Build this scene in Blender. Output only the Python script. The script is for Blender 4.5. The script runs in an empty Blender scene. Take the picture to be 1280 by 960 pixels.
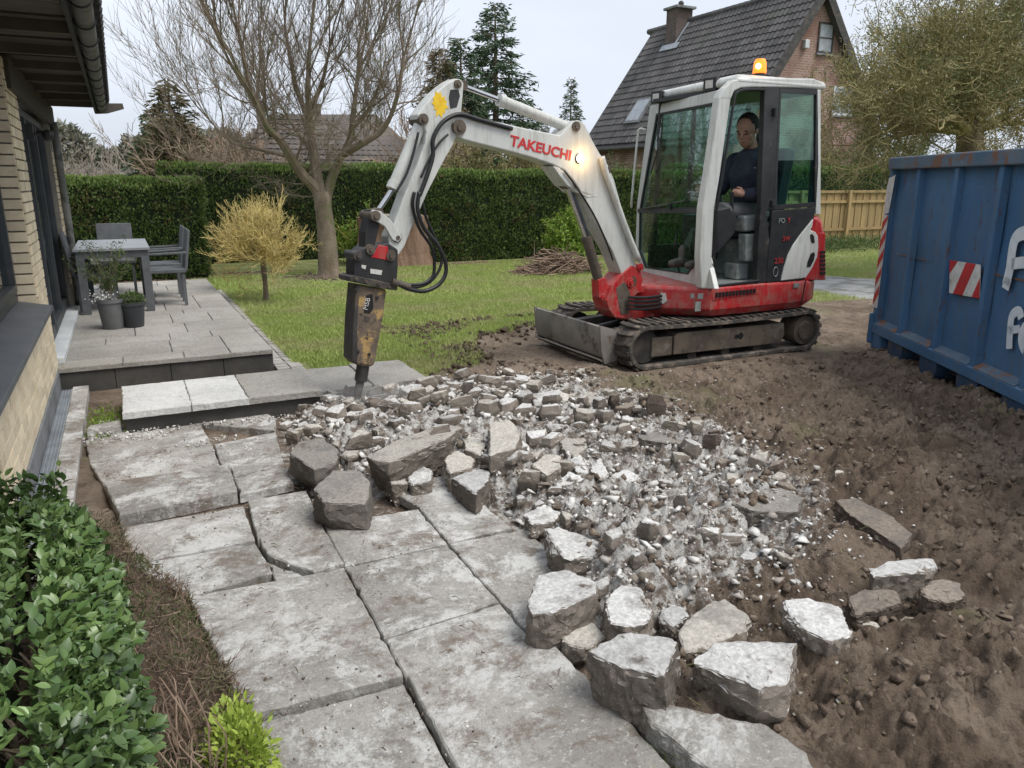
import bpy, bmesh, math, random
import numpy as np
from mathutils import Vector, Matrix, noise as mnoise
random.seed(7); np.random.seed(7)
sc = bpy.context.scene
COL = sc.collection

# ------------------------------------------------------------------ camera, sky, sun, exposure
EYE = 1.65
YAW = math.atan(495 / 992.5)          # the garden's axes (x across, y away along the house) against the view
PITCH = math.atan(252 / 960)
cam_d = bpy.data.cameras.new('camera'); cam = bpy.data.objects.new('camera', cam_d); COL.objects.link(cam)
cam.location = (0, 0, EYE); cam.rotation_euler = (math.pi / 2 - PITCH, 0, -YAW)
cam_d.sensor_width = 36; cam_d.lens = 27; cam_d.clip_start = 0.05; cam_d.clip_end = 3000
sc.camera = cam
SUN_EL, SUN_AZ = math.radians(60), math.radians(142)   # azimuth from +y clockwise
w = bpy.data.worlds.new('World'); sc.world = w; w.use_nodes = True
nt = w.node_tree; nt.nodes.clear()
o_ = nt.nodes.new('ShaderNodeOutputWorld'); bg = nt.nodes.new('ShaderNodeBackground')
sky = nt.nodes.new('ShaderNodeTexSky'); sky.sky_type = 'NISHITA'; sky.sun_disc = False
sky.sun_elevation = SUN_EL; sky.sun_rotation = SUN_AZ; sky.dust_density = 4; sky.air_density = 1.2; sky.ozone_density = 2
hs = nt.nodes.new('ShaderNodeHueSaturation'); hs.inputs['Saturation'].default_value = 0.22
mx = nt.nodes.new('ShaderNodeMixRGB'); mx.inputs[0].default_value = 0.72; mx.inputs[2].default_value = (4.75, 5.2, 5.95, 1)   # overcast veil
nt.links.new(sky.outputs[0], hs.inputs['Color']); nt.links.new(hs.outputs[0], mx.inputs[1])
tcw = nt.nodes.new('ShaderNodeTexCoord'); cl = nt.nodes.new('ShaderNodeTexNoise'); cl.inputs['Scale'].default_value = 2.2; cl.inputs['Detail'].default_value = 5
mpw = nt.nodes.new('ShaderNodeMapping'); mpw.inputs['Scale'].default_value = (1, 1, 3.5); nt.links.new(tcw.outputs['Generated'], mpw.inputs[0]); nt.links.new(mpw.outputs[0], cl.inputs['Vector'])
rw = nt.nodes.new('ShaderNodeMapRange'); rw.inputs[1].default_value = .35; rw.inputs[2].default_value = .65; rw.inputs[3].default_value = .93; rw.inputs[4].default_value = 1.05; nt.links.new(cl.outputs[0], rw.inputs[0])
mu = nt.nodes.new('ShaderNodeVectorMath'); mu.operation = 'SCALE'; nt.links.new(mx.outputs[0], mu.inputs[0]); nt.links.new(rw.outputs[0], mu.inputs['Scale']); nt.links.new(mu.outputs[0], bg.inputs[0]); nt.links.new(bg.outputs[0], o_.inputs[0]); bg.inputs[1].default_value = 0.1
sd = bpy.data.lights.new('sun', 'SUN'); sd.energy = 1.35; sd.angle = math.radians(28); sd.color = (1, 0.97, 0.93)
sun = bpy.data.objects.new('sun', sd); COL.objects.link(sun)
_sv = Vector((math.sin(SUN_AZ) * math.cos(SUN_EL), math.cos(SUN_AZ) * math.cos(SUN_EL), math.sin(SUN_EL)))
sun.rotation_euler = _sv.to_track_quat('Z', 'Y').to_euler(); sun.location = (0, 0, 30)
sc.view_settings.view_transform = 'Standard'; sc.view_settings.look = 'None'; sc.view_settings.gamma = 1
sc.view_settings.exposure = 0.98
sc.cycles.max_bounces = 8; sc.cycles.transparent_max_bounces = 12

# ------------------------------------------------------------------ surveying: photo measurements -> real positions
CY, SY, CP, SP = math.cos(YAW), math.sin(YAW), math.cos(PITCH), math.sin(PITCH)
def ray(u, v):
    x = u - 640; y = 480 - v
    a, b, c = x, 960 * CP + y * SP, -960 * SP + y * CP
    return Vector((a * CY + b * SY, -a * SY + b * CY, c))
def G(u, v, z=0.0):
    r = ray(u, v); return Vector((0, 0, EYE)) + r * ((z - EYE) / r.z)
def PX(u, v, x):
    r = ray(u, v); return Vector((0, 0, EYE)) + r * (x / r.x)
def PY(u, v, y):
    r = ray(u, v); return Vector((0, 0, EYE)) + r * (y / r.y)
def PL(u, v, p0, n):
    r = ray(u, v); e = Vector((0, 0, EYE)); return e + r * ((Vector(p0) - e).dot(n) / r.dot(n))

# ------------------------------------------------------------------ object helpers
WL = {}
def link(name, me, mats, parent, origin, label, cat, group, kind):
    o = bpy.data.objects.new(name, me); COL.objects.link(o)
    WL[o.name] = Vector(origin)
    o.location = Vector(origin)
    if parent is not None:
        o.parent = parent; o.location = Vector(origin) - WL[parent.name]
    if label: o['label'] = label
    if cat: o['category'] = cat
    if group: o['group'] = group
    if kind: o['kind'] = kind
    return o
def empty(name, loc, label=None, cat=None, group=None, kind=None):
    return link(name, None, None, None, loc, label, cat, group, kind)
def put(name, V, F, mat, parent=None, smooth=False, bevel=0, origin=None, label=None, cat=None, group=None, kind=None, idx=None, auto=None):
    V = np.asarray(V, dtype=np.float64).reshape(-1, 3)
    if origin is None:
        lo, hi = V.min(0), V.max(0); origin = (lo + hi) / 2
        if parent is None: origin[2] = lo[2]
    me = bpy.data.meshes.new(name)
    L = V - np.asarray(origin)
    if isinstance(F, np.ndarray):
        n, k = F.shape
        me.vertices.add(len(L)); me.vertices.foreach_set('co', L.astype(np.float32).ravel())
        me.loops.add(n * k); me.loops.foreach_set('vertex_index', F.astype(np.int32).ravel())
        me.polygons.add(n); me.polygons.foreach_set('loop_start', np.arange(0, n * k, k, dtype=np.int32))
        me.polygons.foreach_set('loop_total', np.full(n, k, dtype=np.int32)); me.update(calc_edges=True)
    else:
        me.from_pydata([tuple(v) for v in L], [], F)
    ms = mat if isinstance(mat, (list, tuple)) else [mat]
    for m in ms: me.materials.append(m)
    if idx is not None: me.polygons.foreach_set('material_index', np.asarray(idx, dtype=np.int32))
    if smooth or auto: me.polygons.foreach_set('use_smooth', np.ones(len(me.polygons), dtype=bool))
    if auto: me.set_sharp_from_angle(angle=math.radians(auto))
    o = link(name, me, None, parent, origin, label, cat, group, kind)
    if bevel:
        b = o.modifiers.new('bevel', 'BEVEL'); b.width = bevel; b.segments = 2; b.limit_method = 'ANGLE'; b.angle_limit = math.radians(35)
        b.harden_normals = False
    return o
def inst(name, me, parent, wloc, rot=(0, 0, 0), scale=(1, 1, 1), label=None, cat=None, group=None):
    o = link(name, me, None, parent, wloc, label, cat, group, None)
    o.rotation_euler = rot; o.scale = scale; return o

class MB:
    def __init__(s): s.V = []; s.F = []; s.I = []; s.m = 0
    def add(s, V, F):
        b = len(s.V); s.V += [tuple(v) for v in V]; s.F += [tuple(i + b for i in f) for f in F]; s.I += [s.m] * len(F); return s
    def box(s, a, b):
        (x0, y0, z0), (x1, y1, z1) = a, b
        x0, x1 = min(x0, x1), max(x0, x1); y0, y1 = min(y0, y1), max(y0, y1); z0, z1 = min(z0, z1), max(z0, z1)
        return s.add([(x0,y0,z0),(x1,y0,z0),(x1,y1,z0),(x0,y1,z0),(x0,y0,z1),(x1,y0,z1),(x1,y1,z1),(x0,y1,z1)],
                     [(3,2,1,0),(4,5,6,7),(0,1,5,4),(1,2,6,5),(2,3,7,6),(3,0,4,7)])
    def obox(s, c, ax, ay, az):
        c = Vector(c); ax, ay, az = Vector(ax), Vector(ay), Vector(az); V = []
        for k in (-1, 1):
            for (i, j) in ((-1,-1),(1,-1),(1,1),(-1,1)): V.append(c + ax*i*.5 + ay*j*.5 + az*k*.5)
        return s.add(V, [(3,2,1,0),(4,5,6,7),(0,1,5,4),(1,2,6,5),(2,3,7,6),(3,0,4,7)])
    def prism(s, poly, off):
        n = len(poly); poly = [Vector(p) for p in poly]; off = Vector(off)
        V = poly + [p + off for p in poly]
        F = [tuple(range(n - 1, -1, -1)), tuple(range(n, 2 * n))] + [(i, (i + 1) % n, n + (i + 1) % n, n + i) for i in range(n)]
        return s.add(V, F)
    def loft(s, A, B, cap=True):
        n = len(A); V = list(A) + list(B); F = [(i, (i + 1) % n, n + (i + 1) % n, n + i) for i in range(n)]
        if cap: F += [tuple(range(n - 1, -1, -1)), tuple(range(n, 2 * n))]
        return s.add(V, F)
    def tube(s, path, r, n=8, cap=True, flat=1.0, up=None):
        path = [Vector(p) for p in path]; m = len(path)
        rs = r if isinstance(r, (list, tuple)) else [r] * m
        V = []; prev = None
        for i, p in enumerate(path):
            t = (path[min(i + 1, m - 1)] - path[max(i - 1, 0)])
            t = t.normalized() if t.length > 1e-9 else Vector((0, 0, 1))
            if prev is None:
                a = Vector(up) if up else (Vector((0, 0, 1)) if abs(t.z) < .9 else Vector((1, 0, 0)))
            else: a = prev
            a = (a - t * a.dot(t)); a = a.normalized() if a.length > 1e-6 else t.orthogonal().normalized()
            b = t.cross(a); prev = a
            for k in range(n):
                an = 2 * math.pi * k / n
                V.append(p + (a * math.cos(an) * flat + b * math.sin(an)) * rs[i])
        F = []
        for i in range(m - 1):
            for k in range(n):
                F.append((i*n + k, i*n + (k+1) % n, (i+1)*n + (k+1) % n, (i+1)*n + k))
        if cap and n > 2: F += [tuple(range(n - 1, -1, -1)), tuple(range((m-1)*n, m*n))]
        return s.add(V, F)
    def cyl(s, a, b, r, n=20, r2=None): return s.tube([a, b], [r, r if r2 is None else r2], n)
    def sph(s, c, r, n=12, m=8, sc=(1, 1, 1)):
        V = []; F = []
        for i in range(m + 1):
            ph = math.pi * i / m
            for k in range(n):
                th = 2 * math.pi * k / n
                V.append((c[0] + r*sc[0]*math.sin(ph)*math.cos(th), c[1] + r*sc[1]*math.sin(ph)*math.sin(th), c[2] + r*sc[2]*math.cos(ph)))
        for i in range(m):
            for k in range(n): F.append((i*n + k, (i+1)*n + k, (i+1)*n + (k+1) % n, i*n + (k+1) % n))
        return s.add(V, F)
    def put(s, name, mat, parent=None, **k):
        if isinstance(mat, (list, tuple)): k['idx'] = s.I
        return put(name, s.V, s.F, mat, parent, **k)
def smoothpath(P, n=6):
    P = [Vector(p) for p in P]; out = []
    for i in range(len(P) - 1):
        a, b, c, d = P[max(i-1, 0)], P[i], P[i+1], P[min(i+2, len(P)-1)]
        for k in range(n):
            t = k / n
            out.append(.5 * ((2*b) + (c - a)*t + (2*a - 5*b + 4*c - d)*t*t + (3*b - a - 3*c + d)*t**3))
    out.append(P[-1]); return out

# ------------------------------------------------------------------ numpy noise
def vn(x, y, seed=0):
    xi = np.floor(x).astype(np.int64); yi = np.floor(y).astype(np.int64); xf = x - xi; yf = y - yi
    def h(a, b):
        n = (a * 374761393 + b * 668265263 + seed * 974634777) & 0x7fffffff
        n = ((n ^ (n >> 13)) * 1274126177) & 0x7fffffff
        n = (n ^ (n >> 16)) & 0xffff
        return n / 65535.0
    u = xf*xf*(3 - 2*xf); v = yf*yf*(3 - 2*yf)
    return (h(xi, yi)*(1-u) + h(xi+1, yi)*u)*(1-v) + (h(xi, yi+1)*(1-u) + h(xi+1, yi+1)*u)*v
def fbm(x, y, s, oct=4, seed=0, gain=.5):
    t = 0; a = 1; n = 0
    for o in range(oct):
        t = t + a * vn(x / s + 17.3*o, y / s - 9.1*o, seed + o); n += a; a *= gain; s = s / 2.03
    return t / n
def smst(a, b, x):
    t = np.clip((x - a) / (b - a), 0, 1); return t*t*(3 - 2*t)
def inpoly(x, y, P):
    x = np.asarray(x); y = np.asarray(y); r = np.zeros(x.shape, bool); n = len(P)
    for i in range(n):
        x1, y1 = P[i][0], P[i][1]; x2, y2 = P[(i+1) % n][0], P[(i+1) % n][1]
        if y1 == y2: continue
        c = ((y1 > y) != (y2 > y)) & (x < (x2 - x1) * (y - y1) / (y2 - y1) + x1); r ^= c
    return r

# ------------------------------------------------------------------ materials
class NT:
    def __init__(s, name):
        s.m = bpy.data.materials.new(name); s.m.use_nodes = True; s.t = s.m.node_tree; s.t.nodes.clear()
        s.out = s.n('ShaderNodeOutputMaterial'); s.geo = s.n('ShaderNodeNewGeometry')
    def n(s, k, **kw):
        x = s.t.nodes.new(k)
        for a, b in kw.items(): setattr(x, a, b)
        return x
    def l(s, a, b): s.t.links.new(a, b)
    def noise(s, scale, detail=6, rough=.55, vec=None, stretch=None, dist=0):
        x = s.n('ShaderNodeTexNoise'); x.inputs['Scale'].default_value = scale; x.inputs['Detail'].default_value = detail
        x.inputs['Roughness'].default_value = rough; x.inputs['Distortion'].default_value = dist
        v = vec or s.geo.outputs['Position']
        if stretch:
            mp = s.n('ShaderNodeMapping'); mp.inputs['Scale'].default_value = stretch; s.l(v, mp.inputs[0]); v = mp.outputs[0]
        s.l(v, x.inputs['Vector']); return x.outputs[0]
    def ramp(s, f, a, b):
        x = s.n('ShaderNodeMapRange'); x.interpolation_type = 'SMOOTHSTEP'
        x.inputs[1].default_value = a; x.inputs[2].default_value = b; s.l(f, x.inputs[0]); return x.outputs[0]
    def mix(s, f, a, b):
        x = s.n('ShaderNodeMixRGB')
        for i, q in ((0, f), (1, a), (2, b)):
            if hasattr(q, 'is_linked') or hasattr(q, 'links'): s.l(q, x.inputs[i])
            else: x.inputs[i].default_value = q if i == 0 else (*q[:3], 1)
        return x.outputs[0]
    def math(s, op, a, b):
        x = s.n('ShaderNodeMath', operation=op)
        for i, q in enumerate((a, b)):
            if isinstance(q, (int, float)): x.inputs[i].default_value = q
            else: s.l(q, x.inputs[i])
        return x.outputs[0]
    def bsdf(s, col, rough=.8, metal=0, spec=.5, bump=None, bd=.01, bs=1, **kw):
        p = s.n('ShaderNodeBsdfPrincipled')
        if isinstance(col, tuple): p.inputs['Base Color'].default_value = (*col[:3], 1)
        else: s.l(col, p.inputs['Base Color'])
        if isinstance(rough, (int, float)): p.inputs['Roughness'].default_value = rough
        else: s.l(rough, p.inputs['Roughness'])
        p.inputs['Metallic'].default_value = metal; p.inputs['Specular IOR Level'].default_value = spec
        for k, v in kw.items(): p.inputs[k.replace('_', ' ')].default_value = v
        if bump is not None:
            b = s.n('ShaderNodeBump'); b.inputs['Distance'].default_value = bd; b.inputs['Strength'].default_value = bs
            s.l(bump, b.inputs['Height']); s.l(b.outputs[0], p.inputs['Normal'])
        s.l(p.outputs[0], s.out.inputs[0]); return p
def mat(name, c1, c2, scale=4, rough=.8, bump=.004, bscale=50, metal=0, spec=.4, c3=None, s3=2, t3=(.5, .62), c4=None, s4=8, t4=(.6, .7), rnd=0, isl=0, stretch=None, **kw):
    t = NT(name)
    col = t.mix(t.ramp(t.noise(scale, 8, .6, stretch=stretch), .32, .68), c1, c2)
    if rnd or isl:
        src = t.n('ShaderNodeObjectInfo').outputs['Random'] if rnd else t.geo.outputs['Random Per Island']
        a = rnd or isl
        h = t.n('ShaderNodeHueSaturation'); t.l(col, h.inputs['Color'])
        t.l(t.math('ADD', t.math('MULTIPLY', src, 2*a), 1-a), h.inputs['Value']); col = h.outputs[0]
    if c3: col = t.mix(t.ramp(t.noise(s3, 9, .65), *t3), col, c3)
    if c4: col = t.mix(t.ramp(t.noise(s4, 9, .65), *t4), col, c4)
    t.bsdf(col, rough, metal, spec, t.noise(bscale, 8, .65) if bump else None, bump, 1, **kw)
    return t.m
def leafmat(name, c1, c2, c3=None, scale=1.2, rough=.55, spec=.35, trans=.25):
    t = NT(name)
    col = t.mix(t.geo.outputs['Random Per Island'], c1, c2)
    if c3: col = t.mix(t.ramp(t.noise(scale, 5), .42, .66), col, c3)
    p = t.bsdf(col, rough, 0, spec)
    if trans:
        tr = t.n('ShaderNodeBsdfTranslucent'); t.l(col, tr.inputs[0]); ms = t.n('ShaderNodeMixShader'); ms.inputs[0].default_value = trans
        t.l(p.outputs[0], ms.inputs[1]); t.l(tr.outputs[0], ms.inputs[2]); t.l(ms.outputs[0], t.out.inputs[0])
    return t.m
def glassmat(name, tint, refl=.10, rough=.02):
    t = NT(name)
    tr = t.n('ShaderNodeBsdfTransparent'); tr.inputs[0].default_value = (*tint, 1)
    gl = t.n('ShaderNodeBsdfGlossy'); gl.inputs['Roughness'].default_value = rough; gl.inputs[0].default_value = (.9, .95, .95, 1)
    fr = t.n('ShaderNodeLayerWeight'); fr.inputs[0].default_value = .5
    f = t.math('ADD', t.math('MULTIPLY', t.math('POWER', fr.outputs['Facing'], 4.0), .7), refl)
    ms = t.n('ShaderNodeMixShader'); t.l(f, ms.inputs[0]); t.l(tr.outputs[0], ms.inputs[1]); t.l(gl.outputs[0], ms.inputs[2]); t.l(ms.outputs[0], t.out.inputs[0])
    return t.m
def emat(name, col, st):
    t = NT(name); e = t.n('ShaderNodeEmission'); e.inputs[0].default_value = (*col, 1); e.inputs[1].default_value = st; t.l(e.outputs[0], t.out.inputs[0]); return t.m

M = {}
def paintmat(name, a, b, rough=.4):
    t = NT(name); c = t.mix(t.ramp(t.noise(3, 8, .6), .3, .7), a, b)
    sep = t.n('ShaderNodeSeparateXYZ'); t.l(t.geo.outputs['True Normal'], sep.inputs[0]); pz = t.n('ShaderNodeSeparateXYZ'); t.l(t.geo.outputs['Position'], pz.inputs[0])
    st = t.noise(7, 8, .7, stretch=(3.5, 3.5, .35)); dm = t.math('MULTIPLY', t.ramp(st, .46, .70), .85); c = t.mix(dm, c, tuple(.45*q + .12*k for q, k in zip(a, (1, .85, .65))))
    low = t.math('ADD', t.ramp(pz.outputs[2], .95, .40), t.ramp(sep.outputs[2], .55, .95)); d2 = t.math('MULTIPLY', t.ramp(t.noise(11, 9, .72), .42, .66), t.math('MULTIPLY', low, .65)); c = t.mix(d2, c, (.26,.215,.17))
    c = t.mix(t.ramp(t.noise(30, 6, .75), .68, .72), c, (.09,.075,.06)); sc = t.noise(22, 6, .8, stretch=(.25, .25, 4)); c = t.mix(t.math('MULTIPLY', t.ramp(sc, .66, .70), .5), c, tuple(q*.5 for q in a))
    t.bsdf(c, t.math('ADD', rough, t.math('MULTIPLY', d2, .4)), 0, .45, t.noise(60, 6, .7), .0006, 1); return t.m
M['white_paint'] = paintmat('white_paint', (.57,.575,.54), (.47,.475,.44))
M['red_paint'] = paintmat('red_paint', (.46,.018,.022), (.36,.016,.02), .36)
M['black_metal'] = mat('black_metal', (.018,.018,.019), (.035,.034,.033), 6, .5, .001, 60, c3=(.10,.085,.07), s3=7, t3=(.58,.74))
M['dark_steel'] = mat('dark_steel', (.045,.043,.04), (.08,.075,.07), 6, .55, .001, 60, metal=.4, c3=(.13,.10,.075), s3=6, t3=(.5,.7))
M['rusty'] = mat('rusty_steel', (.06,.048,.038), (.12,.095,.07), 5, .75, .002, 60, c3=(.17,.15,.125), s3=4, t3=(.52,.68), c4=(.035,.03,.027), s4=9, t4=(.58,.7))
M['hammer'] = mat('worn_ochre_steel', (.17,.125,.085), (.11,.085,.065), 9, .75, .003, 80, c3=(.40,.26,.10), s3=10, t3=(.50,.62), c4=(.05,.042,.035), s4=16, t4=(.54,.64))
M['blade'] = mat('worn_blade_steel', (.26,.235,.205), (.17,.155,.135), 4, .6, .002, 60, c3=(.09,.065,.045), s3=6, t3=(.52,.68))
M['rubber'] = mat('dusty_rubber', (.05,.045,.04), (.085,.075,.065), 7, .9, .003, 60, c3=(.21,.17,.135), s3=9, t3=(.47,.66))
M['hose'] = mat('hose_rubber', (.012,.012,.012), (.02,.02,.02), 20, .45, 0)
M['chrome'] = mat('chromed_rod', (.55,.55,.55), (.45,.45,.45), 8, .18, 0, metal=1)
M['black_plastic'] = mat('black_plastic', (.02,.02,.022), (.03,.03,.03), 10, .45, .0005, 80)
M['grey_plastic'] = mat('grey_plastic', (.20,.22,.21), (.15,.16,.16), 6, .55, .0005, 80, c3=(.3,.3,.28), s3=8)
M['rubber_seal'] = mat('window_seal', (.012,.012,.013), (.016,.016,.017), 10, .5, 0)
M['glass'] = glassmat('cab_glass', (.80,.90,.86), .10)
M['glass_side'] = glassmat('cab_side_glass', (.72,.90,.84), .05)
M['house_glass'] = glassmat('house_glass', (.70,.74,.73), .16)

M['dark_stone'] = mat('dark_step_stone', (.055,.052,.047), (.085,.08,.073), 4, .8, .004, 60, c3=(.14,.13,.12), s3=6, t3=(.6,.8))
def slabmat(name, a, b, white, dirt, wt=(.50, .66), dt=(.58, .70)):
    t = NT(name)
    c = t.mix(t.ramp(t.noise(2.0, 10, .65), .38, .62), a, b)
    c = t.mix(t.math('MULTIPLY', t.ramp(t.noise(30, 9, .85), .50, .62), .6), c, tuple(q*.55 for q in a))
    c = t.mix(t.math('MULTIPLY', t.ramp(t.noise(48, 8, .85), .54, .62), .6), c, tuple(min(q*1.7, .75) for q in b))
    h = t.n('ShaderNodeHueSaturation'); t.l(c, h.inputs['Color']); t.l(t.math('ADD', t.math('MULTIPLY', t.n('ShaderNodeObjectInfo').outputs['Random'], .22), .90), h.inputs['Value']); c = h.outputs[0]
    c = t.mix(t.math('MULTIPLY', t.ramp(t.noise(2.2, 13, .82, dist=.3), *wt), .8), c, white)
    c = t.mix(t.math('MULTIPLY', t.ramp(t.noise(3.4, 13, .84, dist=.3), *dt), .75), c, dirt)
    c = t.mix(t.ramp(t.noise(17, 7, .7), .66, .72), c, tuple(q*.8 for q in dirt))
    v = t.n('ShaderNodeTexVoronoi', feature='DISTANCE_TO_EDGE'); v.inputs['Scale'].default_value = 1.15; mp = t.n('ShaderNodeVectorMath', operation='ADD'); nn = t.n('ShaderNodeTexNoise'); nn.inputs['Scale'].default_value = 2.5; nn.inputs['Detail'].default_value = 6
    t.l(t.geo.outputs['Position'], nn.inputs['Vector']); sc_ = t.n('ShaderNodeVectorMath', operation='SCALE'); sc_.inputs['Scale'].default_value = .5; t.l(nn.outputs['Color'], sc_.inputs[0]); t.l(t.geo.outputs['Position'], mp.inputs[0]); t.l(sc_.outputs[0], mp.inputs[1]); t.l(mp.outputs[0], v.inputs['Vector'])
    cr = t.math('MULTIPLY', t.ramp(v.outputs['Distance'], .004, .0), t.ramp(t.noise(1.3, 3), .55, .7))
    c = t.mix(cr, c, tuple(q*.4 for q in dirt))
    bmp = t.math('SUBTRACT', t.math('ADD', t.noise(38, 10, .75), t.math('MULTIPLY', t.noise(6, 8, .6), .8)), t.math('MULTIPLY', cr, 1.2))
    t.bsdf(c, .9, 0, .3, bmp, .018, 1); return t.m
M['concrete'] = slabmat('concrete_slab', (.31,.29,.26), (.46,.435,.40), (.72,.71,.68), (.185,.14,.105), (.485,.57), (.505,.595))
M['patio'] = slabmat('patio_slab', (.33,.31,.275), (.41,.385,.35), (.46,.44,.41), (.24,.21,.17), (.56,.72), (.62,.74))
M['white_slab'] = slabmat('dust_white_slab', (.66,.65,.62), (.74,.73,.70), (.80,.79,.76), (.30,.27,.23), (.45,.6), (.56,.66))
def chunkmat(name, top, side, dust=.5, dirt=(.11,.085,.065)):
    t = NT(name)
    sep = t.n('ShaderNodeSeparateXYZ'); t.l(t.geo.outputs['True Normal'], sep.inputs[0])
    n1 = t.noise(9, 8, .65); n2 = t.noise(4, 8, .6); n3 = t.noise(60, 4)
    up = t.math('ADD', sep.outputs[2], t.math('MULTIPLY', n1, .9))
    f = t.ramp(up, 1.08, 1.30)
    c_side = t.mix(t.ramp(n2, .35, .65), side, tuple(q*.62 for q in side))  # shadow side painted in: side colour darkened and browned; pale tops are settled dust
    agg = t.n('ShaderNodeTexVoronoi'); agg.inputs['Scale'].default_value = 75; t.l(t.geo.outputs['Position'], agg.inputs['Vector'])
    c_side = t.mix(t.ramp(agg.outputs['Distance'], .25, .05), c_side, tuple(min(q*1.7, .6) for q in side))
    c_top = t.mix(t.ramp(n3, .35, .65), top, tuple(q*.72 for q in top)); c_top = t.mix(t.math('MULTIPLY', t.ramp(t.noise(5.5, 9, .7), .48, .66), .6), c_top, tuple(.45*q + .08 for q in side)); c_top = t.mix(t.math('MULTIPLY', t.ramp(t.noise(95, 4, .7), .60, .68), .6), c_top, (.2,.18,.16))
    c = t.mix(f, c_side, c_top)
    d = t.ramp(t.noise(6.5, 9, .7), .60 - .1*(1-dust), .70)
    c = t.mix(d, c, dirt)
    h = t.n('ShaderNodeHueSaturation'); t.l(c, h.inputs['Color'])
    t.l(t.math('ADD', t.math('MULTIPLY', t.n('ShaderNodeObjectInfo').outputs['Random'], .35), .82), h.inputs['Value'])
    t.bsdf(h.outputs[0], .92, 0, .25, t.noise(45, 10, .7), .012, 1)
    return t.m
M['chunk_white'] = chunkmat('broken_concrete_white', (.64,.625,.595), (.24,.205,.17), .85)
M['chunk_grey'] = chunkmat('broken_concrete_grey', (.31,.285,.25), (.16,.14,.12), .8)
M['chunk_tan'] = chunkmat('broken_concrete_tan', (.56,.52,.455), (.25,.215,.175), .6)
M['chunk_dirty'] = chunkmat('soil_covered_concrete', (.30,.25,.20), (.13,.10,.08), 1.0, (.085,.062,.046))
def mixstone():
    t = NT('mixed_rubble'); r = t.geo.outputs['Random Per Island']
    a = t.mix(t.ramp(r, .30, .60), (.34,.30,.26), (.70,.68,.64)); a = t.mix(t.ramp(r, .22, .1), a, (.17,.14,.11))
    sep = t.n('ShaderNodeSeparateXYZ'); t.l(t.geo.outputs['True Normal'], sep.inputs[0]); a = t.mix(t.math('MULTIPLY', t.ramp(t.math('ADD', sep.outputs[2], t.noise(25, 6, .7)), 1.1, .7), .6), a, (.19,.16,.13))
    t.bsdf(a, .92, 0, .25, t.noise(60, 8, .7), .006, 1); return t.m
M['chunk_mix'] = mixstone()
M['debris'] = mat('pale_debris', (.66,.64,.60), (.40,.36,.31), 3, .9, .003, 60, isl=.3)
M['clod'] = mat('soil_clod', (.155,.115,.085), (.24,.19,.148), 14, .95, .012, 60, spec=.15, isl=.2, c3=(.11,.08,.06), s3=30, t3=(.5,.62))
M['dark_clod'] = mat('dark_turf_clod', (.07,.052,.036), (.12,.09,.065), 10, .95, .012, 50, spec=.15, isl=.3)
M['brick'] = mat('cream_brick', (.72,.62,.45), (.62,.52,.36), 6, .85, .002, 70, rnd=.13, c3=(.74,.68,.55), s3=9, t3=(.58,.7))
M['mortar'] = mat('mortar', (.20,.18,.15), (.26,.24,.2), 12, .95, .002, 90)
M['plinth'] = mat('grey_plinth', (.17,.175,.18), (.22,.225,.23), 4, .8, .002, 50, c3=(.12,.12,.115), s3=3)
M['anthracite'] = mat('anthracite_frame', (.035,.038,.043), (.05,.053,.058), 6, .45, .0005, 60)
M['sill'] = mat('slate_sill', (.075,.08,.088), (.10,.105,.115), 5, .5, .001, 60)
M['white_frame'] = mat('white_frame', (.62,.64,.64), (.5,.52,.52), 4, .5, .0005, 50)
M['soffit'] = mat('old_soffit_board', (.10,.085,.065), (.065,.055,.045), 3, .8, .002, 40, rnd=.3, stretch=(1, 6, 1))
M['gutter'] = mat('weathered_gutter', (.10,.10,.09), (.16,.16,.145), 3, .6, .001, 40, c3=(.05,.05,.045), s3=4)
M['roof_dark'] = mat('dark_roof', (.03,.03,.03), (.05,.048,.045), 5, .8, .002, 40)
M['curtain'] = mat('white_curtain', (.75,.77,.76), (.62,.66,.66), 3, .9, .003, 20)
M['bark'] = mat('bark', (.15,.115,.08), (.245,.195,.145), 7, .95, .02, 25, c3=(.13,.14,.06), s3=3, t3=(.5,.68), stretch=(1,1,.4))
M['twig'] = mat('twigs', (.22,.18,.15), (.32,.28,.24), 2, .9, 0, isl=.2)
M['yellow_twig'] = mat('yellow_twigs', (.58,.46,.17), (.40,.32,.12), 3, .7, 0, isl=.25)
M['brown_twig'] = mat('brown_twigs', (.24,.17,.12), (.34,.26,.19), 2, .9, 0, isl=.3)
M['olive_twig'] = mat('olive_twigs', (.20,.17,.075), (.30,.25,.12), 2, .9, 0, isl=.35)
M['dead_twig'] = mat('dead_stems', (.15,.095,.065), (.26,.19,.14), 6, .9, 0, isl=.35)
M['thuja'] = leafmat('thuja_sprays', (.06,.105,.028), (.18,.25,.07), (.10,.145,.04), 1.4)
M['thuja_tip'] = leafmat('thuja_tips', (.15,.24,.05), (.25,.34,.09))
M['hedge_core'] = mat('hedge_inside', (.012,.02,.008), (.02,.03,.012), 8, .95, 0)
M['conifer'] = leafmat('conifer_needles', (.04,.075,.038), (.09,.14,.07), None, 1, trans=.1)
M['conifer_brown'] = leafmat('browning_needles', (.06,.075,.03), (.15,.12,.06), (.13,.10,.05), .8, trans=.1)
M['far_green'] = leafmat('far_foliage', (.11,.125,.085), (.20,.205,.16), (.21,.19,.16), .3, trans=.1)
M['hedge_brown'] = leafmat('browned_sprays', (.14,.10,.05), (.20,.15,.07))
M['bush'] = leafmat('bright_bush_leaves', (.12,.22,.03), (.26,.36,.05))
M['evergreen'] = leafmat('evergreen_leaves', (.06,.11,.03), (.14,.19,.06), (.11,.13,.05), 1.5)
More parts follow.
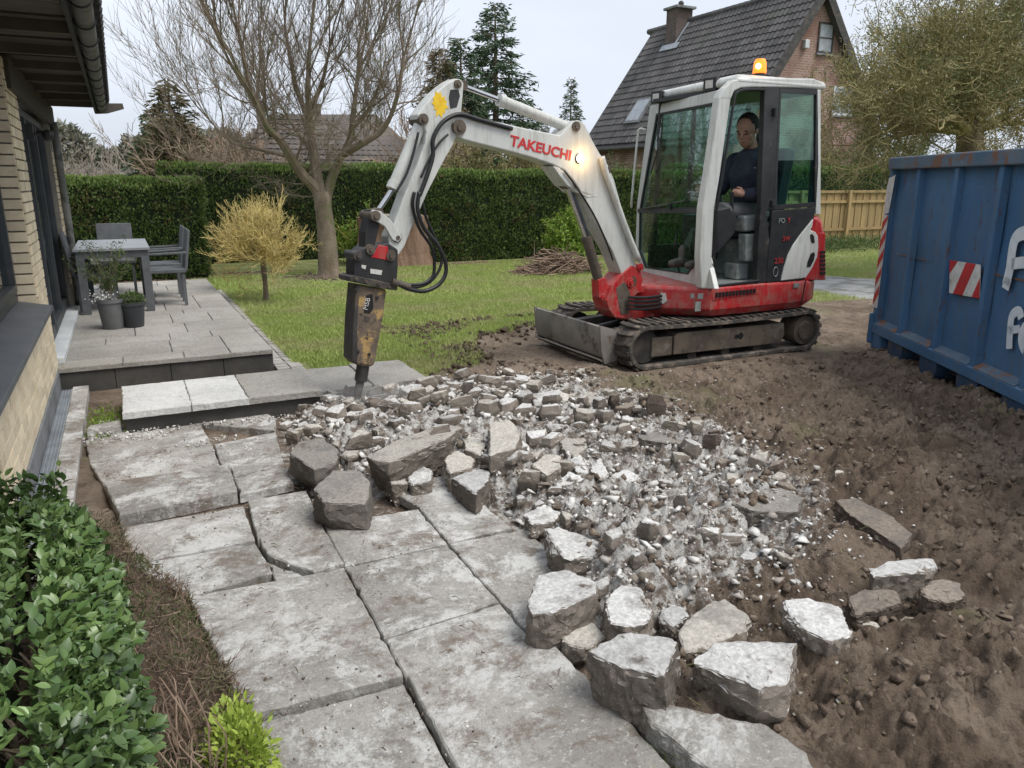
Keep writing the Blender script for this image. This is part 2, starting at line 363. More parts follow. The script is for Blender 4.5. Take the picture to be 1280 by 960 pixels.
M['laurel'] = leafmat('laurel_leaves', (.065,.125,.035), (.165,.245,.075), (.045,.08,.025), 4, .34, .5, .15)
M['lime'] = leafmat('lime_leaves', (.24,.33,.05), (.40,.48,.09), None)
M['heather'] = leafmat('heather_sprigs', (.16,.10,.075), (.26,.20,.15), (.10,.13,.05), 6, .9, .2)
M['grass'] = leafmat('grass_blades', (.27,.35,.09), (.45,.52,.17), (.42,.42,.19), 1.1, .6, .3, .3)
M['drygrass'] = leafmat('muddy_grass', (.14,.15,.05), (.26,.23,.11), None)
M['olive_leaf'] = leafmat('olive_leaf_buds', (.16,.155,.05), (.32,.28,.12), (.12,.155,.05), 1.2, trans=.15)
M['wicker'] = mat('grey_furniture', (.085,.09,.095), (.12,.125,.13), 8, .6, .001, 90)
M['table_top'] = mat('table_top', (.30,.31,.32), (.25,.26,.27), 4, .35, .0005, 40)
M['pot_grey'] = mat('grey_pot', (.16,.16,.16), (.11,.11,.11), 5, .6, .001, 40)
M['pot_dark'] = mat('dark_pot', (.035,.038,.042), (.05,.052,.055), 5, .5, .001, 40)
M['soil'] = mat('potting_soil', (.05,.035,.025), (.08,.06,.04), 30, .95, .004, 60)
M['fence'] = mat('fence_boards', (.36,.25,.115), (.26,.185,.09), 2, .8, .002, 30, rnd=.12, stretch=(6,6,.6))
def skipmat(name):
    t = NT(name); c = t.mix(t.ramp(t.noise(1.5, 8, .65), .32, .68), (.042,.115,.225), (.06,.15,.275))
    st = t.noise(5, 9, .75, stretch=(3, 3, .3)); c = t.mix(t.math('MULTIPLY', t.ramp(st, .46, .68), .7), c, (.095,.125,.155))
    c = t.mix(t.math('MULTIPLY', t.ramp(t.noise(7, 9, .8, stretch=(2.5, 2.5, .5)), .57, .64), .9), c, (.10,.042,.022))
    c = t.mix(t.ramp(t.noise(22, 7, .85), .60, .65), c, (.06,.045,.04)); c = t.mix(t.math('MULTIPLY', t.ramp(t.noise(10, 9, .85, stretch=(.4, .4, 2.5)), .61, .66), .7), c, (.22,.28,.33))
    c = t.mix(t.math('MULTIPLY', t.ramp(t.noise(16, 9, .85, stretch=(2.2, 2.2, .16)), .60, .68), .6), c, (.14,.085,.06))
    t.bsdf(c, .55, 0, .4, t.noise(14, 8, .6), .004, 1); return t.m
M['skip_blue'] = skipmat('skip_blue_paint')
M['skip_rim'] = mat('skip_rim_steel', (.05,.10,.16), (.10,.14,.18), 3, .6, .001, 50, c3=(.16,.08,.05), s3=5, t3=(.5,.6), c4=(.35,.36,.37), s4=7, t4=(.62,.68))
M['skip_under_blue'] = mat('dirty_blue_underside', (.018,.045,.09), (.03,.06,.11), 3, .7, .001, 50, c3=(.07,.06,.05), s3=6, t3=(.5,.65))
M['skip_dark'] = mat('skip_underframe', (.02,.025,.03), (.04,.035,.03), 5, .7, .001, 50)
M['sign_white'] = mat('sign_white', (.66,.66,.64), (.5,.5,.47), 14, .5, 0, c3=(.35,.33,.28), s3=12, t3=(.6,.7))
M['sign_red'] = mat('sign_red', (.50,.03,.03), (.38,.025,.03), 8, .5, 0)
M['lettering'] = mat('painted_lettering', (.66,.70,.72), (.52,.58,.62), 10, .6, 0, c3=(.05,.12,.25), s3=25, t3=(.66,.7))
M['decal_red'] = mat('red_decal', (.55,.03,.03), (.45,.03,.03), 8, .5, 0)
M['decal_worn'] = mat('worn_red_decal', (.33,.035,.035), (.20,.03,.03), 30, .5, 0)
M['yellow'] = mat('yellow_spray', (.80,.55,.02), (.7,.42,.02), 20, .6, 0)
M['skin'] = mat('skin', (.42,.24,.175), (.36,.19,.135), 20, .55, .0006, 90)
M['hair'] = mat('short_dark_hair', (.02,.016,.014), (.035,.028,.023), 60, .8, .003, 150)
M['navy'] = mat('navy_hoodie', (.02,.024,.042), (.032,.036,.058), 12, .9, .006, 18)
M['trousers'] = mat('grey_trousers', (.09,.092,.095), (.13,.13,.13), 8, .9, .008, 14)
M['boot'] = mat('dusty_boot', (.10,.095,.085), (.05,.045,.04), 14, .8, .002, 50)
M['house_brick_far'] = None
M['far_roof'] = mat('grey_roof_tiles', (.070,.066,.064), (.105,.10,.098), 1.3, .75, .003, 30, isl=.22, c3=(.085,.085,.07), s3=.8, t3=(.55,.7))
M['brown_roof'] = mat('brown_roof_tiles', (.085,.073,.064), (.12,.104,.092), 1.3, .8, .003, 30, isl=.2)
M['lead'] = mat('lead_flashing', (.36,.39,.42), (.26,.28,.3), 6, .5, .001, 30)
M['stump'] = mat('stump_wood', (.16,.095,.06), (.25,.16,.11), 3, .9, .02, 30, stretch=(5,5,.5))
M['stump_top'] = mat('stump_top_wood', (.22,.19,.15), (.30,.27,.22), 5, .9, .01, 40)
M['gravel'] = mat('gravel', (.36,.35,.33), (.24,.23,.21), 9, .9, .01, 60, isl=.3)
def brickmat(name, a, b, mort, bw, bh):
    t = NT(name); uv = t.n('ShaderNodeTexCoord')
    sp_ = t.n('ShaderNodeSeparateXYZ'); t.l(t.geo.outputs['Position'], sp_.inputs[0])
    cb = t.n('ShaderNodeCombineXYZ'); t.l(t.math('ADD', sp_.outputs[0], sp_.outputs[1]), cb.inputs[0]); t.l(sp_.outputs[2], cb.inputs[1])
    br = t.n('ShaderNodeTexBrick'); t.l(cb.outputs[0], br.inputs['Vector']); br.inputs['Scale'].default_value = 1
    br.inputs['Brick Width'].default_value = bw; br.inputs['Row Height'].default_value = bh; br.inputs['Mortar Size'].default_value = .012
    br.inputs['Color1'].default_value = (*a, 1); br.inputs['Color2'].default_value = (*b, 1); br.inputs['Mortar'].default_value = (*mort, 1)
    c = t.mix(t.ramp(t.noise(1.2, 6), .4, .7), br.outputs[0], tuple(q*.7 for q in a))
    t.bsdf(c, .9, 0, .3, br.outputs['Fac'], -.006, 1); return t.m
M['house_brick_far'] = brickmat('red_brick_gable', (.27,.15,.115), (.36,.215,.17), (.36,.31,.28), .22, .075)
M['chim_brick'] = brickmat('dark_chimney_brick', (.10,.075,.065), (.14,.10,.09), (.16,.14,.13), .22, .075)
# ================================================================== GROUND
PILE_PX = [(345,560),(345,528),(400,503),(560,476),(700,476),(850,515),(960,585),(1040,640),(1030,710),(900,765),(800,830),(700,790),(655,700),(620,650),(520,600),(450,650),(395,640),(360,600)]
PILE = [G(*q)[:2] for q in PILE_PX]
SLABZONE = [G(*q)[:2] for q in [(105,545),(115,522),(320,505),(350,525),(352,540),(395,640),(470,600),(560,590),(640,640),(720,735),(690,800),(850,975),(700,1200),(330,1000),(250,790),(150,652)]]
BX = [-1, 1.25, 2.1, 2.35, 3.0, 3.4, 4.1, 4.8, 6.5, 8.4, 9.0, 9.7, 12, 90]
BY = [6.0, 6.0, 6.0, 6.25, 6.75, 7.6, 8.0, 7.7, 7.6, 7.9, 7.9, 7.5, 6.0, -30]
PATH = [tuple(G(*q)[:2]) for q in [(1030,344),(1100,350),(1180,356),(1180,388),(1100,378),(1030,365),(940,352),(940,338)]]
CALM = [tuple(G(u, v, .08)[:2]) for u, v in ((915,925),(975,945),(1130,712),(1094,750),(1180,740),(1090,648))]
def polydist(x, y, P):
    d = np.full(np.shape(x), 1e9); n = len(P)
    for i in range(n):
        ax, ay = P[i][0], P[i][1]; bx, by = P[(i+1) % n][0], P[(i+1) % n][1]
        t = np.clip(((x-ax)*(bx-ax) + (y-ay)*(by-ay)) / ((bx-ax)**2 + (by-ay)**2 + 1e-12), 0, 1)
        d = np.minimum(d, np.hypot(x - ax - t*(bx-ax), y - ay - t*(by-ay)))
    return np.where(inpoly(x, y, P), d, -d)          # positive inside
def mudmask(x, y):
    e = np.interp(x, BX, BY) + (fbm(x, y, .9, 4, 5) - .5) * 1.1
    m = smst(-.12, .12, e - y)
    m = np.where(x < 1.0, 0, m)
    patch = smst(.56, .62, fbm(x, y, 1.1, 4, 31)) * smst(6.3, 6.9, y) * smst(9.2, 8.2, y) * smst(2.5, 3.0, x) * smst(10.5, 9, x)   # churned patches in the grass edge
    return np.maximum(m, patch * .9)
def gheight(x, y):
    x = np.asarray(x, float); y = np.asarray(y, float)
    mud = mudmask(x, y)
    calm = smst(6.6, 8.0, y) * .6
    tr = smst(.25, 0, np.abs(np.clip(x, 3.9, 6.2) - x)) * smst(.35, .05, np.abs(np.clip(y, 5.35, 6.95) - y))
    amp = (1 - .85 * tr) * (1 - calm)
    rough = smst(6.2, 3.4, y) * .75 + .25
    n = .20 * (fbm(x, y, .9, 3, 1) - .5) + .20 * rough * (fbm(x, y, .34, 3, 2) - .5)
    r = 1 - np.abs(2 * fbm(x, y, .17, 4, 3, .6) - 1)
    r2 = 1 - np.abs(2 * fbm(x, y, .07, 4, 13, .65) - 1)
    n = n + .16 * rough * (r - .6) + .085 * (rough + .2) * (r2 - .6) + (.058 * rough + .012) * (fbm(x, y, .045, 4, 4, .75) - .5)
    h = mud * (n * amp + .01) + (1 - mud) * .03 * (fbm(x, y, 2.5, 3, 8) - .5)
    dp = polydist(x, y, PILE)
    f = smst(-.05, .45, dp)
    h = h + f * (.05 + .05 * (fbm(x, y, .3, 3, 12) - .4))
    ds = polydist(x, y, SLABZONE)
    h = np.where((ds > -.03), np.minimum(h, -.055) , h)
    h = h + np.where(ds <= -.03, 0, 0)
    dsm = smst(-.22, -.03, ds) * (1 - f)
    h = h * (1 - dsm) + dsm * -.05
    bld = smst(1.35, 1.2, x) * smst(5.3, 5.6, y)
    h = np.where((x < 1.3) & (y > 5.55), np.minimum(h, -.03), h)
    h = np.where((x < -.1) & (y < 5.55) & (ds < -.03), .0 + .02 * (fbm(x, y, .1, 3, 9) - .5), h)
    # tread prints pressed by the tracks
    for (ax, ay, bx_, by_) in ((2.6, 5.0, 6.6, 4.55), (2.9, 4.2, 6.4, 3.75), (6.4, 5.6, 9.5, 5.9), (6.4, 6.7, 9.5, 7.1)):
        L_ = math.hypot(bx_-ax, by_-ay); t_ = ((x-ax)*(bx_-ax) + (y-ay)*(by_-ay))/L_; d_ = ((x-ax)*(by_-ay) - (y-ay)*(bx_-ax))/L_ + .08*(fbm(x, y, .8, 2, 6) - .5)
        inn = smst(.17, .13, np.abs(d_)) * smst(0, .3, t_) * smst(L_, L_ - .4, t_) * mud * smst(.38, .5, fbm(x, y, .45, 3, 19)); h = h - inn*(.022 + .016*smst(-.2, .5, np.sin(t_*6.283/.088)))
    # mound of torn soil along the bottom right, and a scrape behind the big slabs
    h = h + mud * .10 * np.exp(-((x - 3.0)**2 / .5 + (y - 1.55)**2 / .25)) + mud * .07 * np.exp(-((x - 3.55)**2 / .3 + (y - 2.55)**2 / .12))
    for c_ in CALM: h = h - (h - .02) * np.exp(-(((x - c_[0])**2 + (y - c_[1])**2) / .035))
    h = h - mud * .07 * np.exp(-((x - 4.15)**2 / .08 + (y - 3.65)**2 / .03))
    return h
def axis(a, b, step, lo, hi, g=1.09):
    c = list(np.arange(a, b, step)); s = step; v = a; left = []
    while v > lo: s *= g; v -= s; left.append(v)
    s = step; v = c[-1]; right = []
    while v < hi: s *= g; v += s; right.append(v)
    return np.array(left[::-1] + c + right)
gx = axis(.6, 5.6, .0125, -220, 420, 1.055); gy = axis(1.2, 5.4, .0125, -120, 520, 1.05)
X, Y = np.meshgrid(gx, gy); Z = gheight(X, Y)
Z = np.where((X > 40) | (Y > 40) | (X < -20) | (Y < -10), -.05, Z)
ny, nx = X.shape
I = np.arange(ny * nx).reshape(ny, nx)
F = np.stack([I[:-1, :-1], I[:-1, 1:], I[1:, 1:], I[1:, :-1]], -1).reshape(-1, 4)
t = NT('garden_ground')
am = t.n('ShaderNodeAttribute'); am.attribute_name = 'mud'; ad = t.n('ShaderNodeAttribute'); ad.attribute_name = 'dust'; ap = t.n('ShaderNodeAttribute'); ap.attribute_name = 'path'
mud = t.mix(t.ramp(t.noise(2.2, 9, .65), .35, .65), (.15,.108,.076), (.275,.212,.158))
mud = t.mix(t.ramp(t.noise(13, 8, .7), .52, .66), mud, (.085,.062,.045))
mud = t.mix(t.ramp(t.noise(34, 6, .7), .62, .70), mud, (.33,.29,.24))
mud = t.mix(t.ramp(t.noise(.9, 7, .65), .56, .70), mud, (.18,.17,.085))
dst = t.mix(t.ramp(t.noise(14, 9, .7), .42, .58), (.20,.16,.13), (.66,.64,.60))
f = t.ramp(t.math('ADD', ad.outputs['Fac'], t.math('MULTIPLY', t.math('SUBTRACT', t.noise(9, 11, .8), .5), 2.2)), .45, .70)
mud = t.mix(f, mud, dst)
lawn = t.mix(t.ramp(t.noise(3, 8, .6), .35, .65), (.19,.22,.07), (.31,.32,.13))
lawn = t.mix(t.ramp(t.noise(1.1, 6, .6), .60, .75), lawn, (.19,.17,.08))
pth = t.mix(t.ramp(t.noise(2.5, 8, .6), .42, .6), (.42,.42,.41), (.24,.235,.22))
c = t.mix(am.outputs['Fac'], lawn, mud); c = t.mix(ap.outputs['Fac'], c, pth)
t.bsdf(c, t.math('SUBTRACT', .95, t.math('MULTIPLY', t.ramp(t.noise(1.5, 5), .5, .7), .15)), 0, .3, t.math('ADD', t.noise(28, 10, .7), t.math('MULTIPLY', t.noise(95, 5, .7), .5)), .03, 1)
ground = put('ground', np.stack([X.ravel(), Y.ravel(), Z.ravel()], 1), F, t.m, smooth=True, kind='structure', origin=(0, 0, 0))
xr, yr = X.ravel(), Y.ravel()
mk = mudmask(xr, yr)
mk = np.maximum(mk, np.where((xr < 1.3) & (yr < 7.3) & (xr > -3), 1, 0))
mk = np.where((xr > 40) | (yr > 40), 0, mk)
dp = polydist(xr, yr, PILE)
for nm, val in (('mud', mk), ('dust', np.clip(smst(-.35, .5, dp), 0, 1) * .92 + .12 * (yr < 5.5)), ('path', smst(-.15, .1, polydist(xr, yr, PATH) + .5*(fbm(xr, yr, .5, 3, 77) - .5)))):
    at = ground.data.attributes.new(nm, 'FLOAT', 'POINT'); at.data.foreach_set('value', np.asarray(val, dtype=np.float32))

# ------------------------------------------------------------------ scatter helpers (numpy)
def template(seed):
    r = np.random.RandomState(seed); bm = bmesh.new(); p = r.randn(9, 3); p /= np.linalg.norm(p, axis=1, keepdims=True); p *= (.75 + .4*r.rand(9, 1)) * (.7 + .6*r.rand(1, 3))
    for q in p: bm.verts.new(q)
    g = bmesh.ops.convex_hull(bm, input=bm.verts); bmesh.ops.triangulate(bm, faces=bm.faces)
    bmesh.ops.delete(bm, geom=[v for v in bm.verts if not v.link_faces], context='VERTS'); bm.verts.index_update()
    v = np.array([x.co[:] for x in bm.verts]); f = np.array([[q.index for q in q_.verts] for q_ in bm.faces]); bm.free(); return v, f
TPL = [template(k) for k in range(14)]
def stones(name, P, S, m, parent=None, flat=.7, label=None, cat=None, sink=.25):
    P = np.asarray(P); S = np.asarray(S); n = len(P); rng = np.random.RandomState(n); ty = rng.randint(0, len(TPL), n); VV = []; FF = []; base = 0
    for k, (tv, tf) in enumerate(TPL):
        i = np.where(ty == k)[0]
        if not len(i): continue
        c = len(i); V = tv[None] * (rng.rand(c, 1, 3) * .7 + .65) * np.array([1, 1, flat])
        a = rng.rand(c) * 6.283; ca, sa = np.cos(a)[:, None], np.sin(a)[:, None]
        x = V[..., 0]*ca - V[..., 1]*sa; y = V[..., 0]*sa + V[..., 1]*ca
        tl = (rng.rand(c, 1) - .5) * 1.3; z = V[..., 2]*np.cos(tl) + x*np.sin(tl); x = x*np.cos(tl) - V[..., 2]*np.sin(tl)
        V = np.stack([x, y, z], -1) * S[i][:, None, None] + P[i][:, None, :]
        V[..., 2] += (S[i] * flat * (1 - 2*sink))[:, None] * .8
        VV.append(V.reshape(-1, 3)); FF.append((tf[None] + (np.arange(c) * len(tv))[:, None, None]).reshape(-1, 3) + base); base += c * len(tv)
    return put(name, np.concatenate(VV), np.concatenate(FF), m, parent, kind='stuff', label=label, cat=cat)
def blades(name, P, H, W, m, parent=None, lean=.5, label=None, cat=None, kind='stuff', seed=3, up=None):
    n = len(P); rng = np.random.RandomState(seed); a = rng.rand(n) * 6.283
    d = np.stack([np.cos(a), np.sin(a), np.zeros(n)], 1) * np.asarray(W)[:, None] * .5
    b = rng.rand(n) * 6.283; l = rng.rand(n) * lean
    tip = np.stack([np.cos(b)*l, np.sin(b)*l, np.ones(n)], 1) * np.asarray(H)[:, None]
    V = np.stack([P - d, P + d, P + tip], 1).reshape(-1, 3); Fc = np.arange(3*n).reshape(n, 3)
    return put(name, V, Fc, m, parent, kind=kind, label=label, cat=cat)
def leaves(name, P, D, Lg, Wd, m, parent=None, kind='stuff', seed=1, label=None, cat=None, fold=.25, smooth=False):
    """P base points, D leaf directions: one folded rhombus (2 quads... 4 tris) per leaf"""
    n = len(P); rng = np.random.RandomState(seed); D = D / (np.linalg.norm(D, axis=1, keepdims=True) + 1e-9)
    R = rng.randn(n, 3); S = np.cross(D, R); S /= (np.linalg.norm(S, axis=1, keepdims=True) + 1e-9); N = np.cross(S, D)
    Lg = np.asarray(Lg)[:, None]; Wd = np.asarray(Wd)[:, None]
    a = P; b = P + D*Lg*.45 + S*Wd*.5 + N*Wd*fold; c = P + D*Lg - N*Lg*.08; d = P + D*Lg*.45 - S*Wd*.5 + N*Wd*fold
    V = np.stack([a, b, c, d], 1).reshape(-1, 3); i = np.arange(n)[:, None] * 4
    Fc = np.concatenate([i + np.array([[0, 1, 2]]), i + np.array([[0, 2, 3]])], 0)
    return put(name, V, Fc, m, parent, kind=kind, label=label, cat=cat, smooth=smooth)
def rdir(rng, n): v = rng.randn(n, 3); return v / np.linalg.norm(v, axis=1, keepdims=True)

# ------------------------------------------------------------------ lawn
rng = np.random.RandomState(11)
def density(n, x0, x1, y0, y1): return rng.rand(n)*(x1-x0)+x0, rng.rand(n)*(y1-y0)+y0
PATIO_X0, PATIO_X1, PATIO_Y0, PATIO_Y1, PZ = -.62, 1.1, 7.05, 12.95, .19
def lawnset(n, x0, x1, y0, y1, thin=1):
    x, y = density(n, x0, x1, y0, y1)
    mk = mudmask(x, y); pt = polydist(x, y, PATH)
    keep = (rng.rand(len(x)) < (1 - mk) * (.45 + .9 * fbm(x, y, .5, 3, 60))) & ~((x < 1.30) & (y < 13.1)) & (pt < -.02) & ~((x < 2.2) & (y < 6.62)) & ~((x < 1.42) & (y < 7.2))
    keep &= ~((np.hypot(x - 3.26, y - 13.9) < .85 * (.7 + .6*fbm(x, y, .4, 2, 3))))
    keep &= ~((y > 14.75) & (fbm(x, y, .6, 3, 15) > .42))
    x, y = x[keep], y[keep]; z = gheight(x, y)
    return x, y, z
x1_, y1_, z1_ = lawnset(150000, 1.25, 5.5, 6.3, 10.5)
x2_, y2_, z2_ = lawnset(170000, 1.0, 12.5, 9.5, 15.1)
x3_, y3_, z3_ = lawnset(60000, 5, 17, 6.8, 13.5)
x_, y_, z_ = np.concatenate([x1_, x2_, x3_]), np.concatenate([y1_, y2_, y3_]), np.concatenate([z1_, z2_, z3_])
Hh = (.022 + .03 * rng.rand(len(x_))) * (.7 + .8 * fbm(x_, y_, .35, 3, 61)); Ww = .006 + .006 * rng.rand(len(x_)) + .0006 * y_
blades('lawn_grass', np.stack([x_, y_, z_ - .004], 1), Hh, Ww, M['grass'], lean=1.0, label='short green lawn grass between the patio, the hedge and the mud', cat='grass')
x_, y_ = density(26000, 1.3, 10, 1.3, 9.5); mk = mudmask(x_, y_)
k = (mk > .3) & (fbm(x_, y_, .8, 4, 90) > .565) & (polydist(x_, y_, PILE) < -.1) & (polydist(x_, y_, SLABZONE) < -.05); x_, y_ = x_[k], y_[k]
blades('mud_grass', np.stack([x_, y_, gheight(x_, y_) - .004], 1), .012 + .025*rng.rand(len(x_)), .004 + .003*rng.rand(len(x_)), M['drygrass'], lean=2.2, label='sparse trampled yellowish grass left in the churned mud', cat='grass')
x_, y_ = density(2600, 1.25, 1.75, 1.35, 2.0)
ee = G(820, 935); k = (np.hypot(x_ - ee.x, (y_ - ee.y)) < .11*(.6+.9*rng.rand(len(x_)))); x_, y_ = x_[k], y_[k]
blades('moss_tuft', np.stack([x_, y_, gheight(x_, y_)], 1), .02 + .03*rng.rand(len(x_)), .004 + .004*rng.rand(len(x_)), M['lime'], lean=2, label='yellow-green moss and grass beside the sunken slab at the bottom', cat='moss')

# ------------------------------------------------------------------ soil clods and small debris (nobody could count them)
x_, y_ = density(20000, 1.3, 6.5, 1.2, 6.6); mk = mudmask(x_, y_)
k = (mk > .5) & (fbm(x_, y_, .3, 4, 44) + .16*smst(4.5, 2, y_) > .55) & (polydist(x_, y_, SLABZONE) < -.08) & ~((x_ > 3.7) & (y_ > 5.3)); x_, y_ = x_[k], y_[k]
s = .003 + .034 * rng.rand(len(x_))**6
stones('soil_clods', np.stack([x_, y_, gheight(x_, y_)], 1), s, M['clod'], label='crumbly brown soil clods strewn over the torn up ground', cat='soil')
def pilesample(n, inner=-.25):
    out = []
    x, y = density(n, .4, 4.3, 1.6, 6.0); d = polydist(x, y, PILE)
    k = (d > inner) & (rng.rand(len(x)) < smst(inner, .25, d) * .9 + .1) & (polydist(x, y, SLABZONE) < -.02)
    return x[k], y[k]
x_, y_ = pilesample(24000, -.4); s = .0025 + .014 * rng.rand(len(x_))**3.2
stones('concrete_crumbs', np.stack([x_, y_, gheight(x_, y_)], 1), s, M['debris'], label='pale concrete crumbs between the broken lumps', cat='debris')
x_, y_ = density(5000, 2.2, 5.2, 6.0, 8.6); e_ = np.interp(x_, BX, BY); mk = mudmask(x_, y_); k = (np.abs(mk - .5) < .49) | (rng.rand(len(x_)) < .10) & (mk > .5) & (np.abs(e_ - y_) < .7); x_, y_ = x_[k], y_[k]
stones('turf_clods', np.stack([x_, y_, gheight(x_, y_)], 1), .008 + .04 * rng.rand(len(x_))**2.5, M['dark_clod'], label='dark torn turf clods along the edge between lawn and mud', cat='soil')
x_, y_ = pilesample(5200, -.15); s = .010 + .030 * rng.rand(len(x_))**2.2
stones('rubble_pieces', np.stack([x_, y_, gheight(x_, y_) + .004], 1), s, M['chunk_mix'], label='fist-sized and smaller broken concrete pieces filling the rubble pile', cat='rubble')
x_, y_ = density(1500, 1.6, 5.6, 1.4, 5.2); k = (mudmask(x_, y_) > .5) & (polydist(x_, y_, SLABZONE) < -.05) & (fbm(x_, y_, .7, 3, 71) > .45); x_, y_ = x_[k], y_[k]
stones('scattered_chips', np.stack([x_, y_, gheight(x_, y_)], 1), .003 + .009*rng.rand(len(x_))**2, M['debris'], label='white concrete chips sprinkled over the mud', cat='debris')
cp = [G(*q)[:2] for q in [(112,545),(350,522),(400,508),(440,515),(355,545),(345,575),(240,556),(115,568)]]
x_, y_ = density(5200, -.45, 1.6, 4.6, 5.8); k = (polydist(x_, y_, cp) > -.05) & (fbm(x_, y_, .25, 4, 55) + .5*smst(5.35, 5.62, y_) > .60); x_, y_ = x_[k], y_[k]
stones('step_rubble', np.stack([x_, y_, np.where(x_ < .95, .002, -.02)], 1), .003 + .014*rng.rand(len(x_))**2.6, M['debris'], label='grit and concrete crumbs swept along the foot of the step', cat='debris')

# ------------------------------------------------------------------ paving slabs of the lower terrace
def slab(poly, z, th, m, parent, tilt=(0, 0), name='paving_slab', jit=.0026, step=.035, kind=None, gap=.0018):
    poly = [Vector((p[0], p[1], 0)) for p in poly]; c = sum(poly, Vector()) / len(poly)
    area = sum(poly[i].x*poly[(i+1) % len(poly)].y - poly[(i+1) % len(poly)].x*poly[i].y for i in range(len(poly)))
    if area < 0: poly.reverse()
    pts = []
    for i in range(len(poly)):
        a, b = poly[i], poly[(i+1) % len(poly)]; n = max(1, int((b - a).length / step)); nrm = Vector(((b-a).y, -(b-a).x, 0)).normalized()
        for k in range(n):
            q = a.lerp(b, k / n) - nrm * gap + nrm * random.uniform(-jit, jit) - (nrm * random.uniform(.004, .012) if random.random() < .08 and jit > .002 else Vector()); pts.append(q)
    zz = lambda q: z + (q.x - c.x)*tilt[0] + (q.y - c.y)*tilt[1]
    n = len(pts); V = []
    inn = [q + (c - q).normalized() * .006 for q in pts]
    V += [(q.x, q.y, zz(q)) for q in inn]; V += [(q.x, q.y, zz(q) - .005 - random.uniform(0, .002)) for q in pts]; V += [(q.x, q.y, zz(q) - th) for q in pts]
    F = [tuple(range(n))] + [(i, n + i, n + (i+1) % n, (i+1) % n) for i in range(n)] + [(n + i, 2*n + i, 2*n + (i+1) % n, n + (i+1) % n) for i in range(n)]
    return put(name, V, F, m, parent, kind=kind)
sub = [(-.40,1.0),(1.3,1.0),(1.3,2.0),(1.5,2.6),(1.5,3.8),(1.0,4.0),(.8,5.4),(-.38,5.4)]
bedding = put('terrace_paving', [(p[0], p[1], -.052) for p in SLABZONE] , [tuple(range(len(SLABZONE)))], M['mortar'], kind='structure')
SL = [ ([(112,546),(120,524),(215,516),(228,530)], -.012, (0,0)), ([(230,530),(217,516),(318,507),(345,522),(344,538),(252,528)], -.006, (.01,0)),
 # pixel corners measured in the photograph, laid on the ground plane; height, tilt
 ([(106,550),(250,529),(266,556),(112,579)], .0, (0,0)), ([(112,580),(266,557),(276,584),(130,607)], .0, (0,.01)),
 ([(130,608),(287,585),(298,620),(150,651)], .028, (0,-.01)), ([(267,556),(345,541),(353,574),(277,585)], .005, (.01,0)),
 ([(288,585),(354,575),(367,606),(300,621)], .012, (0,0)), ([(151,657),(304,630),(319,672),(163,702)], -.01, (0,0)),
 ([(309,625),(383,612),(402,654),(322,672)], -.004, (0,.01)), ([(163,703),(319,676),(342,712),(236,742)], -.012, (0,0)),
 ([(324,674),(402,656),(430,706),(393,717),(352,703),(332,694)], .01, (.01,0)), ([(330,698),(350,706),(392,719),(345,727),(340,712)], -.012, (0,0)),
 ([(236,744),(430,708),(505,845),(306,896)], .0, (0,-.012)), ([(303,903),(505,850),(592,1010),(318,1060)], -.015, (0,0)),
 ([(403,655),(523,637),(560,680),(431,708)], .004, (0,0)), ([(478,610),(560,597),(600,628),(525,637)], .016, (.02,0)),
 ([(524,637),(600,628),(640,661),(561,680)], .01, (0,.01)), ([(431,709),(560,681),(625,752),(480,797)], .0, (.005,0)),
 ([(561,681),(655,662),(700,700),(712,731),(626,752)], .004, (.01,.01)), ([(480,798),(625,753),(668,800),(507,845)], -.004, (0,0)),
 ([(626,753),(668,742),(672,790),(682,796),(669,800)], .002, (.02,0)), ([(508,847),(681,798),(746,861),(838,962),(850,985),(597,1012)], .012, (.01,0)),
 ([(600,990),(850,972),(900,1100),(650,1150)], .0, (0,0)), ([(320,1045),(596,987),(650,1150),(330,1200)], -.01, (0,0)),
]
for px, z, tl in SL:
    slab([G(u, v) for u, v in px], z, .05 if z < .02 else .075, M['concrete'], bedding, tl)
# loose dirt crumbs and chips lying on the slabs
x_, y_ = density(2200, -.3, 1.6, 1.6, 5.5); k = (polydist(x_, y_, SLABZONE) > 0) & (fbm(x_, y_, .35, 4, 23) > .5); x_, y_ = x_[k], y_[k]
stones('slab_grit', np.stack([x_, y_, np.full(len(x_), .008)], 1), .0015 + .006*rng.rand(len(x_))**2.5, M['clod'], label='dark crumbs of soil lying on the paving slabs', cat='soil')
x_, y_ = density(1500, .2, 1.7, 1.6, 4.5); k = (polydist(x_, y_, SLABZONE) > 0) & (fbm(x_, y_, .3, 4, 29) > .5); x_, y_ = x_[k], y_[k]
stones('slab_chips', np.stack([x_, y_, np.full(len(x_), .008)], 1), .0015 + .006*rng.rand(len(x_))**2.5, M['debris'], label='pale chips of concrete lying on the paving slabs', cat='debris')

# ------------------------------------------------------------------ step in front of the raised patio, and the block edging
step = MB(); step.box((-.13, 5.66, -.08), (1.19, 6.42, .095)); st = step.put('patio_step', M['dark_stone'], bevel=.01, label='low concrete step with dust-whitened slabs in front of the patio', cat='step')
xs = [-.14, .30, .68, 1.21]
for i in range(3):
    slab([(xs[i], 5.62), (xs[i+1], 5.62), (xs[i+1], 6.40), (xs[i], 6.40)], .145, .05, M['white_slab'] if i < 2 else M['patio'], st, (0, 0), 'step_slab', jit=.004)
lo = MB(); lo.box((1.24, 5.85, -.08), (2.12, 6.58, .035)); ls = lo.put('low_step', M['dark_stone'], bevel=.01, label='two grey slabs beside the lawn where the chisel is working', cat='step')
for a, b, z in ((1.23, 1.66, .08), (1.67, 2.13, .085)): slab([(a, 5.80), (b, 5.83), (b, 6.58), (a, 6.62)], z, .05, M['patio'], ls, (0, 0), 'step_slab', jit=.005)

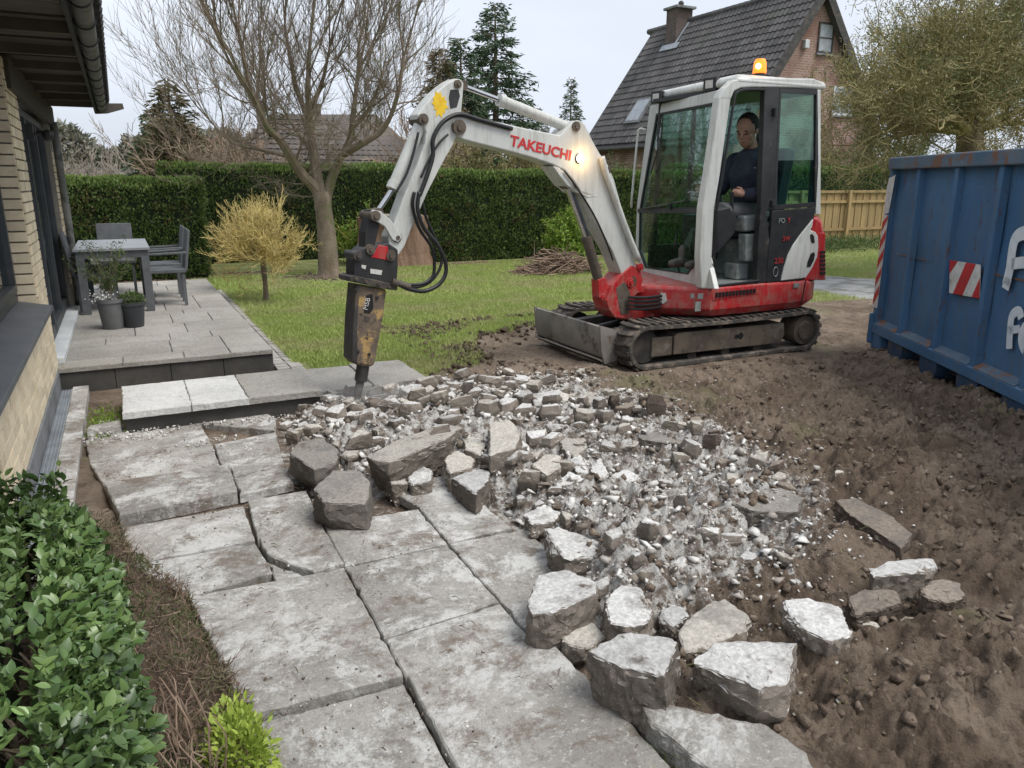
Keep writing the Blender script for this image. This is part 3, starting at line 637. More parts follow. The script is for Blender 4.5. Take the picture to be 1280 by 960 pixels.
# ------------------------------------------------------------------ raised patio with its slabs
pb = MB(); pb.box((PATIO_X0, PATIO_Y0 + .05, -.1), (PATIO_X1 - .03, PATIO_Y1, PZ - .035))
patio = put('patio', pb.V, pb.F, M['dark_stone'], kind='structure')
for i in range(4):
    a = PATIO_X0 + (PATIO_X1 - PATIO_X0) * i / 4; b = PATIO_X0 + (PATIO_X1 - PATIO_X0) * (i + 1) / 4
    m_ = MB(); m_.box((a + .002, PATIO_Y0 + .02, -.08), (b - .002, PATIO_Y0 + .046, PZ - .04)); m_.put('riser_stone', M['dark_stone'], patio, bevel=.004)
yy = PATIO_Y0; row = 0
widths = [[.0,.5,.98,1.36,1.72],[.0,.9,1.36,1.72],[.0,.36,.92,1.30,1.72],[.0,.62,1.1,1.72],[0,.45,1.0,1.4,1.72],[0,.55,1.15,1.72]]
depths = [.28,.62,.34,.62,.62,.34,.62,.62,.62,.62,.6]
while yy < PATIO_Y1 - .1:
    d = depths[row % len(depths)]; W = widths[row % len(widths)]; y2 = min(yy + d, PATIO_Y1)
    for a, b in zip(W[:-1], W[1:]):
        slab([(PATIO_X0 + a, yy), (PATIO_X0 + b, yy), (PATIO_X0 + b, y2), (PATIO_X0 + a, y2)], PZ + random.uniform(-.0015, .0015), .04, M['patio'], patio, jit=.0015, step=.09, gap=.003)
    yy = y2; row += 1
ed = put('lawn_edging', [(1.12, 6.75, -.03), (1.36, 6.75, -.03), (1.36, 13, -.03), (1.12, 13, -.03)], [(0, 1, 2, 3)], M['mortar'], kind='structure')
cob = None
yy = 6.76; k = 0
while yy < 12.9:
    if cob is None:
        mm = MB(); mm.box((-.055, -.047, -.05), (.055, .047, .0)); o = put('edging_stone', [(v[0] + 1.18, v[1] + yy, v[2] + .006) for v in mm.V], mm.F, M['patio'], ed, bevel=.006); cob = o.data; cm = o
        base_z = WL[o.name].z
    for xx in (1.18, 1.30):
        if k == 0 and xx == 1.18: continue
        o = inst('edging_stone', cob, ed, (xx, yy + (0 if xx < 1.2 else .03), base_z + random.uniform(-.004, .006)), (random.uniform(-.03, .03), random.uniform(-.03, .03), random.uniform(-.04, .04)))
    yy += .1; k += 1

# ------------------------------------------------------------------ broken concrete
def hullmesh(name, pts, m, parent=None, cuts=2, rough=.012, origin=None, fine=9, **kw):
    bm = bmesh.new()
    for p in pts: bm.verts.new(p)
    r = bmesh.ops.convex_hull(bm, input=bm.verts)
    bmesh.ops.delete(bm, geom=[g for g in r['geom_interior'] if isinstance(g, bmesh.types.BMVert)], context='VERTS')
    bmesh.ops.dissolve_limit(bm, angle_limit=.12, verts=bm.verts, edges=bm.edges)
    bmesh.ops.bevel(bm, geom=list(bm.edges), offset=min(.005, rough * .5), segments=1, affect='EDGES')
    bmesh.ops.triangulate(bm, faces=bm.faces)
    size = max((max(v.co[i] for v in bm.verts) - min(v.co[i] for v in bm.verts)) for i in range(3))
    for _ in range(cuts):
        lim = size / fine
        es = [e for e in bm.edges if e.calc_length() > lim]
        if not es: break
        bmesh.ops.subdivide_edges(bm, edges=es, cuts=1, use_grid_fill=False)
        bmesh.ops.triangulate(bm, faces=[f for f in bm.faces if len(f.verts) > 3])
    sd_ = Vector((random.uniform(-50, 50), random.uniform(-50, 50), 0))
    for v in bm.verts:
        side_ = 1 - max(0, v.normal.z)**2 * .75
        n = mnoise.fractal((v.co + sd_) * 26, .6, 2.2, 5); n2 = mnoise.noise_vector((v.co + sd_) * 7); n3 = mnoise.noise_vector((v.co + sd_) * 45)
        v.co += v.normal * n * rough * .8 * side_ + n2 * rough * .35 * side_ + n3 * rough * .22
    V = [v.co[:] for v in bm.verts]; F = [tuple(x.index for x in f.verts) for f in bm.faces]; bm.free()
    return put(name, V, F, m, parent, auto=28, **kw)
def chunk(px, z, th, m, label, name='concrete_chunk', taper=.9, lift=(0, 0), group='broken concrete pieces', rough=.011, cat='concrete chunk', tilt=0):
    top = [G(u, v, z) for u, v in px]; c = sum(top, Vector()) / len(top)
    for i, p in enumerate(top): p.z += (p.x - c.x)*lift[0] + (p.y - c.y)*lift[1] + (random.uniform(-.03, .0) if random.random() < .4 and z > .06 else random.uniform(-.006, .006))
    gz = float(gheight(np.array([c.x]), np.array([c.y]))[0]); th = max(th, z - gz + .015)
    bot = []
    sh_ = Vector((random.uniform(-.025, .025), random.uniform(-.03, .02), 0))
    for p in top:
        q = c + sh_ + (p - c) * random.uniform(taper - .28, taper + .16); bot.append(Vector((q.x, q.y, p.z - th)))
    mid = [Vector(((p.x - c.x)*k_ + c.x, (p.y - c.y)*k_ + c.y, p.z - th * random.uniform(.15, .85))) for p in top for k_ in (random.uniform(.96, 1.10),)]
    return hullmesh(name, top + mid + bot, M[m], cuts=6, rough=rough*1.35, fine=14, label=label, cat=cat, group=group)
CH = [
 ([(362,567),(372,549),(402,548),(424,562),(420,577),(393,586)], .15, .12, 'chunk_grey', 'dark grey concrete lump at the left end of the rubble, behind another block'),
 ([(392,611),(416,587),(450,587),(464,604),(458,624),(405,628)], .16, .18, 'chunk_grey', 'squarish grey concrete block standing on the corner of the paving'),
 ([(458,572),(495,550),(552,525),(578,528),(562,545),(487,578)], .20, .07, 'chunk_tan', 'long tilted slab piece lying on top of rounded lumps'),
 ([(612,529),(638,524),(652,540),(644,560),(612,566)], .22, .18, 'chunk_tan', 'upright tan lump on the pile right of the tilted slab'),
 ([(565,596),(594,580),(612,583),(611,600),(595,616)], .13, .1, 'chunk_white', 'wedge-shaped pale lump touching the paving edge below the tilted slab'),
 ([(484,597),(493,588),(507,592),(508,603),(490,607)], .08, .08, 'chunk_tan', 'left one of two rounded lumps tucked under the tilted slab'),
 ([(509,594),(527,580),(541,586),(538,600),(515,603)], .09, .09, 'chunk_white', 'right one of two rounded lumps tucked under the tilted slab'),
 ([(555,572),(572,562),(593,568),(590,585),(562,590)], .13, .1, 'chunk_tan', 'brown-sided lump between the tilted slab and the wedge-shaped lump'),
 ([(578,545),(600,538),(607,552),(600,567),(582,560)], .15, .12, 'chunk_tan', 'lump wedged behind the right end of the tilted slab'),
 ([(408,520),(467,509),(487,522),(442,543),(420,541)], .10, .1, 'chunk_white', 'dust-white flat piece right under the chisel'),
 ([(664,580),(682,563),(700,566),(701,584),(683,594)], .15, .1, 'chunk_tan', 'pointed pale block in the middle of the rubble pile'),
 ([(712,574),(725,569),(736,572),(736,587),(720,589)], .12, .09, 'chunk_white', 'left half of a split white lump in the upper pile'),
 ([(738,573),(750,573),(762,588),(752,596),(739,588)], .12, .09, 'chunk_white', 'right half of a split white lump in the upper pile'),
 ([(788,529),(816,526),(860,541),(858,551),(802,548)], .17, .1, 'chunk_grey', 'brown-grey slab fragment at the far right edge of the pile'),
 ([(766,533),(788,538),(800,546),(795,558),(770,556)], .14, .1, 'chunk_tan', 'tan lump leaning on the brown-grey slab fragment'),
 ([(700,542),(729,540),(735,560),(718,568),(702,560)], .14, .1, 'chunk_tan', 'blocky tan lump above the split white lump'),
 ([(735,546),(762,550),(763,565),(738,566)], .13, .1, 'chunk_white', 'short white lump left of the tan leaning lump'),
 ([(757,594),(783,587),(800,594),(790,610),(768,608)], .11, .08, 'chunk_white', 'flat-topped white lump in the right half of the pile'),
 ([(691,602),(712,590),(732,593),(728,610),(702,612)], .11, .08, 'chunk_white', 'broad white lump below the pointed block'),
 ([(705,628),(722,614),(742,614),(740,628),(720,640)], .10, .07, 'chunk_white', 'white lump above the half white slab fragment'),
 ([(681,662),(698,653),(761,674),(742,690),(706,698),(690,686)], .12, .09, 'chunk_white', 'half white, half brown slab fragment at the end of the paving'),
 ([(910,627),(925,612),(975,608),(1004,622),(996,638),(942,640)], .15, .1, 'chunk_grey', 'whitish weathered block at the right side of the pile, half buried in soil'),
 ([(659,757),(672,713),(705,708),(748,727),(744,743),(686,768),(664,766)], .16, .11, 'chunk_white', 'large wedge with a white top leaning over the paving edge'),
 ([(757,750),(775,729),(800,735),(816,757),(812,775),(793,785),(762,776)], .14, .09, 'chunk_white', 'round-topped white piece behind the biggest triangular block'),
 ([(733,812),(778,791),(835,787),(848,800),(832,848),(790,839),(765,829)], .19, .17, 'chunk_white', 'big triangular white-topped block at the front of the pile'),
 ([(824,762),(838,752),(856,753),(859,770),(842,787),(826,776)], .09, .07, 'chunk_white', 'small smooth white lump between the front blocks'),
 ([(848,790),(872,762),(905,748),(936,770),(930,790),(880,808),(855,812)], .09, .07, 'chunk_tan', 'low mottled piece behind the dark-sided front block'),
 ([(866,818),(895,803),(955,795),(995,803),(985,850),(950,860),(920,842),(880,829)], .19, .16, 'chunk_white', 'thick dark-sided block with a soiled top at the lower centre right'),
 ([(980,748),(1010,746),(1050,757),(1064,794),(1040,805),(1005,788),(985,766)], .17, .14, 'chunk_white', 'brightest white block standing alone on the mud'),
 ([(805,884),(820,876),(870,885),(960,905),(1005,935),(1024,962),(1000,992),(905,978),(862,930),(812,902)], .075, .12, 'concrete', 'long flat slab remnant sunk in the soil at the bottom of the picture'),
 ([(1088,712),(1115,700),(1168,696),(1172,707),(1140,716),(1092,723)], .17, .08, 'chunk_white', 'pale flat slab piece lying on the soil at the right'),
 ([(1058,748),(1080,735),(1118,735),(1130,748),(1100,762),(1070,764)], .14, .1, 'chunk_dirty', 'soil-covered lump under the pale flat piece'),
 ([(1150,735),(1170,724),(1198,730),(1208,744),(1185,752),(1158,748)], .16, .09, 'chunk_dirty', 'brown overhanging lump at the right edge of the torn ground'),
 ([(1070,772),(1085,768),(1100,770),(1099,782),(1080,786)], .09, .06, 'chunk_tan', 'fist-sized angular stone in front of the soil-covered lump'),
 ([(1115,775),(1130,768),(1152,772),(1148,783),(1125,785)], .09, .06, 'chunk_dirty', 'small brown lump right of the fist-sized stone'),
 ([(695,783),(715,775),(740,776),(757,795),(735,812),(708,805)], .05, .06, 'chunk_tan', 'tan lump squeezed between the wedge and the triangular block'),
 ([(1045,622),(1070,619),(1112,643),(1142,668),(1126,682),(1060,642)], .12, .12, 'chunk_dirty', 'long buried slab edge running through the brown soil'),
 ([(1165,690),(1185,683),(1212,698),(1208,710),(1178,704)], .08, .08, 'chunk_tan', 'pale stone peeping out of the soil at the far right'),
 ([(655,640),(680,628),(700,640),(690,652),(664,655)], .08, .07, 'chunk_white', 'flat white piece between the paving edge and the half white fragment'),
 ([(500,505),(545,498),(600,508),(580,520),(520,522)], .08, .08, 'chunk_tan', 'broad dusty piece behind the tilted slab'),
 ([(625,505),(655,500),(668,515),(650,526),(630,520)], .15, .12, 'chunk_tan', 'grey-brown lump at the back of the pile above the upright lump'),
 ([(665,492),(700,484),(706,500),(690,508),(668,506)], .12, .12, 'chunk_white', 'white-capped lump at the far back of the pile'),
 ([(718,497),(740,488),(752,500),(735,512)], .10, .1, 'chunk_tan', 'small lump at the back right of the pile near the excavator'),
 ([(860,608),(880,600),(896,612),(884,626),(864,624)], .08, .08, 'chunk_white', 'white lump left of the half-buried weathered block'),
]
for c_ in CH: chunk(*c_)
SHORT = ['the left dark block', 'the squarish grey block', 'the tilted slab', 'the upright tan lump', 'the wedge-shaped lump', 'the left lump under the slab', 'the right lump under the slab', 'the brown-sided lump', 'the lump wedged behind the slab', 'the dust-white piece under the chisel', 'the pointed block', 'the left split lump', 'the right split lump', 'the brown-grey slab fragment', 'the tan leaning lump', 'the blocky tan lump', 'the short white lump', 'the flat-topped white lump', 'the broad white lump', 'the white lump above the half white fragment', 'the half white fragment', 'the weathered whitish block', 'the large white wedge', 'the round-topped white piece', 'the big triangular block', 'the small smooth white lump', 'the low mottled piece', 'the thick dark-sided block', 'the brightest lone block', 'the sunken slab', 'the pale flat piece', 'the soil-covered lump', 'the overhanging brown lump', 'the fist-sized stone', 'the small brown lump', 'the squeezed tan lump', 'the buried slab edge', 'the stone in the far soil', 'the flat white edge piece', 'the broad dusty piece', 'the rearmost grey-brown lump', 'the white-capped rear lump', 'the rear right lump', 'the white lump beside the weathered block']
assert len(SHORT) == len(CH)
used = {}
# the remaining lumps: sizes fall off towards the edges
rr = random.Random(5); placed = []; lumps = []
zones = [('white', 'small white concrete lump in the pale middle of the rubble pile', 'small white lumps in the middle of the pile', 'chunk_white'),
         ('tan', 'small tan concrete lump in the far part of the rubble pile', 'small tan lumps at the back of the pile', 'chunk_tan'),
         ('soil', 'small soiled concrete lump on the right fringe of the rubble pile', 'small soiled lumps on the fringe of the pile', 'chunk_dirty')]
px_ = [np.array(p) for p in PILE]; cnt = 0; tries = 0
big = [sum((G(u, v, .08) for u, v in c_[0]), Vector()) / len(c_[0]) for c_ in CH]
while cnt < 250 and tries < 60000:
    tries += 1
    x = rr.uniform(.6, 3.9); y = rr.uniform(1.9, 5.9)
    if cnt < 150 and (y < 3.3 or x > 3.1): continue
    d = float(polydist(np.array([x]), np.array([y]), PILE)[0])
    if d < -.12 or float(polydist(np.array([x]), np.array([y]), SLABZONE)[0]) > -.03: continue
    back = y > 3.3 and x < 3.1
    if cnt < 150 and not back: continue
    s = (rr.uniform(.045, .092) if cnt < 110 else rr.uniform(.03, .065)) * (1 if d > .12 else .65)
    if any((x - q[0])**2 + (y - q[1])**2 < (.80*(s + q[2]))**2 for q in placed): continue
    if any((x - b.x)**2 + (y - b.y)**2 < (s + .07)**2 for b in big): continue
    placed.append((x, y, s)); cnt += 1
    zi = 0 if (y < 4.7 and x < 2.9 - (y < 3)*.3) else (1 if y >= 4.5 else 2)
    if zi == 1 and rr.random() < .45: mm_ = 'chunk_white'
    elif zi == 0 and rr.random() < .22: mm_ = 'chunk_tan'
    elif zi == 2 and rr.random() < .5: mm_ = 'chunk_tan'
    else: mm_ = zones[zi][3]
    gz = float(gheight(np.array([x]), np.array([y]))[0]); pts = []
    a0 = rr.uniform(0, 6.28); tx, ty = rr.uniform(-.35, .35), rr.uniform(-.35, .35); k = rr.choice([3, 4, 4, 5]); hh = s * rr.uniform(.6, 1.5)
    for i in range(k):
        a = a0 + 6.283 * i / k + rr.uniform(-.35, .35)
        for lv, sc_ in ((hh, rr.uniform(.55, .95)), (hh*.45, rr.uniform(.9, 1.15)), (-.01, .85)):
            dx, dy = math.cos(a)*s*sc_*1.2, math.sin(a)*s*sc_*.95; pts.append(Vector((x + dx, y + dy, gz + lv + (dx*tx + dy*ty) * (lv > 0))))
    bi = min(range(len(big)), key=lambda j: (big[j].x - x)**2 + (big[j].y - y)**2); rv = Vector((x - big[bi].x, y - big[bi].y)); sx_ = rv.x*CY - rv.y*SY; sy_ = rv.x*SY + rv.y*CY
    rel = ('right of' if sx_ > 0 else 'left of') if abs(sx_) > abs(sy_)*.8 else ('behind' if sy_ > 0 else 'in front of')
    col_ = {'chunk_white': 'white', 'chunk_tan': 'tan', 'chunk_dirty': 'soil-stained'}[mm_]; sz_ = 'large' if s > .07 else ('medium' if s > .045 else 'small')
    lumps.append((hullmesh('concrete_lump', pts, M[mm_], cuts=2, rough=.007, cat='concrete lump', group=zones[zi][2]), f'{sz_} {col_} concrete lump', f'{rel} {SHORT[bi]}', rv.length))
for key in sorted({(a, b) for _, a, b, _ in lumps}):
    L_ = sorted([l for l in lumps if (l[1], l[2]) == key], key=lambda l: l[3]); ords = ['nearest', 'second nearest', 'third nearest', 'fourth nearest', 'fifth nearest', 'sixth nearest', 'seventh nearest', 'eighth nearest', 'ninth nearest', 'tenth nearest']
    for i_, l in enumerate(L_): l[0]['label'] = f'{key[0]} {key[1]}' if len(L_) == 1 else f'{key[0]}, {ords[min(i_, 9)]} {key[1]}'
# ================================================================== HOUSE AT THE LEFT
WX = -.60
house = empty('house', (WX, 6.5, 0), 'cream brick house with slate-grey window, deep eave and glass door at the left', 'house')
wl = MB(); wl.box((WX - .30, 2.2, -.1), (WX - .012, 6.5, .78)); wl.box((WX - .30, 6.5, -.1), (WX - .012, 7.22, 2.5)); wl.box((WX - .30, 10.35, -.1), (WX - .012, 10.75, 2.5)); wl.box((WX-.30, 2.2, 2.2), (WX-.16, 6.5, 2.5))
wl.box((WX - 3, 10.75, -.1), (WX - .3, 10.6, 2.5)); wl.box((WX - 3.0, 2.0, -.1), (WX - .02, 2.2, 2.5))
for k_ in range(6):
    w1 = MB(); w1.V = wl.V[k_*8:(k_+1)*8]; w1.F = [tuple(i - k_*8 for i in f) for f in wl.F[k_*6:(k_+1)*6]]; w1.put('wall', M['mortar'], house)
pl = MB(); pl.box((WX - .02, 2.2, -.06), (WX + .012, 7.2, .17)); pl.put('plinth', M['plinth'], house, bevel=.004)
bm0 = MB(); bm0.box((-.02, -.1, -.031), (.0, .1, .031)); bm0.m = 0
bo = put('brick', [(v[0] + WX + .001, v[1] + 2.4, v[2] + .21) for v in bm0.V], bm0.F, M['brick'], house, bevel=.004)
nb = 1
def bricks(x, y0, y1, z0, z1, rows_face='x'):
    global nb
    z = z0; r = 0
    while z < z1 - .03:
        y = y0 - (.105 if r % 2 else 0)
        while y < y1 - .01:
            a = max(y, y0); b = min(y + .2, y1)
            if b - a > .03 and nb < 299:
                inst('brick', bo.data, house, (x - .009 + random.uniform(-.0015, .0015), (a + b) / 2, z + .031), (0, 0, 0), (1, (b - a) / .2, 1)); nb += 1
            y += .21
        z += .0745; r += 1
bricks(WX, 3.9, 6.5, .175, .78); bricks(WX, 6.5, 7.2, .175, 2.45)
z = .83; r = 0                                     # the pillar's narrow side that faces the camera
while z < 2.42 and nb < 299:
    inst('brick', bo.data, house, (WX - .085, 6.492, z), (0, 0, -math.pi/2), (1, .78, 1)); z += .0745; nb += 1
bricks(WX, 10.37, 10.73, .5, 2.2)
si = MB(); si.prism([(WX - .16, 3.4, .835), (WX + .085, 3.4, .785), (WX + .085, 3.4, .75), (WX - .16, 3.4, .765)], (0, 3.07, 0)); si.put('window_sill', M['sill'], house, bevel=.004)
# window: outer frame, mullion and sash, panes
fx = WX - .15
wf = MB(); wf.box((fx - .05, 3.4, .83), (fx + .03, 6.46, .90)); wf.box((fx - .05, 3.4, 2.13), (fx + .03, 6.46, 2.2)); wf.box((fx - .05, 6.38, .9), (fx + .03, 6.46, 2.13)); wf.box((fx - .05, 5.32, .9), (fx + .032, 5.40, 2.13))
wfo = wf.put('window', M['anthracite'], house, bevel=.004)
sf = MB()
for a, b in ((5.41, 6.37), (3.9, 5.31)):
    sf.box((fx - .03, a, .905), (fx + .045, b, .96)); sf.box((fx - .03, a, 2.07), (fx + .045, b, 2.125)); sf.box((fx - .03, a, .96), (fx + .045, a + .055, 2.07)); sf.box((fx - .03, b - .055, .96), (fx + .045, b, 2.07))
sf.put('sash', M['anthracite'], wfo, bevel=.003)
for a, b in ((5.465, 6.315), (3.955, 5.255)):
    g = MB(); g.box((fx, a, .96), (fx + .006, b, 2.07)); g.put('pane', M['house_glass'], wfo)
hd = MB(); hd.box((fx + .05, 5.45, 1.35), (fx + .075, 5.48, 1.5)); hd.put('handle', M['black_plastic'], wfo)
cu = MB()
for yb in (5.5, 6.0, 4.3): cu.V, cu.F; cu.box((fx - .16, yb, .9), (fx - .13, yb + .22, 2.1))
cu.put('curtain', M['curtain'], house)
rm = MB(); rm.box((fx - 2.4, 3.0, .1), (fx - 2.35, 10.6, 2.4)); rm.box((fx - 2.4, 3.0, 2.38), (fx - .1, 10.6, 2.43)); rm.box((fx-2.4, 3, .06), (fx-.1, 10.6, .12)); rm.put('room_lining', M['plinth'], house)
# glass door wall beyond the pillar
dx = WX - .08
df = MB()
for y in (7.24, 8.3, 9.3, 10.28): df.box((dx - .05, y, PZ + .07), (dx + .02, y + .07, 2.2))
df.box((dx - .05, 7.24, 2.2), (dx + .02, 10.35, 2.27)); df.box((dx - .05, 7.31, PZ + .07), (dx + .02, 10.28, PZ + .17))
dfo = df.put('glass_door', M['anthracite'], house, bevel=.004)
for y in (7.31, 8.37, 9.37):
    g = MB(); g.box((dx - .02, y, PZ + .17), (dx - .013, y + (.99 if y < 8 else .93), 2.2)); g.put('pane', M['house_glass'], dfo)
wt = MB(); wt.box((dx + .022, 7.22, PZ + .05), (dx + .06, 7.36, 2.2)); wt.put('white_post', M['white_frame'], dfo, bevel=.004)
pc = MB()
for k in range(26):
    y = 7.34 + k * .035; pc.box((dx - .09 + .018 * (k % 2), y, PZ + .1), (dx - .075 + .018 * (k % 2), y + .034, 2.15))
pc.put('curtain', M['curtain'], house)
th = MB(); th.box((WX - .14, 7.22, PZ + .002), (WX + .05, 10.34, PZ + .055)); th.put('door_sill', M['white_frame'], house, bevel=.006)
dp_ = MB(); dp_.tube(smoothpath([(WX + .04, 10.5, 2.3), (WX + .05, 10.5, 1.2), (WX + .04, 10.5, .2)], 2), .04, 10); dp_.put('downpipe', M['gutter'], house, smooth=True)
lt = MB(); lt.box((WX, 7.5, 1.98), (WX + .05, 7.58, 2.1)); lt.tube([(WX + .02, 7.54, 2.02), (WX + .14, 7.54, 2.04)], .012, 8); lt.sph((WX + .15, 7.54, 2.02), .045, 10, 8); lt.put('wall_lamp', M['black_metal'], house)
bm_ = MB(); bm_.box((WX - .02, 6.6, 2.28), (WX + .03, 11.0, 2.5)); bm_.put('beam', M['soffit'], house, bevel=.004)
# eave: boards across, carried by rafters, gutter along the outside, tiles above
y = 3.2; kk = 0; sb = None
while y < 10.98:
    w_ = .185
    if sb is None:
        b_ = MB(); b_.box((WX - .3, y, 2.522), (-.13, y + w_, 2.545)); sb = b_.put('soffit_board', M['soffit'], house)
        sbx = WL[sb.name].copy()
    else: inst('soffit_board', sb.data, house, (sbx.x, y + w_ / 2, sbx.z + (.012 if kk % 2 else 0)), (random.uniform(-.02, .02), 0, random.uniform(-.006, .006)))
    y += .2; kk += 1
rf_ = None
for y in (4.4, 5.3, 6.2, 7.0, 7.8, 8.6, 9.4, 10.2):
    b_ = MB(); b_.box((WX - .2, y, 2.46), (-.14, y + .05, 2.52)); b_.put('rafter', M['soffit'], house)
fa = MB(); fa.box((-.135, 3.0, 2.455), (-.112, 11.0, 2.60)); fa.put('fascia', M['roof_dark'], house)
gt = MB(); P1 = []; P2 = []
for k in range(11):
    a = math.pi + math.pi * k / 10; P1.append((math.cos(a)*.052 - .055, 0, math.sin(a)*.052 + 2.52))
for k in range(10, -1, -1):
    a = math.pi + math.pi * k / 10; P1.append((math.cos(a)*.047 - .055, 0, math.sin(a)*.047 + 2.522))
gt.prism([(p[0], 3.0, p[2]) for p in P1], (0, 8.02, 0)); gt.put('gutter', M['gutter'], house)
y = 3.3
while y < 11:
    b_ = MB(); b_.tube([(math.cos(a)*.056 - .055, y, math.sin(a)*.056 + 2.52) for a in [math.pi + math.pi*k/8 for k in range(9)]], .006, 5); b_.put('gutter_bracket', M['black_metal'], house); y += .62
en = MB(); en.prism([(-.13, 10.98, 2.45), (.0, 10.98, 2.46), (.19, 10.98, 2.52), (.18, 10.98, 2.58), (-.13, 10.98, 2.57)], (0, .06, 0)); en.put('verge_board', M['soffit'], house)
rt = MB(); rt.prism([(.02, 2.2, 2.585), (.02, 2.2, 2.62), (-3.4, 2.2, 3.85), (-3.4, 2.2, 3.80)], (0, 8.9, 0)); rt.put('roof', M['roof_dark'], house)
tl_ = MB(); y = 3.0
while y < 11.0:
    tl_.tube([(.035, y + .1, 2.60), (-.35, y + .1, 2.74)], .085, 8, flat=.35); y += .21
tl_.put('eave_tiles', M['roof_dark'], house, kind='stuff')
# drain grate and kerb along the house
kb = MB(); kb.box((-.505, 3.0, -.08), (-.39, 7.03, .035)); kb.put('kerb', M['concrete'], None, bevel=.006, label='narrow concrete kerb between the drain grate and the broken paving', cat='kerb')
gr = empty('drain_grate', (-.56, 5, .02), 'galvanised drain grate running along the house wall', 'drain')
gb = MB(); gb.box((-.60, 3.0, -.02), (-.50, 7.0, -.005)); gb.put('channel', M['black_metal'], gr)
gb = MB(); gb.box((-.595, 3.0, .01), (-.588, 7.0, .026)); gb.box((-.515, 3.0, .01), (-.508, 7.0, .026))
gb.box((-.573, 3.0, .014), (-.570, 7.0, .024)); gb.box((-.553, 3.0, .014), (-.550, 7.0, .024)); gb.box((-.533, 3.0, .014), (-.530, 7.0, .024)); gb.put('side_rails', M['lead'], gr)
gb = MB(); y = 3.0
while y < 6.99: gb.box((-.588, y, .012), (-.515, y + .006, .022)); y += .022
gb.put('grate_bars', M['lead'], gr, kind='stuff')

# ================================================================== GARDEN TABLE, CHAIRS, POTS
tb = empty('garden_table', (-.13, 10.6, PZ), 'grey garden table with a pale top on the raised patio', 'table')
t_ = MB(); t_.box((-.52, 9.86, .90), (.26, 11.45, .93)); t_.put('table_top', M['table_top'], tb, bevel=.004)
t_ = MB(); t_.box((-.50, 9.885, .82), (.24, 9.925, .90)); t_.box((-.50, 11.385, .82), (.24, 11.425, .90)); t_.box((-.50, 9.925, .82), (-.46, 11.385, .9)); t_.box((.20, 9.925, .82), (.24, 11.385, .9)); t_.put('apron', M['wicker'], tb)
for lx, ly in ((-.50, 9.88), (.16, 9.88), (-.50, 11.35), (.16, 11.35)):
    t_ = MB(); t_.box((lx, ly, PZ), (lx + .085, ly + .085, .82)); t_.put('leg', M['wicker'], tb, bevel=.003)
def chair(x, y, rz, label):
    c = empty('garden_chair', (x, y, PZ), label, 'chair', 'grey garden chairs around the table')
    R = Matrix.Rotation(rz, 4, 'Z'); T = Matrix.Translation((x, y, PZ)) @ R
    def P(mb, nm, mt, **k): return put(nm, [tuple(T @ Vector(v)) for v in mb.V], mb.F, mt, c, **k)
    q = MB(); q.box((-.22, -.22, .40), (.22, .22, .45)); P(q, 'seat', M['wicker'], bevel=.01)
    q = MB(); q.prism([(.20, -.22, .42), (.235, -.22, .42), (.31, -.22, .90), (.275, -.22, .92)], (0, .44, 0)); P(q, 'backrest', M['wicker'], bevel=.01)
    for sx, sy in ((-.2, -.2), (-.2, .17), (.17, -.2), (.17, .17)):
        q = MB(); q.box((sx, sy, 0), (sx + .035, sy + .035, .40)); P(q, 'leg', M['wicker'])
    for sy in (-.235, .2):
        q = MB(); q.tube([(-.2, sy + .017, .43), (-.2, sy + .017, .63), (.24, sy + .017, .64)], .016, 6); P(q, 'armrest', M['wicker'])
chair(-.10, 11.85, math.pi/2, 'grey chair at the far head of the garden table')
chair(.42, 10.35, 0, 'nearer grey chair on the lawn side of the garden table'); chair(.42, 11.1, 0, 'farther grey chair on the lawn side of the garden table')
chair(-.33, 10.3, math.pi, 'grey chair between the garden table and the house, nearer one'); chair(-.33, 11.0, math.pi, 'grey chair between the garden table and the house, farther one')
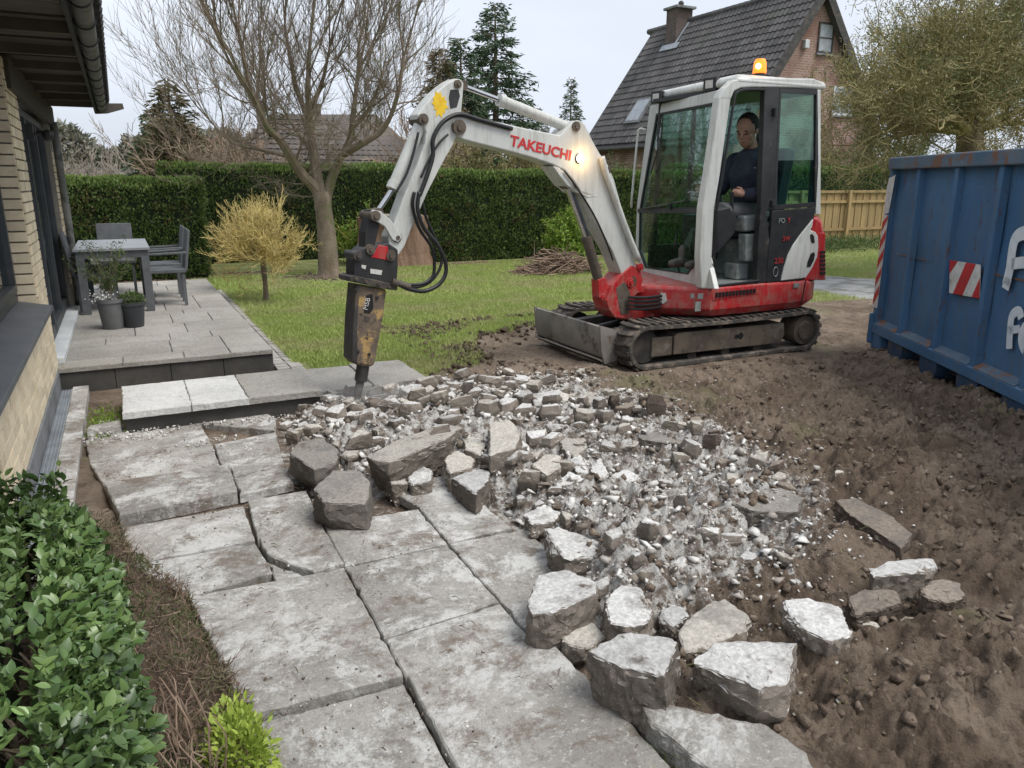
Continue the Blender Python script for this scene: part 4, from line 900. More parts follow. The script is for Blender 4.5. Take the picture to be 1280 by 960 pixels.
def pot(x, y, r, h, m, label, kind):
    p = empty('plant_pot', (x, y, PZ), label, 'plant pot')
    q = MB(); n = 20; prof = [(.72, 0), (.74, .02), (.95, .86), (1.04, .88), (1.05, 1), (.93, 1), (.9, .9), (.0, .88)]; V = []; F = []
    for i, (a, b) in enumerate(prof):
        for k in range(n): V.append((x + r*a*math.cos(6.2832*k/n), y + r*a*math.sin(6.2832*k/n), PZ + h*b))
    for i in range(len(prof) - 1):
        for k in range(n): F.append((i*n + k, i*n + (k+1) % n, (i+1)*n + (k+1) % n, (i+1)*n + k))
    F.append(tuple(range(n - 1, -1, -1)))
    put('pot', V, F, m, p, auto=40)
    q = MB(); q.cyl((x, y, PZ + h*.84), (x, y, PZ + h*.9), r*.9); q.put('soil', M['soil'], p)
    rg = np.random.RandomState(int(h*1000)); z0 = PZ + h*.9
    if kind == 'tall':
        q = MB(); tips = []
        for i in range(34):
            a = rg.rand()*6.28; l = .22 + rg.rand()*.42; o = .12 + .22*rg.rand()
            path = smoothpath([(x, y, z0), (x + math.cos(a)*o*.3, y + math.sin(a)*o*.3, z0 + l*.5), (x + math.cos(a)*o, y + math.sin(a)*o, z0 + l)], 4)
            q.tube(path, [.004, .0035, .003, .003, .0025, .002, .002, .0015, .0015], 4)
            for s_ in range(3, 9):
                for _ in range(5): tips.append(tuple(path[s_] + Vector(rg.randn(3))*.015))
        q.put('stems', M['bark'], p)
        tips = np.array(tips); leaves('leaf_mass', tips, rdir(rg, len(tips)) + [0, 0, .5], .02 + .025*rg.rand(len(tips)), .008 + .008*rg.rand(len(tips)), M['evergreen'], p, seed=4)
        v = np.array([x - .06, y - .04, z0]) + rg.randn(260, 3)*[.05, .04, .03] + [0, 0, .05]; leaves('flowers', v, rdir(rg, 260), np.full(260, .02), np.full(260, .018), M['white_slab'], p, seed=5)
    else:
        v = np.array([x, y, z0]) + rdir(rg, 900)*[r*1.05, r*1.05, .09]*(.6 + .4*rg.rand(900, 1)) + [0, 0, .04]
        leaves('leaf_mass', v, rdir(rg, 900) + [0, 0, .6], .02 + .02*rg.rand(900), .012*np.ones(900), M['lime' if 0 else 'evergreen'], p, seed=6)
pot(-.19, 8.86, .135, .31, M['pot_grey'], 'taller grey pot with a loose shrub and white flowers in front of the table', 'tall')
pot(.005, 8.86, .125, .26, M['pot_dark'], 'dark round pot with a low bushy plant beside the taller pot', 'low')
wc = MB(); wc.sph((-.36, 12.3, PZ + .42), .11, 14, 10, (1, 1, .8)); wc.cyl((-.36, 12.3, PZ), (-.36, 12.3, PZ + .36), .015, 8); wc.cyl((-.36, 12.3, PZ), (-.36, 12.3, PZ + .02), .1); wc.put('garden_lantern', M['white_frame'], smooth=True, label='white globe lantern standing behind the table by the house', cat='lantern')

# ================================================================== HEDGES
def hedge(name, x0, x1, y0, y1, h, n, label, seed, axis='x', lw=.03):
    rg = np.random.RandomState(seed)
    e = empty(name, ((x0+x1)/2, (y0+y1)/2, 0), label, 'hedge')
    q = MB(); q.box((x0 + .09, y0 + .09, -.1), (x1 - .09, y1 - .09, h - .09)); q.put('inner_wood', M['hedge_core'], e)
    W, D = x1 - x0, y1 - y0
    A = [W*h, W*h*.15, W*D, D*h, D*h]; A = np.array(A)/sum(A)
    f = rg.choice(5, n, p=A); u = rg.rand(n); v = rg.rand(n)
    P = np.zeros((n, 3)); N = np.zeros((n, 3))
    for k in range(5):
        s = f == k
        if k == 0: P[s] = np.stack([x0 + W*u[s], np.full(s.sum(), y0), h*v[s]], 1); N[s] = (0, -1, 0)
        if k == 1: P[s] = np.stack([x0 + W*u[s], np.full(s.sum(), y1), h*v[s]], 1); N[s] = (0, 1, 0)
        if k == 2: P[s] = np.stack([x0 + W*u[s], y0 + D*v[s], np.full(s.sum(), h)], 1); N[s] = (0, 0, 1)
        if k == 3: P[s] = np.stack([np.full(s.sum(), x0), y0 + D*u[s], h*v[s]], 1); N[s] = (-1, 0, 0)
        if k == 4: P[s] = np.stack([np.full(s.sum(), x1), y0 + D*u[s], h*v[s]], 1); N[s] = (1, 0, 0)
    # rounded shoulders and a lumpy face
    zc = np.clip((P[:, 2] - (h - .22)) / .22, 0, 1); P[:, 1] = np.where(f == 0, P[:, 1] + .13*zc**2, P[:, 1]); ex = np.minimum(P[:, 1]-y0, y1-P[:, 1]); P[:, 2] = np.where(f == 2, P[:, 2] - .10*smst(.22, 0, ex)**2, P[:, 2])
    lump = (fbm(P[:, 0] + P[:, 1]*.7, P[:, 2]*1.3 + P[:, 1]*.3, .35, 4, seed) - .5) * .16
    P += N * (lump - rg.rand(n) * .07)[:, None]
    bare = (fbm(P[:, 0]*1.3, P[:, 2], .16, 3, seed + 5) > .63) & (rg.rand(n) < .75); 
    D_ = rdir(rg, n) * .8 + N * .55 + np.array([0, 0, .75])
    L = lw * (1 + rg.rand(n)*1.2); k = ~bare
    leaves('leaf_mass', P[k], D_[k], L[k], L[k] * .5, M['thuja'], e, seed=seed)
    br_ = k & (fbm(P[:, 0]*1.1, P[:, 2]*1.4, .5, 4, seed + 30) > .62) & (rg.rand(n) < .35); leaves('browned_mass', P[br_] + N[br_]*.01, D_[br_], L[br_], L[br_]*.5, M['hedge_brown'], e, seed=seed+9)
    m = (f == 2) & (rg.rand(n) < .55) | (rg.rand(n) < .03)
    leaves('new_tips', P[m] + N[m]*.015, D_[m] + [0, 0, .8], L[m] * 1.1, L[m] * .42, M['thuja_tip'], e, seed=seed + 1)
hedge('hedge', -2.5, 1.36, 14.9, 16.0, 1.70, 34000, 'clipped dark green hedge behind the patio table at the left', 1, lw=.033)
hedge('hedge', .8, 6.6, 17.3, 18.3, 2.0, 26000, 'farther clipped hedge behind the bare tree', 2, lw=.038)
hedge('hedge', 5.45, 13.6, 15.4, 16.4, 1.86, 52000, 'long tall clipped hedge behind the lawn and the excavator boom', 3, lw=.036)
hedge('hedge', 13.6, 24.0, 16.9, 17.9, 2.05, 24000, 'low-looking clipped hedge right of the cab, behind the board fence', 4, lw=.045)

# ================================================================== TREES
def rot_about(v, ax, an): return Matrix.Rotation(an, 3, ax) @ v
class Grower:
    def __init__(s, seed): s.r = random.Random(seed); s.mb = MB(); s.tips = []; s.n = 0
    def limb(s, path, r0, r1, sides=8):
        m = len(path); s.mb.tube(path, [r0 + (r1 - r0) * (i / (m - 1))**.8 for i in range(m)], sides, cap=False)
    def grow(s, p, d, L, r, lv, maxlv, up=.25, spread=.6, seg=5, kids=(3, 5), wob=.12, lr=.62, thin=.0035):
        path = [p.copy()]; dd = d.normalized(); dirs = [dd]
        for i in range(seg):
            dd = (dd + Vector((s.r.gauss(0, wob), s.r.gauss(0, wob), s.r.gauss(0, wob) + up / seg))).normalized()
            p = p + dd * (L / seg); path.append(p.copy()); dirs.append(dd)
        r1 = max(thin * .6, r * (.35 if lv < maxlv else .2))
        s.mb.tube(path, [max(thin*.6, r + (r1 - r) * i / seg) for i in range(seg + 1)], 7 if lv == 0 else (5 if lv == 1 else 3), cap=False); s.n += 1
        if lv >= maxlv: s.tips.append((path[-1], dd)); return
        nk = s.r.randint(*kids)
        for k in range(nk):
            t = .25 + .75 * (k + s.r.random()) / nk; i = min(seg, max(1, int(t * seg + .5)))
            ax = dirs[i].cross(Vector((s.r.gauss(0, 1), s.r.gauss(0, 1), s.r.gauss(0, 1)))).normalized()
            nd = rot_about(dirs[i], ax, spread * s.r.uniform(.55, 1.25))
            s.grow(path[i], nd, L * lr * s.r.uniform(.7, 1.2), max(thin, r * .5), lv + 1, maxlv, up, spread, seg if lv < 1 else max(3, seg - 1), kids, wob, lr, thin)
def trunkpart(path, radii, m, parent, sides=14, name='trunk'):
    q = MB(); q.tube(smoothpath(path, 4), [v for v in np.interp(np.linspace(0, len(path) - 1, (len(path) - 1)*4 + 1), range(len(path)), radii)], sides)
    V = np.array(q.V); k = (fbm(V[:, 0]*3 + V[:, 2]*.6, V[:, 1]*3, .12, 3, 9) - .5) * .03; c = V.mean(0); V[:, 0] += k; V[:, 1] += k
    put(name, V, q.F, m, parent, smooth=True)
# -- the big bare tree on the lawn
bt = empty('bare_tree', (3.26, 14.0, 0), 'big bare spreading tree with mossy forked trunk standing on the lawn before the hedge', 'tree')
TY = 14.0
def tp(u, v, dy=0): return PY(u, v, TY + dy)
trunkpart([(3.26, 14.0, -.06), (3.27, 14.0, .12), tp(408, 290), tp(402, 240)], [.27, .19, .16, .135], M['bark'], bt)
g = Grower(21)
LIMBS = [([(402,262,0),(396,238,0),(375,215,-.1),(350,175,-.3),(335,160,-.4),(318,125,-.6)], .14, .065), ([(404,262,0),(399,235,0),(393,200,.1),(387,150,.2),(385,110,.2),(387,60,.1)], .15, .05),
         ([(406,262,0),(410,238,0),(422,205,-.1),(437,175,-.2),(442,140,-.2),(447,95,0)], .13, .05), ([(430,192,-.15),(455,178,-.4),(480,160,-.6),(497,120,-.9),(505,70,-1)], .09, .035),
         ([(340,168,-.35),(325,150,-.1),(322,120,.2),(325,80,.3)], .07, .03), ([(387,150,.2),(372,115,.5),(362,70,.7),(356,30,.8)], .07, .03),
         ([(386,140,.2),(402,105,-.2),(412,60,-.5)], .06, .03), ([(360,195,-.2),(330,188,.3),(290,178,.8),(262,150,1.1)], .05, .02), ([(392,190,.1),(372,165,.9),(350,130,1.7)], .07, .03),
         ([(440,160,-.2),(462,135,.5),(478,95,1.1)], .06, .03)]
for P_, r0, r1 in LIMBS:
    path = smoothpath([tp(*q) for q in P_], 4); m = len(path); g.limb(path, r0*.88, r1*.62, 8); r1 *= .7
    for k in range(7):
        i = int(m * (.35 + .65 * k / 7)); i = min(i, m - 2); d = (path[i+1] - path[i]).normalized()
        ax = d.cross(Vector((g.r.gauss(0, 1), g.r.gauss(0, 1), g.r.gauss(0, .4)))).normalized(); nd = rot_about(d, ax, g.r.uniform(.35, .95))
        g.grow(path[i], nd, g.r.uniform(.85, 1.4), r1 * .5, 1, 4, .55, .5, 5, (3, 5), .10, .62, .0036)
    for k in range(3):
        d = (path[-1] - path[-2]).normalized(); nd = (d + Vector((g.r.gauss(0, .25), g.r.gauss(0, .25), .3))).normalized()
        g.grow(path[-1], nd, g.r.uniform(1.4, 2.1), r1 * .75, 1, 4, .5, .45, 5, (4, 6), .09, .6, .0035)
for k in range(38):                                    # thin laterals low in the crown, round it out
    P_, r0, r1 = LIMBS[g.r.choice([0, 0, 2, 3, 3, 4, 7, 8, 9, 9])]; path = smoothpath([tp(*q) for q in P_], 4); i = g.r.randint(2, len(path) - 2); d = (path[i+1] - path[i]).normalized()
    nd = (d*.3 + Vector((g.r.gauss(0, 1), g.r.gauss(0, .8), g.r.gauss(.15, .3)))).normalized(); g.grow(path[i], nd, g.r.uniform(.6, 1.05), .016, 1, 4, .30, .6, 5, (4, 5), .14, .62, .0034)
g.mb.put('branches', M['bark'], bt)
rg = np.random.RandomState(2); x = 3.26 + rg.randn(700)*.5; y = 13.9 + rg.randn(700)*.35
stones('bare_soil', np.stack([x, y, gheight(x, y)], 1), .01 + .02*rg.rand(700), M['clod'], label='bare soil and leaf litter round the foot of the big tree', cat='soil')
# -- yellow-stemmed small willow
yt = empty('yellow_willow', (1.74, 11.4, 0), 'small round willow with bright yellow leafless stems left of the big tree', 'small tree')
trunkpart([(1.74, 11.4, -.03), (1.745, 11.4, .25), (1.74, 11.4, .66)], [.05, .035, .04], M['bark'], yt, 8)
g = Grower(5)
for k in range(58):
    a = g.r.uniform(0, 6.28); e = g.r.uniform(-.35, 1.5); d = Vector((math.cos(a)*math.cos(e), math.sin(a)*math.cos(e), math.sin(e)))
    g.grow(Vector((1.74, 11.4, .60)), d, g.r.uniform(.44, .60), .009, 0, 3, .5, .62, 6, (4, 5), .17, .55, .0030)
g.mb.put('stems', M['yellow_twig'], yt)

def conifer(name, x, y, h, r, label, m, n, seed, zb=.6, mt='bark'):
    rg = np.random.RandomState(seed); rd = random.Random(seed)
    e = empty(name, (x, y, 0), label, 'conifer')
    trunkpart([(x, y, -.05), (x, y, h*.5), (x, y, h*.97)], [r*.07 + .05, r*.05, .015], M['bark'], e, 8)
    q = MB(); P = []; Dr = []
    z = zb
    while z < h * .98:
        t = (z - zb) / (h - zb); R = r * (1 - t)**.7 * (.85 + .3*rg.rand()) + .06
        for k in range(int(7 + 5*(1-t))):
            a = rg.rand()*6.283; rr_ = R * (.65 + .5*rg.rand()); droop = -.10 - .25*(1-t)
            p1 = Vector((x, y, z)); p2 = p1 + Vector((math.cos(a)*rr_*.5, math.sin(a)*rr_*.5, droop*rr_*.35 + .05)); p3 = p1 + Vector((math.cos(a)*rr_, math.sin(a)*rr_, droop*rr_ + .12*rr_))
            q.tube([p1, p2, p3], [.02*(1-t) + .008, .012, .004], 3, cap=False)
            nn = max(6, int(n * rr_ / r))
            for s_ in range(nn):
                f_ = (.2 + .8*rg.rand()**.7); b = p1.lerp(p2, f_*2) if f_ < .5 else p2.lerp(p3, (f_ - .5)*2)
                P.append((b.x + rg.randn()*.07*r*.5, b.y + rg.randn()*.07*r*.5, b.z + rg.randn()*.03 - rg.rand()*.10)); Dr.append((math.cos(a) + rg.randn()*.7, math.sin(a) + rg.randn()*.7, -.25 + rg.randn()*.35))
        z += h * .018 + .03
    q.put('branches', M[mt], e)
    P = np.array(P); Dr = np.array(Dr); L = (.10 + .12*rg.rand(len(P))) * (.7 + .3*r/1.5)
    leaves('needle_mass', P, Dr, L, L * .28, M[m], e, seed=seed, fold=.12)
c_ = PY(620, 215, 26); conifer('spruce', c_.x, c_.y, 7.75, 2.3, 'tall dark spruce with a pointed top behind the excavator boom', 'conifer', 95, 31)
c_ = PY(578, 215, 24.5); conifer('spruce', c_.x, c_.y, 6.3, 1.6, 'shorter dark spruce just left of the tall spruce', 'conifer', 80, 32)
c_ = PY(552, 215, 23); conifer('spruce', c_.x, c_.y, 5.6, 1.5, 'browning conifer at the left of the spruce group', 'conifer_brown', 75, 33)
c_ = PY(712, 215, 33); conifer('spruce', c_.x, c_.y, 6.4, 1.15, 'small slender distant conifer between the spruces and the tiled roof', 'conifer', 40, 34)
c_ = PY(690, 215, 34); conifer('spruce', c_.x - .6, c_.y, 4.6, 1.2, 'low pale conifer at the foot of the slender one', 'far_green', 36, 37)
c_ = PY(221, 215, 20); conifer('cypress', c_.x, c_.y, 3.95, 1.2, 'broad green-brown conifer behind the hedge left of the bare tree', 'conifer_brown', 60, 35, .3)
c_ = PY(196, 215, 21); conifer('cypress', c_.x, c_.y, 3.3, .9, 'lower green conifer beside the broad one at the left', 'conifer', 50, 36, .3)
def twigbush(name, x, y, z0, h, r, label, m, seed, n=40, lv=3, up=.25, cat='shrub', thin=.006, spread=.55, low=.0, leaf=None, nl=0, wob=.14):
    e = empty(name, (x, y, 0), label, cat); g = Grower(seed)
    for k in range(n):
        a = g.r.uniform(0, 6.28); el = g.r.uniform(low, 1.4); d = Vector((math.cos(a)*math.cos(el), math.sin(a)*math.cos(el), math.sin(el)))
        L = 1 / math.sqrt((math.cos(el)/r)**2 + (math.sin(el)/(h - z0))**2) * .62
        g.grow(Vector((x + g.r.gauss(0, .06*r), y + g.r.gauss(0, .06*r), z0)), d, L * g.r.uniform(.85, 1.1), .022, 0, lv, up, spread, 5, (3, 5), wob, .55, thin)
    g.mb.put('branches', M[m], e)
    if leaf:
        rg = np.random.RandomState(seed); V = np.array(g.mb.V); P = V[rg.randint(0, len(V), nl)] + rg.randn(nl, 3)*.04
        leaves('leaf_mass', P, rdir(rg, nl) + [0, 0, .3], .05 + .05*rg.rand(nl), .03 + .02*rg.rand(nl), M[leaf], e, seed=seed)
    return e
for u, v, Y_, h, r, lab, sd_ in ((275,215,19.5,3.5,1.7,'brown twiggy shrub between the conifer and the bare tree',41), (325,215,20.5,2.9,1.3,'low brown twiggy shrub hanging over the far hedge',42)):
    c_ = PY(u, v, Y_); twigbush('brown_shrub', c_.x, c_.y, .6, h, r, lab, 'brown_twig', sd_, 46, 3, thin=.009)
c_ = PY(538, 215, 21.5); twigbush('brown_shrub', c_.x, c_.y, 1.0, 5.0, 1.55, 'bare brown tree in front of the browning conifer', 'brown_twig', 43, 50, 3, thin=.009, cat='tree')
c_ = PY(665, 215, 18.5); twigbush('brown_shrub', c_.x, c_.y, .8, 2.75, 1.6, 'olive thicket on top of the long hedge below the boom', 'olive_twig', 44, 40, 3, thin=.009, leaf='olive_leaf', nl=5000)
c_ = PY(585, 215, 18.5); twigbush('brown_shrub', c_.x, c_.y, .8, 2.6, 1.4, 'olive thicket right of the arm behind the long hedge', 'olive_twig', 48, 36, 3, thin=.009, leaf='olive_leaf', nl=4000)
c_ = PY(150, 215, 23); twigbush('grey_shrub', c_.x, c_.y, .3, 3.9, 1.3, 'thin grey bare shrub under the end of the eave', 'twig', 45, 22, 3, thin=.009)
c_ = PY(95, 215, 26); twigbush('grey_shrub', c_.x, c_.y, .3, 2.9, 1.9, 'low grey bare shrub behind the left hedge', 'twig', 46, 22, 3, thin=.009)
# -- the dense olive tree at the right
ot = empty('olive_tree', (13.3, 9.3, 0), 'large dense olive-brown tree crown above the blue skip', 'tree')
OC = PY(1212, 165, 9.0)
def op(u, v, dy=0): return PY(u, v, OC.y + dy)
trunkpart([(OC.x, OC.y, -.05), (OC.x, OC.y, 1.2), op(1212, 190), op(1210, 150)], [.3, .24, .22, .2], M['bark'], ot, 12)
g = Grower(77)
for u, v, dy in ((1128,125,.3),(1155,80,-.5),(1190,50,.6),(1230,40,-.6),(1275,40,.5),(1320,60,-.5),(1110,150,.2),(1100,165,-.6),(1090,180,.3),(1340,120,.3),(1170,110,1.2),(1250,90,1.5),(1140,150,-1.2),(1210,90,-1.3),(1290,110,-1.2),(1120,170,-.8),(1180,150,-1.5),(1145,110,.9),(1160,85,-.8),(1290,160,-.4)):
    q = op(u, v, dy); b = op(1211, 165); mid = (q + b)/2 + Vector((g.r.gauss(0, .15), g.r.gauss(0, .15), .12)); path = smoothpath([b, mid, q], 4); g.limb(path, .085, .03, 6)
    for k in range(9):
        i = g.r.randint(2, len(path) - 1); d = (path[i] - path[i-1]).normalized()
        nd = (d + Vector((g.r.gauss(0, .7), g.r.gauss(0, .7), g.r.gauss(.25, .6)))).normalized()
        g.grow(path[i], nd, g.r.uniform(.7, 1.1), .02, 1, 4, .45, .8, 4, (3, 4), .28, .62, .006)
g.mb.put('branches', M['olive_twig'], ot)
V = np.array(g.mb.V); rg = np.random.RandomState(8); n_ = 70000; P = V[rg.randint(0, len(V), n_)] + rg.randn(n_, 3)*.06
leaves('leaf_mass', P, rdir(rg, n_), .035 + .06*rg.rand(n_), .009 + .014*rg.rand(n_), M['olive_leaf'], ot, seed=9)
for u, Y_, h, r, lab, sd_, m_ in ((1085,18.6,3.5,1.6,'rounded green shrub behind the hedge right of the cab window',51,'evergreen'), (1045,18.4,4.0,1.2,'taller green shrub against the brick gable',52,'evergreen'), (1140,17.5,4.0,1.9,'green shrub under the olive tree above the skip rim',53,'evergreen'), (1260,9.5,2.45,1.3,'dark green shrub behind the skip at the right edge',54,'evergreen')):
    c_ = PY(u, 215, Y_); twigbush('green_shrub', c_.x, c_.y, .5, h, r, lab, 'olive_twig', sd_, 30, 3, thin=.007, leaf=m_, nl=15000)
c_ = PY(705, 300, 14.4); twigbush('bright_bush', c_.x, c_.y, .1, 1.15, .62, 'bright yellow-green leafy bush in front of the long hedge', 'olive_twig', 55, 24, 2, thin=.004, leaf='bush', nl=6000)
c_ = PY(765, 190, 22); twigbush('climber_shrub', c_.x, c_.y, 1.0, 3.1, .8, 'dark shrub at the wall corner below the tiled roof', 'brown_twig', 56, 26, 2, thin=.006, leaf='evergreen', nl=4000)
c_ = PY(470, 290, 15.9); twigbush('variegated_shrub', c_.x - .35, c_.y, .05, 1.25, .7, 'pale variegated shrub between the big trunk and the stump', 'yellow_twig', 57, 26, 2, thin=.004, leaf='bush', nl=3500)
# -- brush pile, stump
bp = MB(); rd = random.Random(3); bc = Vector((7.25, 12.6, 0))
for k in range(380):
    a = rd.uniform(0, 6.28); rr_ = rd.uniform(0, 1) ** .6; c_ = bc + Vector((math.cos(a)*rr_*.85, math.sin(a)*rr_*.55, rd.uniform(0, .42)*(1 - rr_**1.5) + .02)); d = Vector((rd.gauss(0, 1), rd.gauss(0, 1), rd.gauss(0, .3))).normalized() * rd.uniform(.12, .38)
    bp.tube([c_ - d, c_ + Vector((rd.gauss(0, .03), rd.gauss(0, .03), rd.gauss(0, .02))), c_ + d], [.012, .010, .004], 4)
bp.put('brush_pile', M['dead_twig'], label='heap of cut brown branches on the lawn beyond the dozer blade', cat='brush pile')
sm = empty('tree_stump', (4.9, 15.6, 0), 'broad reddish-brown hollow stump behind the hydraulic hammer', 'tree stump')
V = []; F = []; n = 36; lv = [(.0, 1.18), (.25, 1.02), (.7, .93), (.98, .97), (1.0, .9)]; r_ = .72
for z, s_ in lv:
    for k in range(n):
        a = 6.2832*k/n; f_ = 1 + .07*math.sin(5*a + z) + .05*math.sin(11*a + 1) + random.uniform(-.02, .02); V.append((4.9 + r_*s_*f_*math.cos(a), 15.2 + .42*s_*f_*math.sin(a), z*1.02 - .02 + random.uniform(-.01, .01)))
for i in range(len(lv) - 1):
    for k in range(n): F.append((i*n + k, i*n + (k+1) % n, (i+1)*n + (k+1) % n, (i+1)*n + k))
F.append(tuple(range((len(lv)-1)*n, len(lv)*n))); put('stump', V, F, M['stump'], sm)
q = MB(); q.cyl((4.9, 15.2, .99), (4.9, 15.2, 1.02), .60, 22); o = q.put('flat_top', M['stump_top'], sm); 
# far treeline and ground growth
def mass(name, pts, m, n, label, seed, sz=.5, kind='structure'):
    rg = np.random.RandomState(seed); P = []
    for (a, b, h) in pts:
        k = int(n / len(pts)); w_ = rg.rand(k)
        zz = rg.rand(k)**.8; P.append(np.stack([a[0] + (b[0]-a[0])*w_, a[1] + (b[1]-a[1])*w_ + rg.randn(k)*1.2, zz * h * (.55 + .75*fbm(a[0] + w_*np.hypot(b[0]-a[0], b[1]-a[1]), w_*0, 5, 4, seed))], 1))
    P = np.concatenate(P); leaves(name, P, rdir(rg, len(P)) + [0, 0, .4], sz*(.5 + rg.rand(len(P))), sz*.5*(.5 + rg.rand(len(P))), M[m], None, kind='stuff', seed=seed, label=label, cat='trees')
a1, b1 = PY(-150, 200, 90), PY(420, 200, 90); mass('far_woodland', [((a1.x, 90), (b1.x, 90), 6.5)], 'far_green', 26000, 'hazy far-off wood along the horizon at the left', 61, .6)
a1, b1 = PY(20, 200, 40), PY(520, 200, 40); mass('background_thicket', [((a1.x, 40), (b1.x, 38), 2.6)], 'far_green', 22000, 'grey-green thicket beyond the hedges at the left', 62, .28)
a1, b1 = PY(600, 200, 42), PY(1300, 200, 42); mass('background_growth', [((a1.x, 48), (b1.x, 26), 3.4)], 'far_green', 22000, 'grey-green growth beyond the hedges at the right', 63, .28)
gb_ = PY(1060, 320, 13.2); rg = np.random.RandomState(9); n_ = 7000; P = np.stack([15.2 + rg.randn(n_)*1.8, 14.0 + rg.randn(n_)*.45, .02 + .28*rg.rand(n_)**1.5], 1)
leaves('ground_plants', P, rdir(rg, n_) + [0, 0, .8], .06 + .08*rg.rand(n_), .02*np.ones(n_), M['evergreen'], None, seed=12, label='low green ground cover in front of the board fence', cat='plants')
# bed under the left hedge and back hedge: dry leaf litter
x = np.concatenate([rg.rand(2500)*5 - 1, rg.rand(2500)*9 + 4.5]); y = 15.0 + rg.randn(5000)*.14
stones('leaf_litter', np.stack([x, y, gheight(x, y)], 1), .008 + .018*rg.rand(5000), M['dead_twig'], label='dry leaf litter along the foot of the hedges', cat='leaf litter')

# ================================================================== BOARD FENCE
fn = empty('board_fence', (17.5, 15.5, 0), 'yellowish wooden board fence right of the excavator', 'fence')
fb = None; x = 14.6; k = 0
while x < 21.5:
    if fb is None:
        q = MB(); q.box((-.075, -.011, 0), (.075, .011, 1.3)); fb = put('board', [(v[0] + x, v[1] + 15.5, v[2] + .06) for v in q.V], q.F, M['fence'], fn); fz = WL[fb.name].z
    else: inst('board', fb.data, fn, (x, 15.5 + (.02 if k % 2 else 0), fz + random.uniform(-.01, .01)), (0, 0, random.uniform(-.02, .02)))
    x += .142; k += 1
for z in (.35, 1.1, 1.37): q = MB(); q.box((14.5, 15.44, z), (21.6, 15.48, z + .07)); q.put('rail', M['fence'], fn)
for x in (14.5, 16.3, 18.1, 19.9, 21.6): q = MB(); q.box((x, 15.38, -.05), (x + .1, 15.44, 1.45)); q.put('post', M['fence'], fn)

# ================================================================== BRICK HOUSE WITH TILED ROOF
HX, HY0, HY1, RZ, EZ, HW = 20.4, 19.0, 28.0, 7.6, 2.9, 3.4
bh = empty('brick_house', (HX, HY0, 0), 'red-brick house with a steep grey tiled roof and chimney behind the garden', 'house')
q = MB(); pr = .28
q.prism([(HX - HW + pr, HY0 + .25, -.1), (HX + HW - pr, HY0 + .25, -.1), (HX + HW - pr, HY0 + .25, EZ + .30), (HX, HY0 + .25, RZ - .10), (HX - HW + pr, HY0 + .25, EZ + .30)], (0, HY1 - HY0 - .5, 0)); q.put('wall', M['house_brick_far'], bh)
def roofside(sgn):
    sl = Vector((HX + sgn*HW - HX, 0, EZ - RZ)); Ls = sl.length; sl.normalize(); nrm = Vector((-sgn*sl.z*-1, 0, 0)); nrm = Vector((sgn * -sl.z, 0, sgn * sl.x)) ; nrm = nrm if nrm.z > 0 else -nrm
    q = MB(); a = Vector((HX, HY0, RZ)); b = a + sl*Ls
    q.prism([a, b, b - nrm*.16, a - nrm*.16 ], (0, HY1 - HY0, 0)); r_ = q.put('roof', M['far_roof'], bh)
    rows = int(Ls / .31); V = []; F = []; ncol = int((HY1 - HY0 - .04) / .21)
    for r in range(rows):
        for c in range(ncol):
            y0 = HY0 + .02 + c*.21; t0 = r*.31; t1 = t0 + .36; base = len(V)
            for t_, off in ((t0, .012), (min(t1, Ls + .03), .05)):
                for yy, hh in ((0, .0), (.05, .035), (.105, .045), (.16, .012), (.205, .0)):
                    V.append(tuple(Vector((HX, y0 + yy, RZ)) + sl*t_ + nrm*(off + hh)))
            for k in range(4): F.append((base + k, base + k + 1, base + 6 + k, base + 5 + k))
            e0 = len(V)
            for yy in (0, .205): V.append(tuple(Vector((HX, y0 + yy, RZ)) + sl*min(t1, Ls + .03) + nrm*.015))
            F.append((base + 5, base + 6, base + 7, base + 8, base + 9, e0 + 1, e0))
    put('roof_tiles', V, F, M['far_roof'], r_, kind='stuff')
    return r_, sl, nrm, Ls
rL, slL, nL, LsL = roofside(-1); rR, slR, nR, LsR = roofside(1)
q = MB(); y = HY0
while y < HY1: q.tube([(HX, y, RZ + .05), (HX, y + .34, RZ + .06)], .11, 8); y += .33
q.put('ridge_tiles', M['far_roof'], bh, kind='stuff')
for sl, nr in ((slL, nL), (slR, nR)):
    a = Vector((HX, HY0 - .03, RZ)); b = a + sl*LsL; q = MB(); q.prism([a + nr*.05, b + nr*.05, b - nr*.22, a - nr*.22], (0, .05, 0)); q.put('barge_board', M['dark_steel'], bh)
    q = MB(); q.tube([b + Vector((0, 0, -.02)), b + Vector((0, HY1 - HY0, -.02))], .07, 8); q.put('gutter', M['dark_steel'], bh)
# chimney near the far end of the ridge, with cap and flashing
CYm = HY0 + 6.95; q = MB(); q.box((HX - .62, CYm - .32, RZ - 1.1), (HX + .12, CYm + .32, RZ + .46)); ch = q.put('chimney', M['chim_brick'], bh)
q = MB(); q.box((HX - .72, CYm - .42, RZ + .46), (HX + .22, CYm + .42, RZ + .55)); q.put('chimney_cap', M['plinth'], ch, bevel=.01)
q = MB(); q.cyl((HX - .2, CYm, RZ + .55), (HX - .2, CYm, RZ + .66), .07); q.sph((HX - .2, CYm, RZ + .69), .11, 10, 6); q.put('chimney_pot', M['dark_steel'], ch)
q = MB(); a = Vector((HX, CYm - .36, RZ)) + nL*.075
q.prism([a + slL*.1, a + slL*1.25, a + slL*1.25 + Vector((0, -.06, 0)), a + slL*.1 + Vector((0, -.14, 0))], nL*.02)
q.prism([a + slL*1.05 + Vector((0, -.3, 0)), a + slL*1.32 + Vector((0, -.3, 0)), a + slL*1.32 + Vector((0, .75, 0)), a + slL*1.05 + Vector((0, .75, 0))], nL*.03); q.put('lead_flashing', M['lead'], ch)
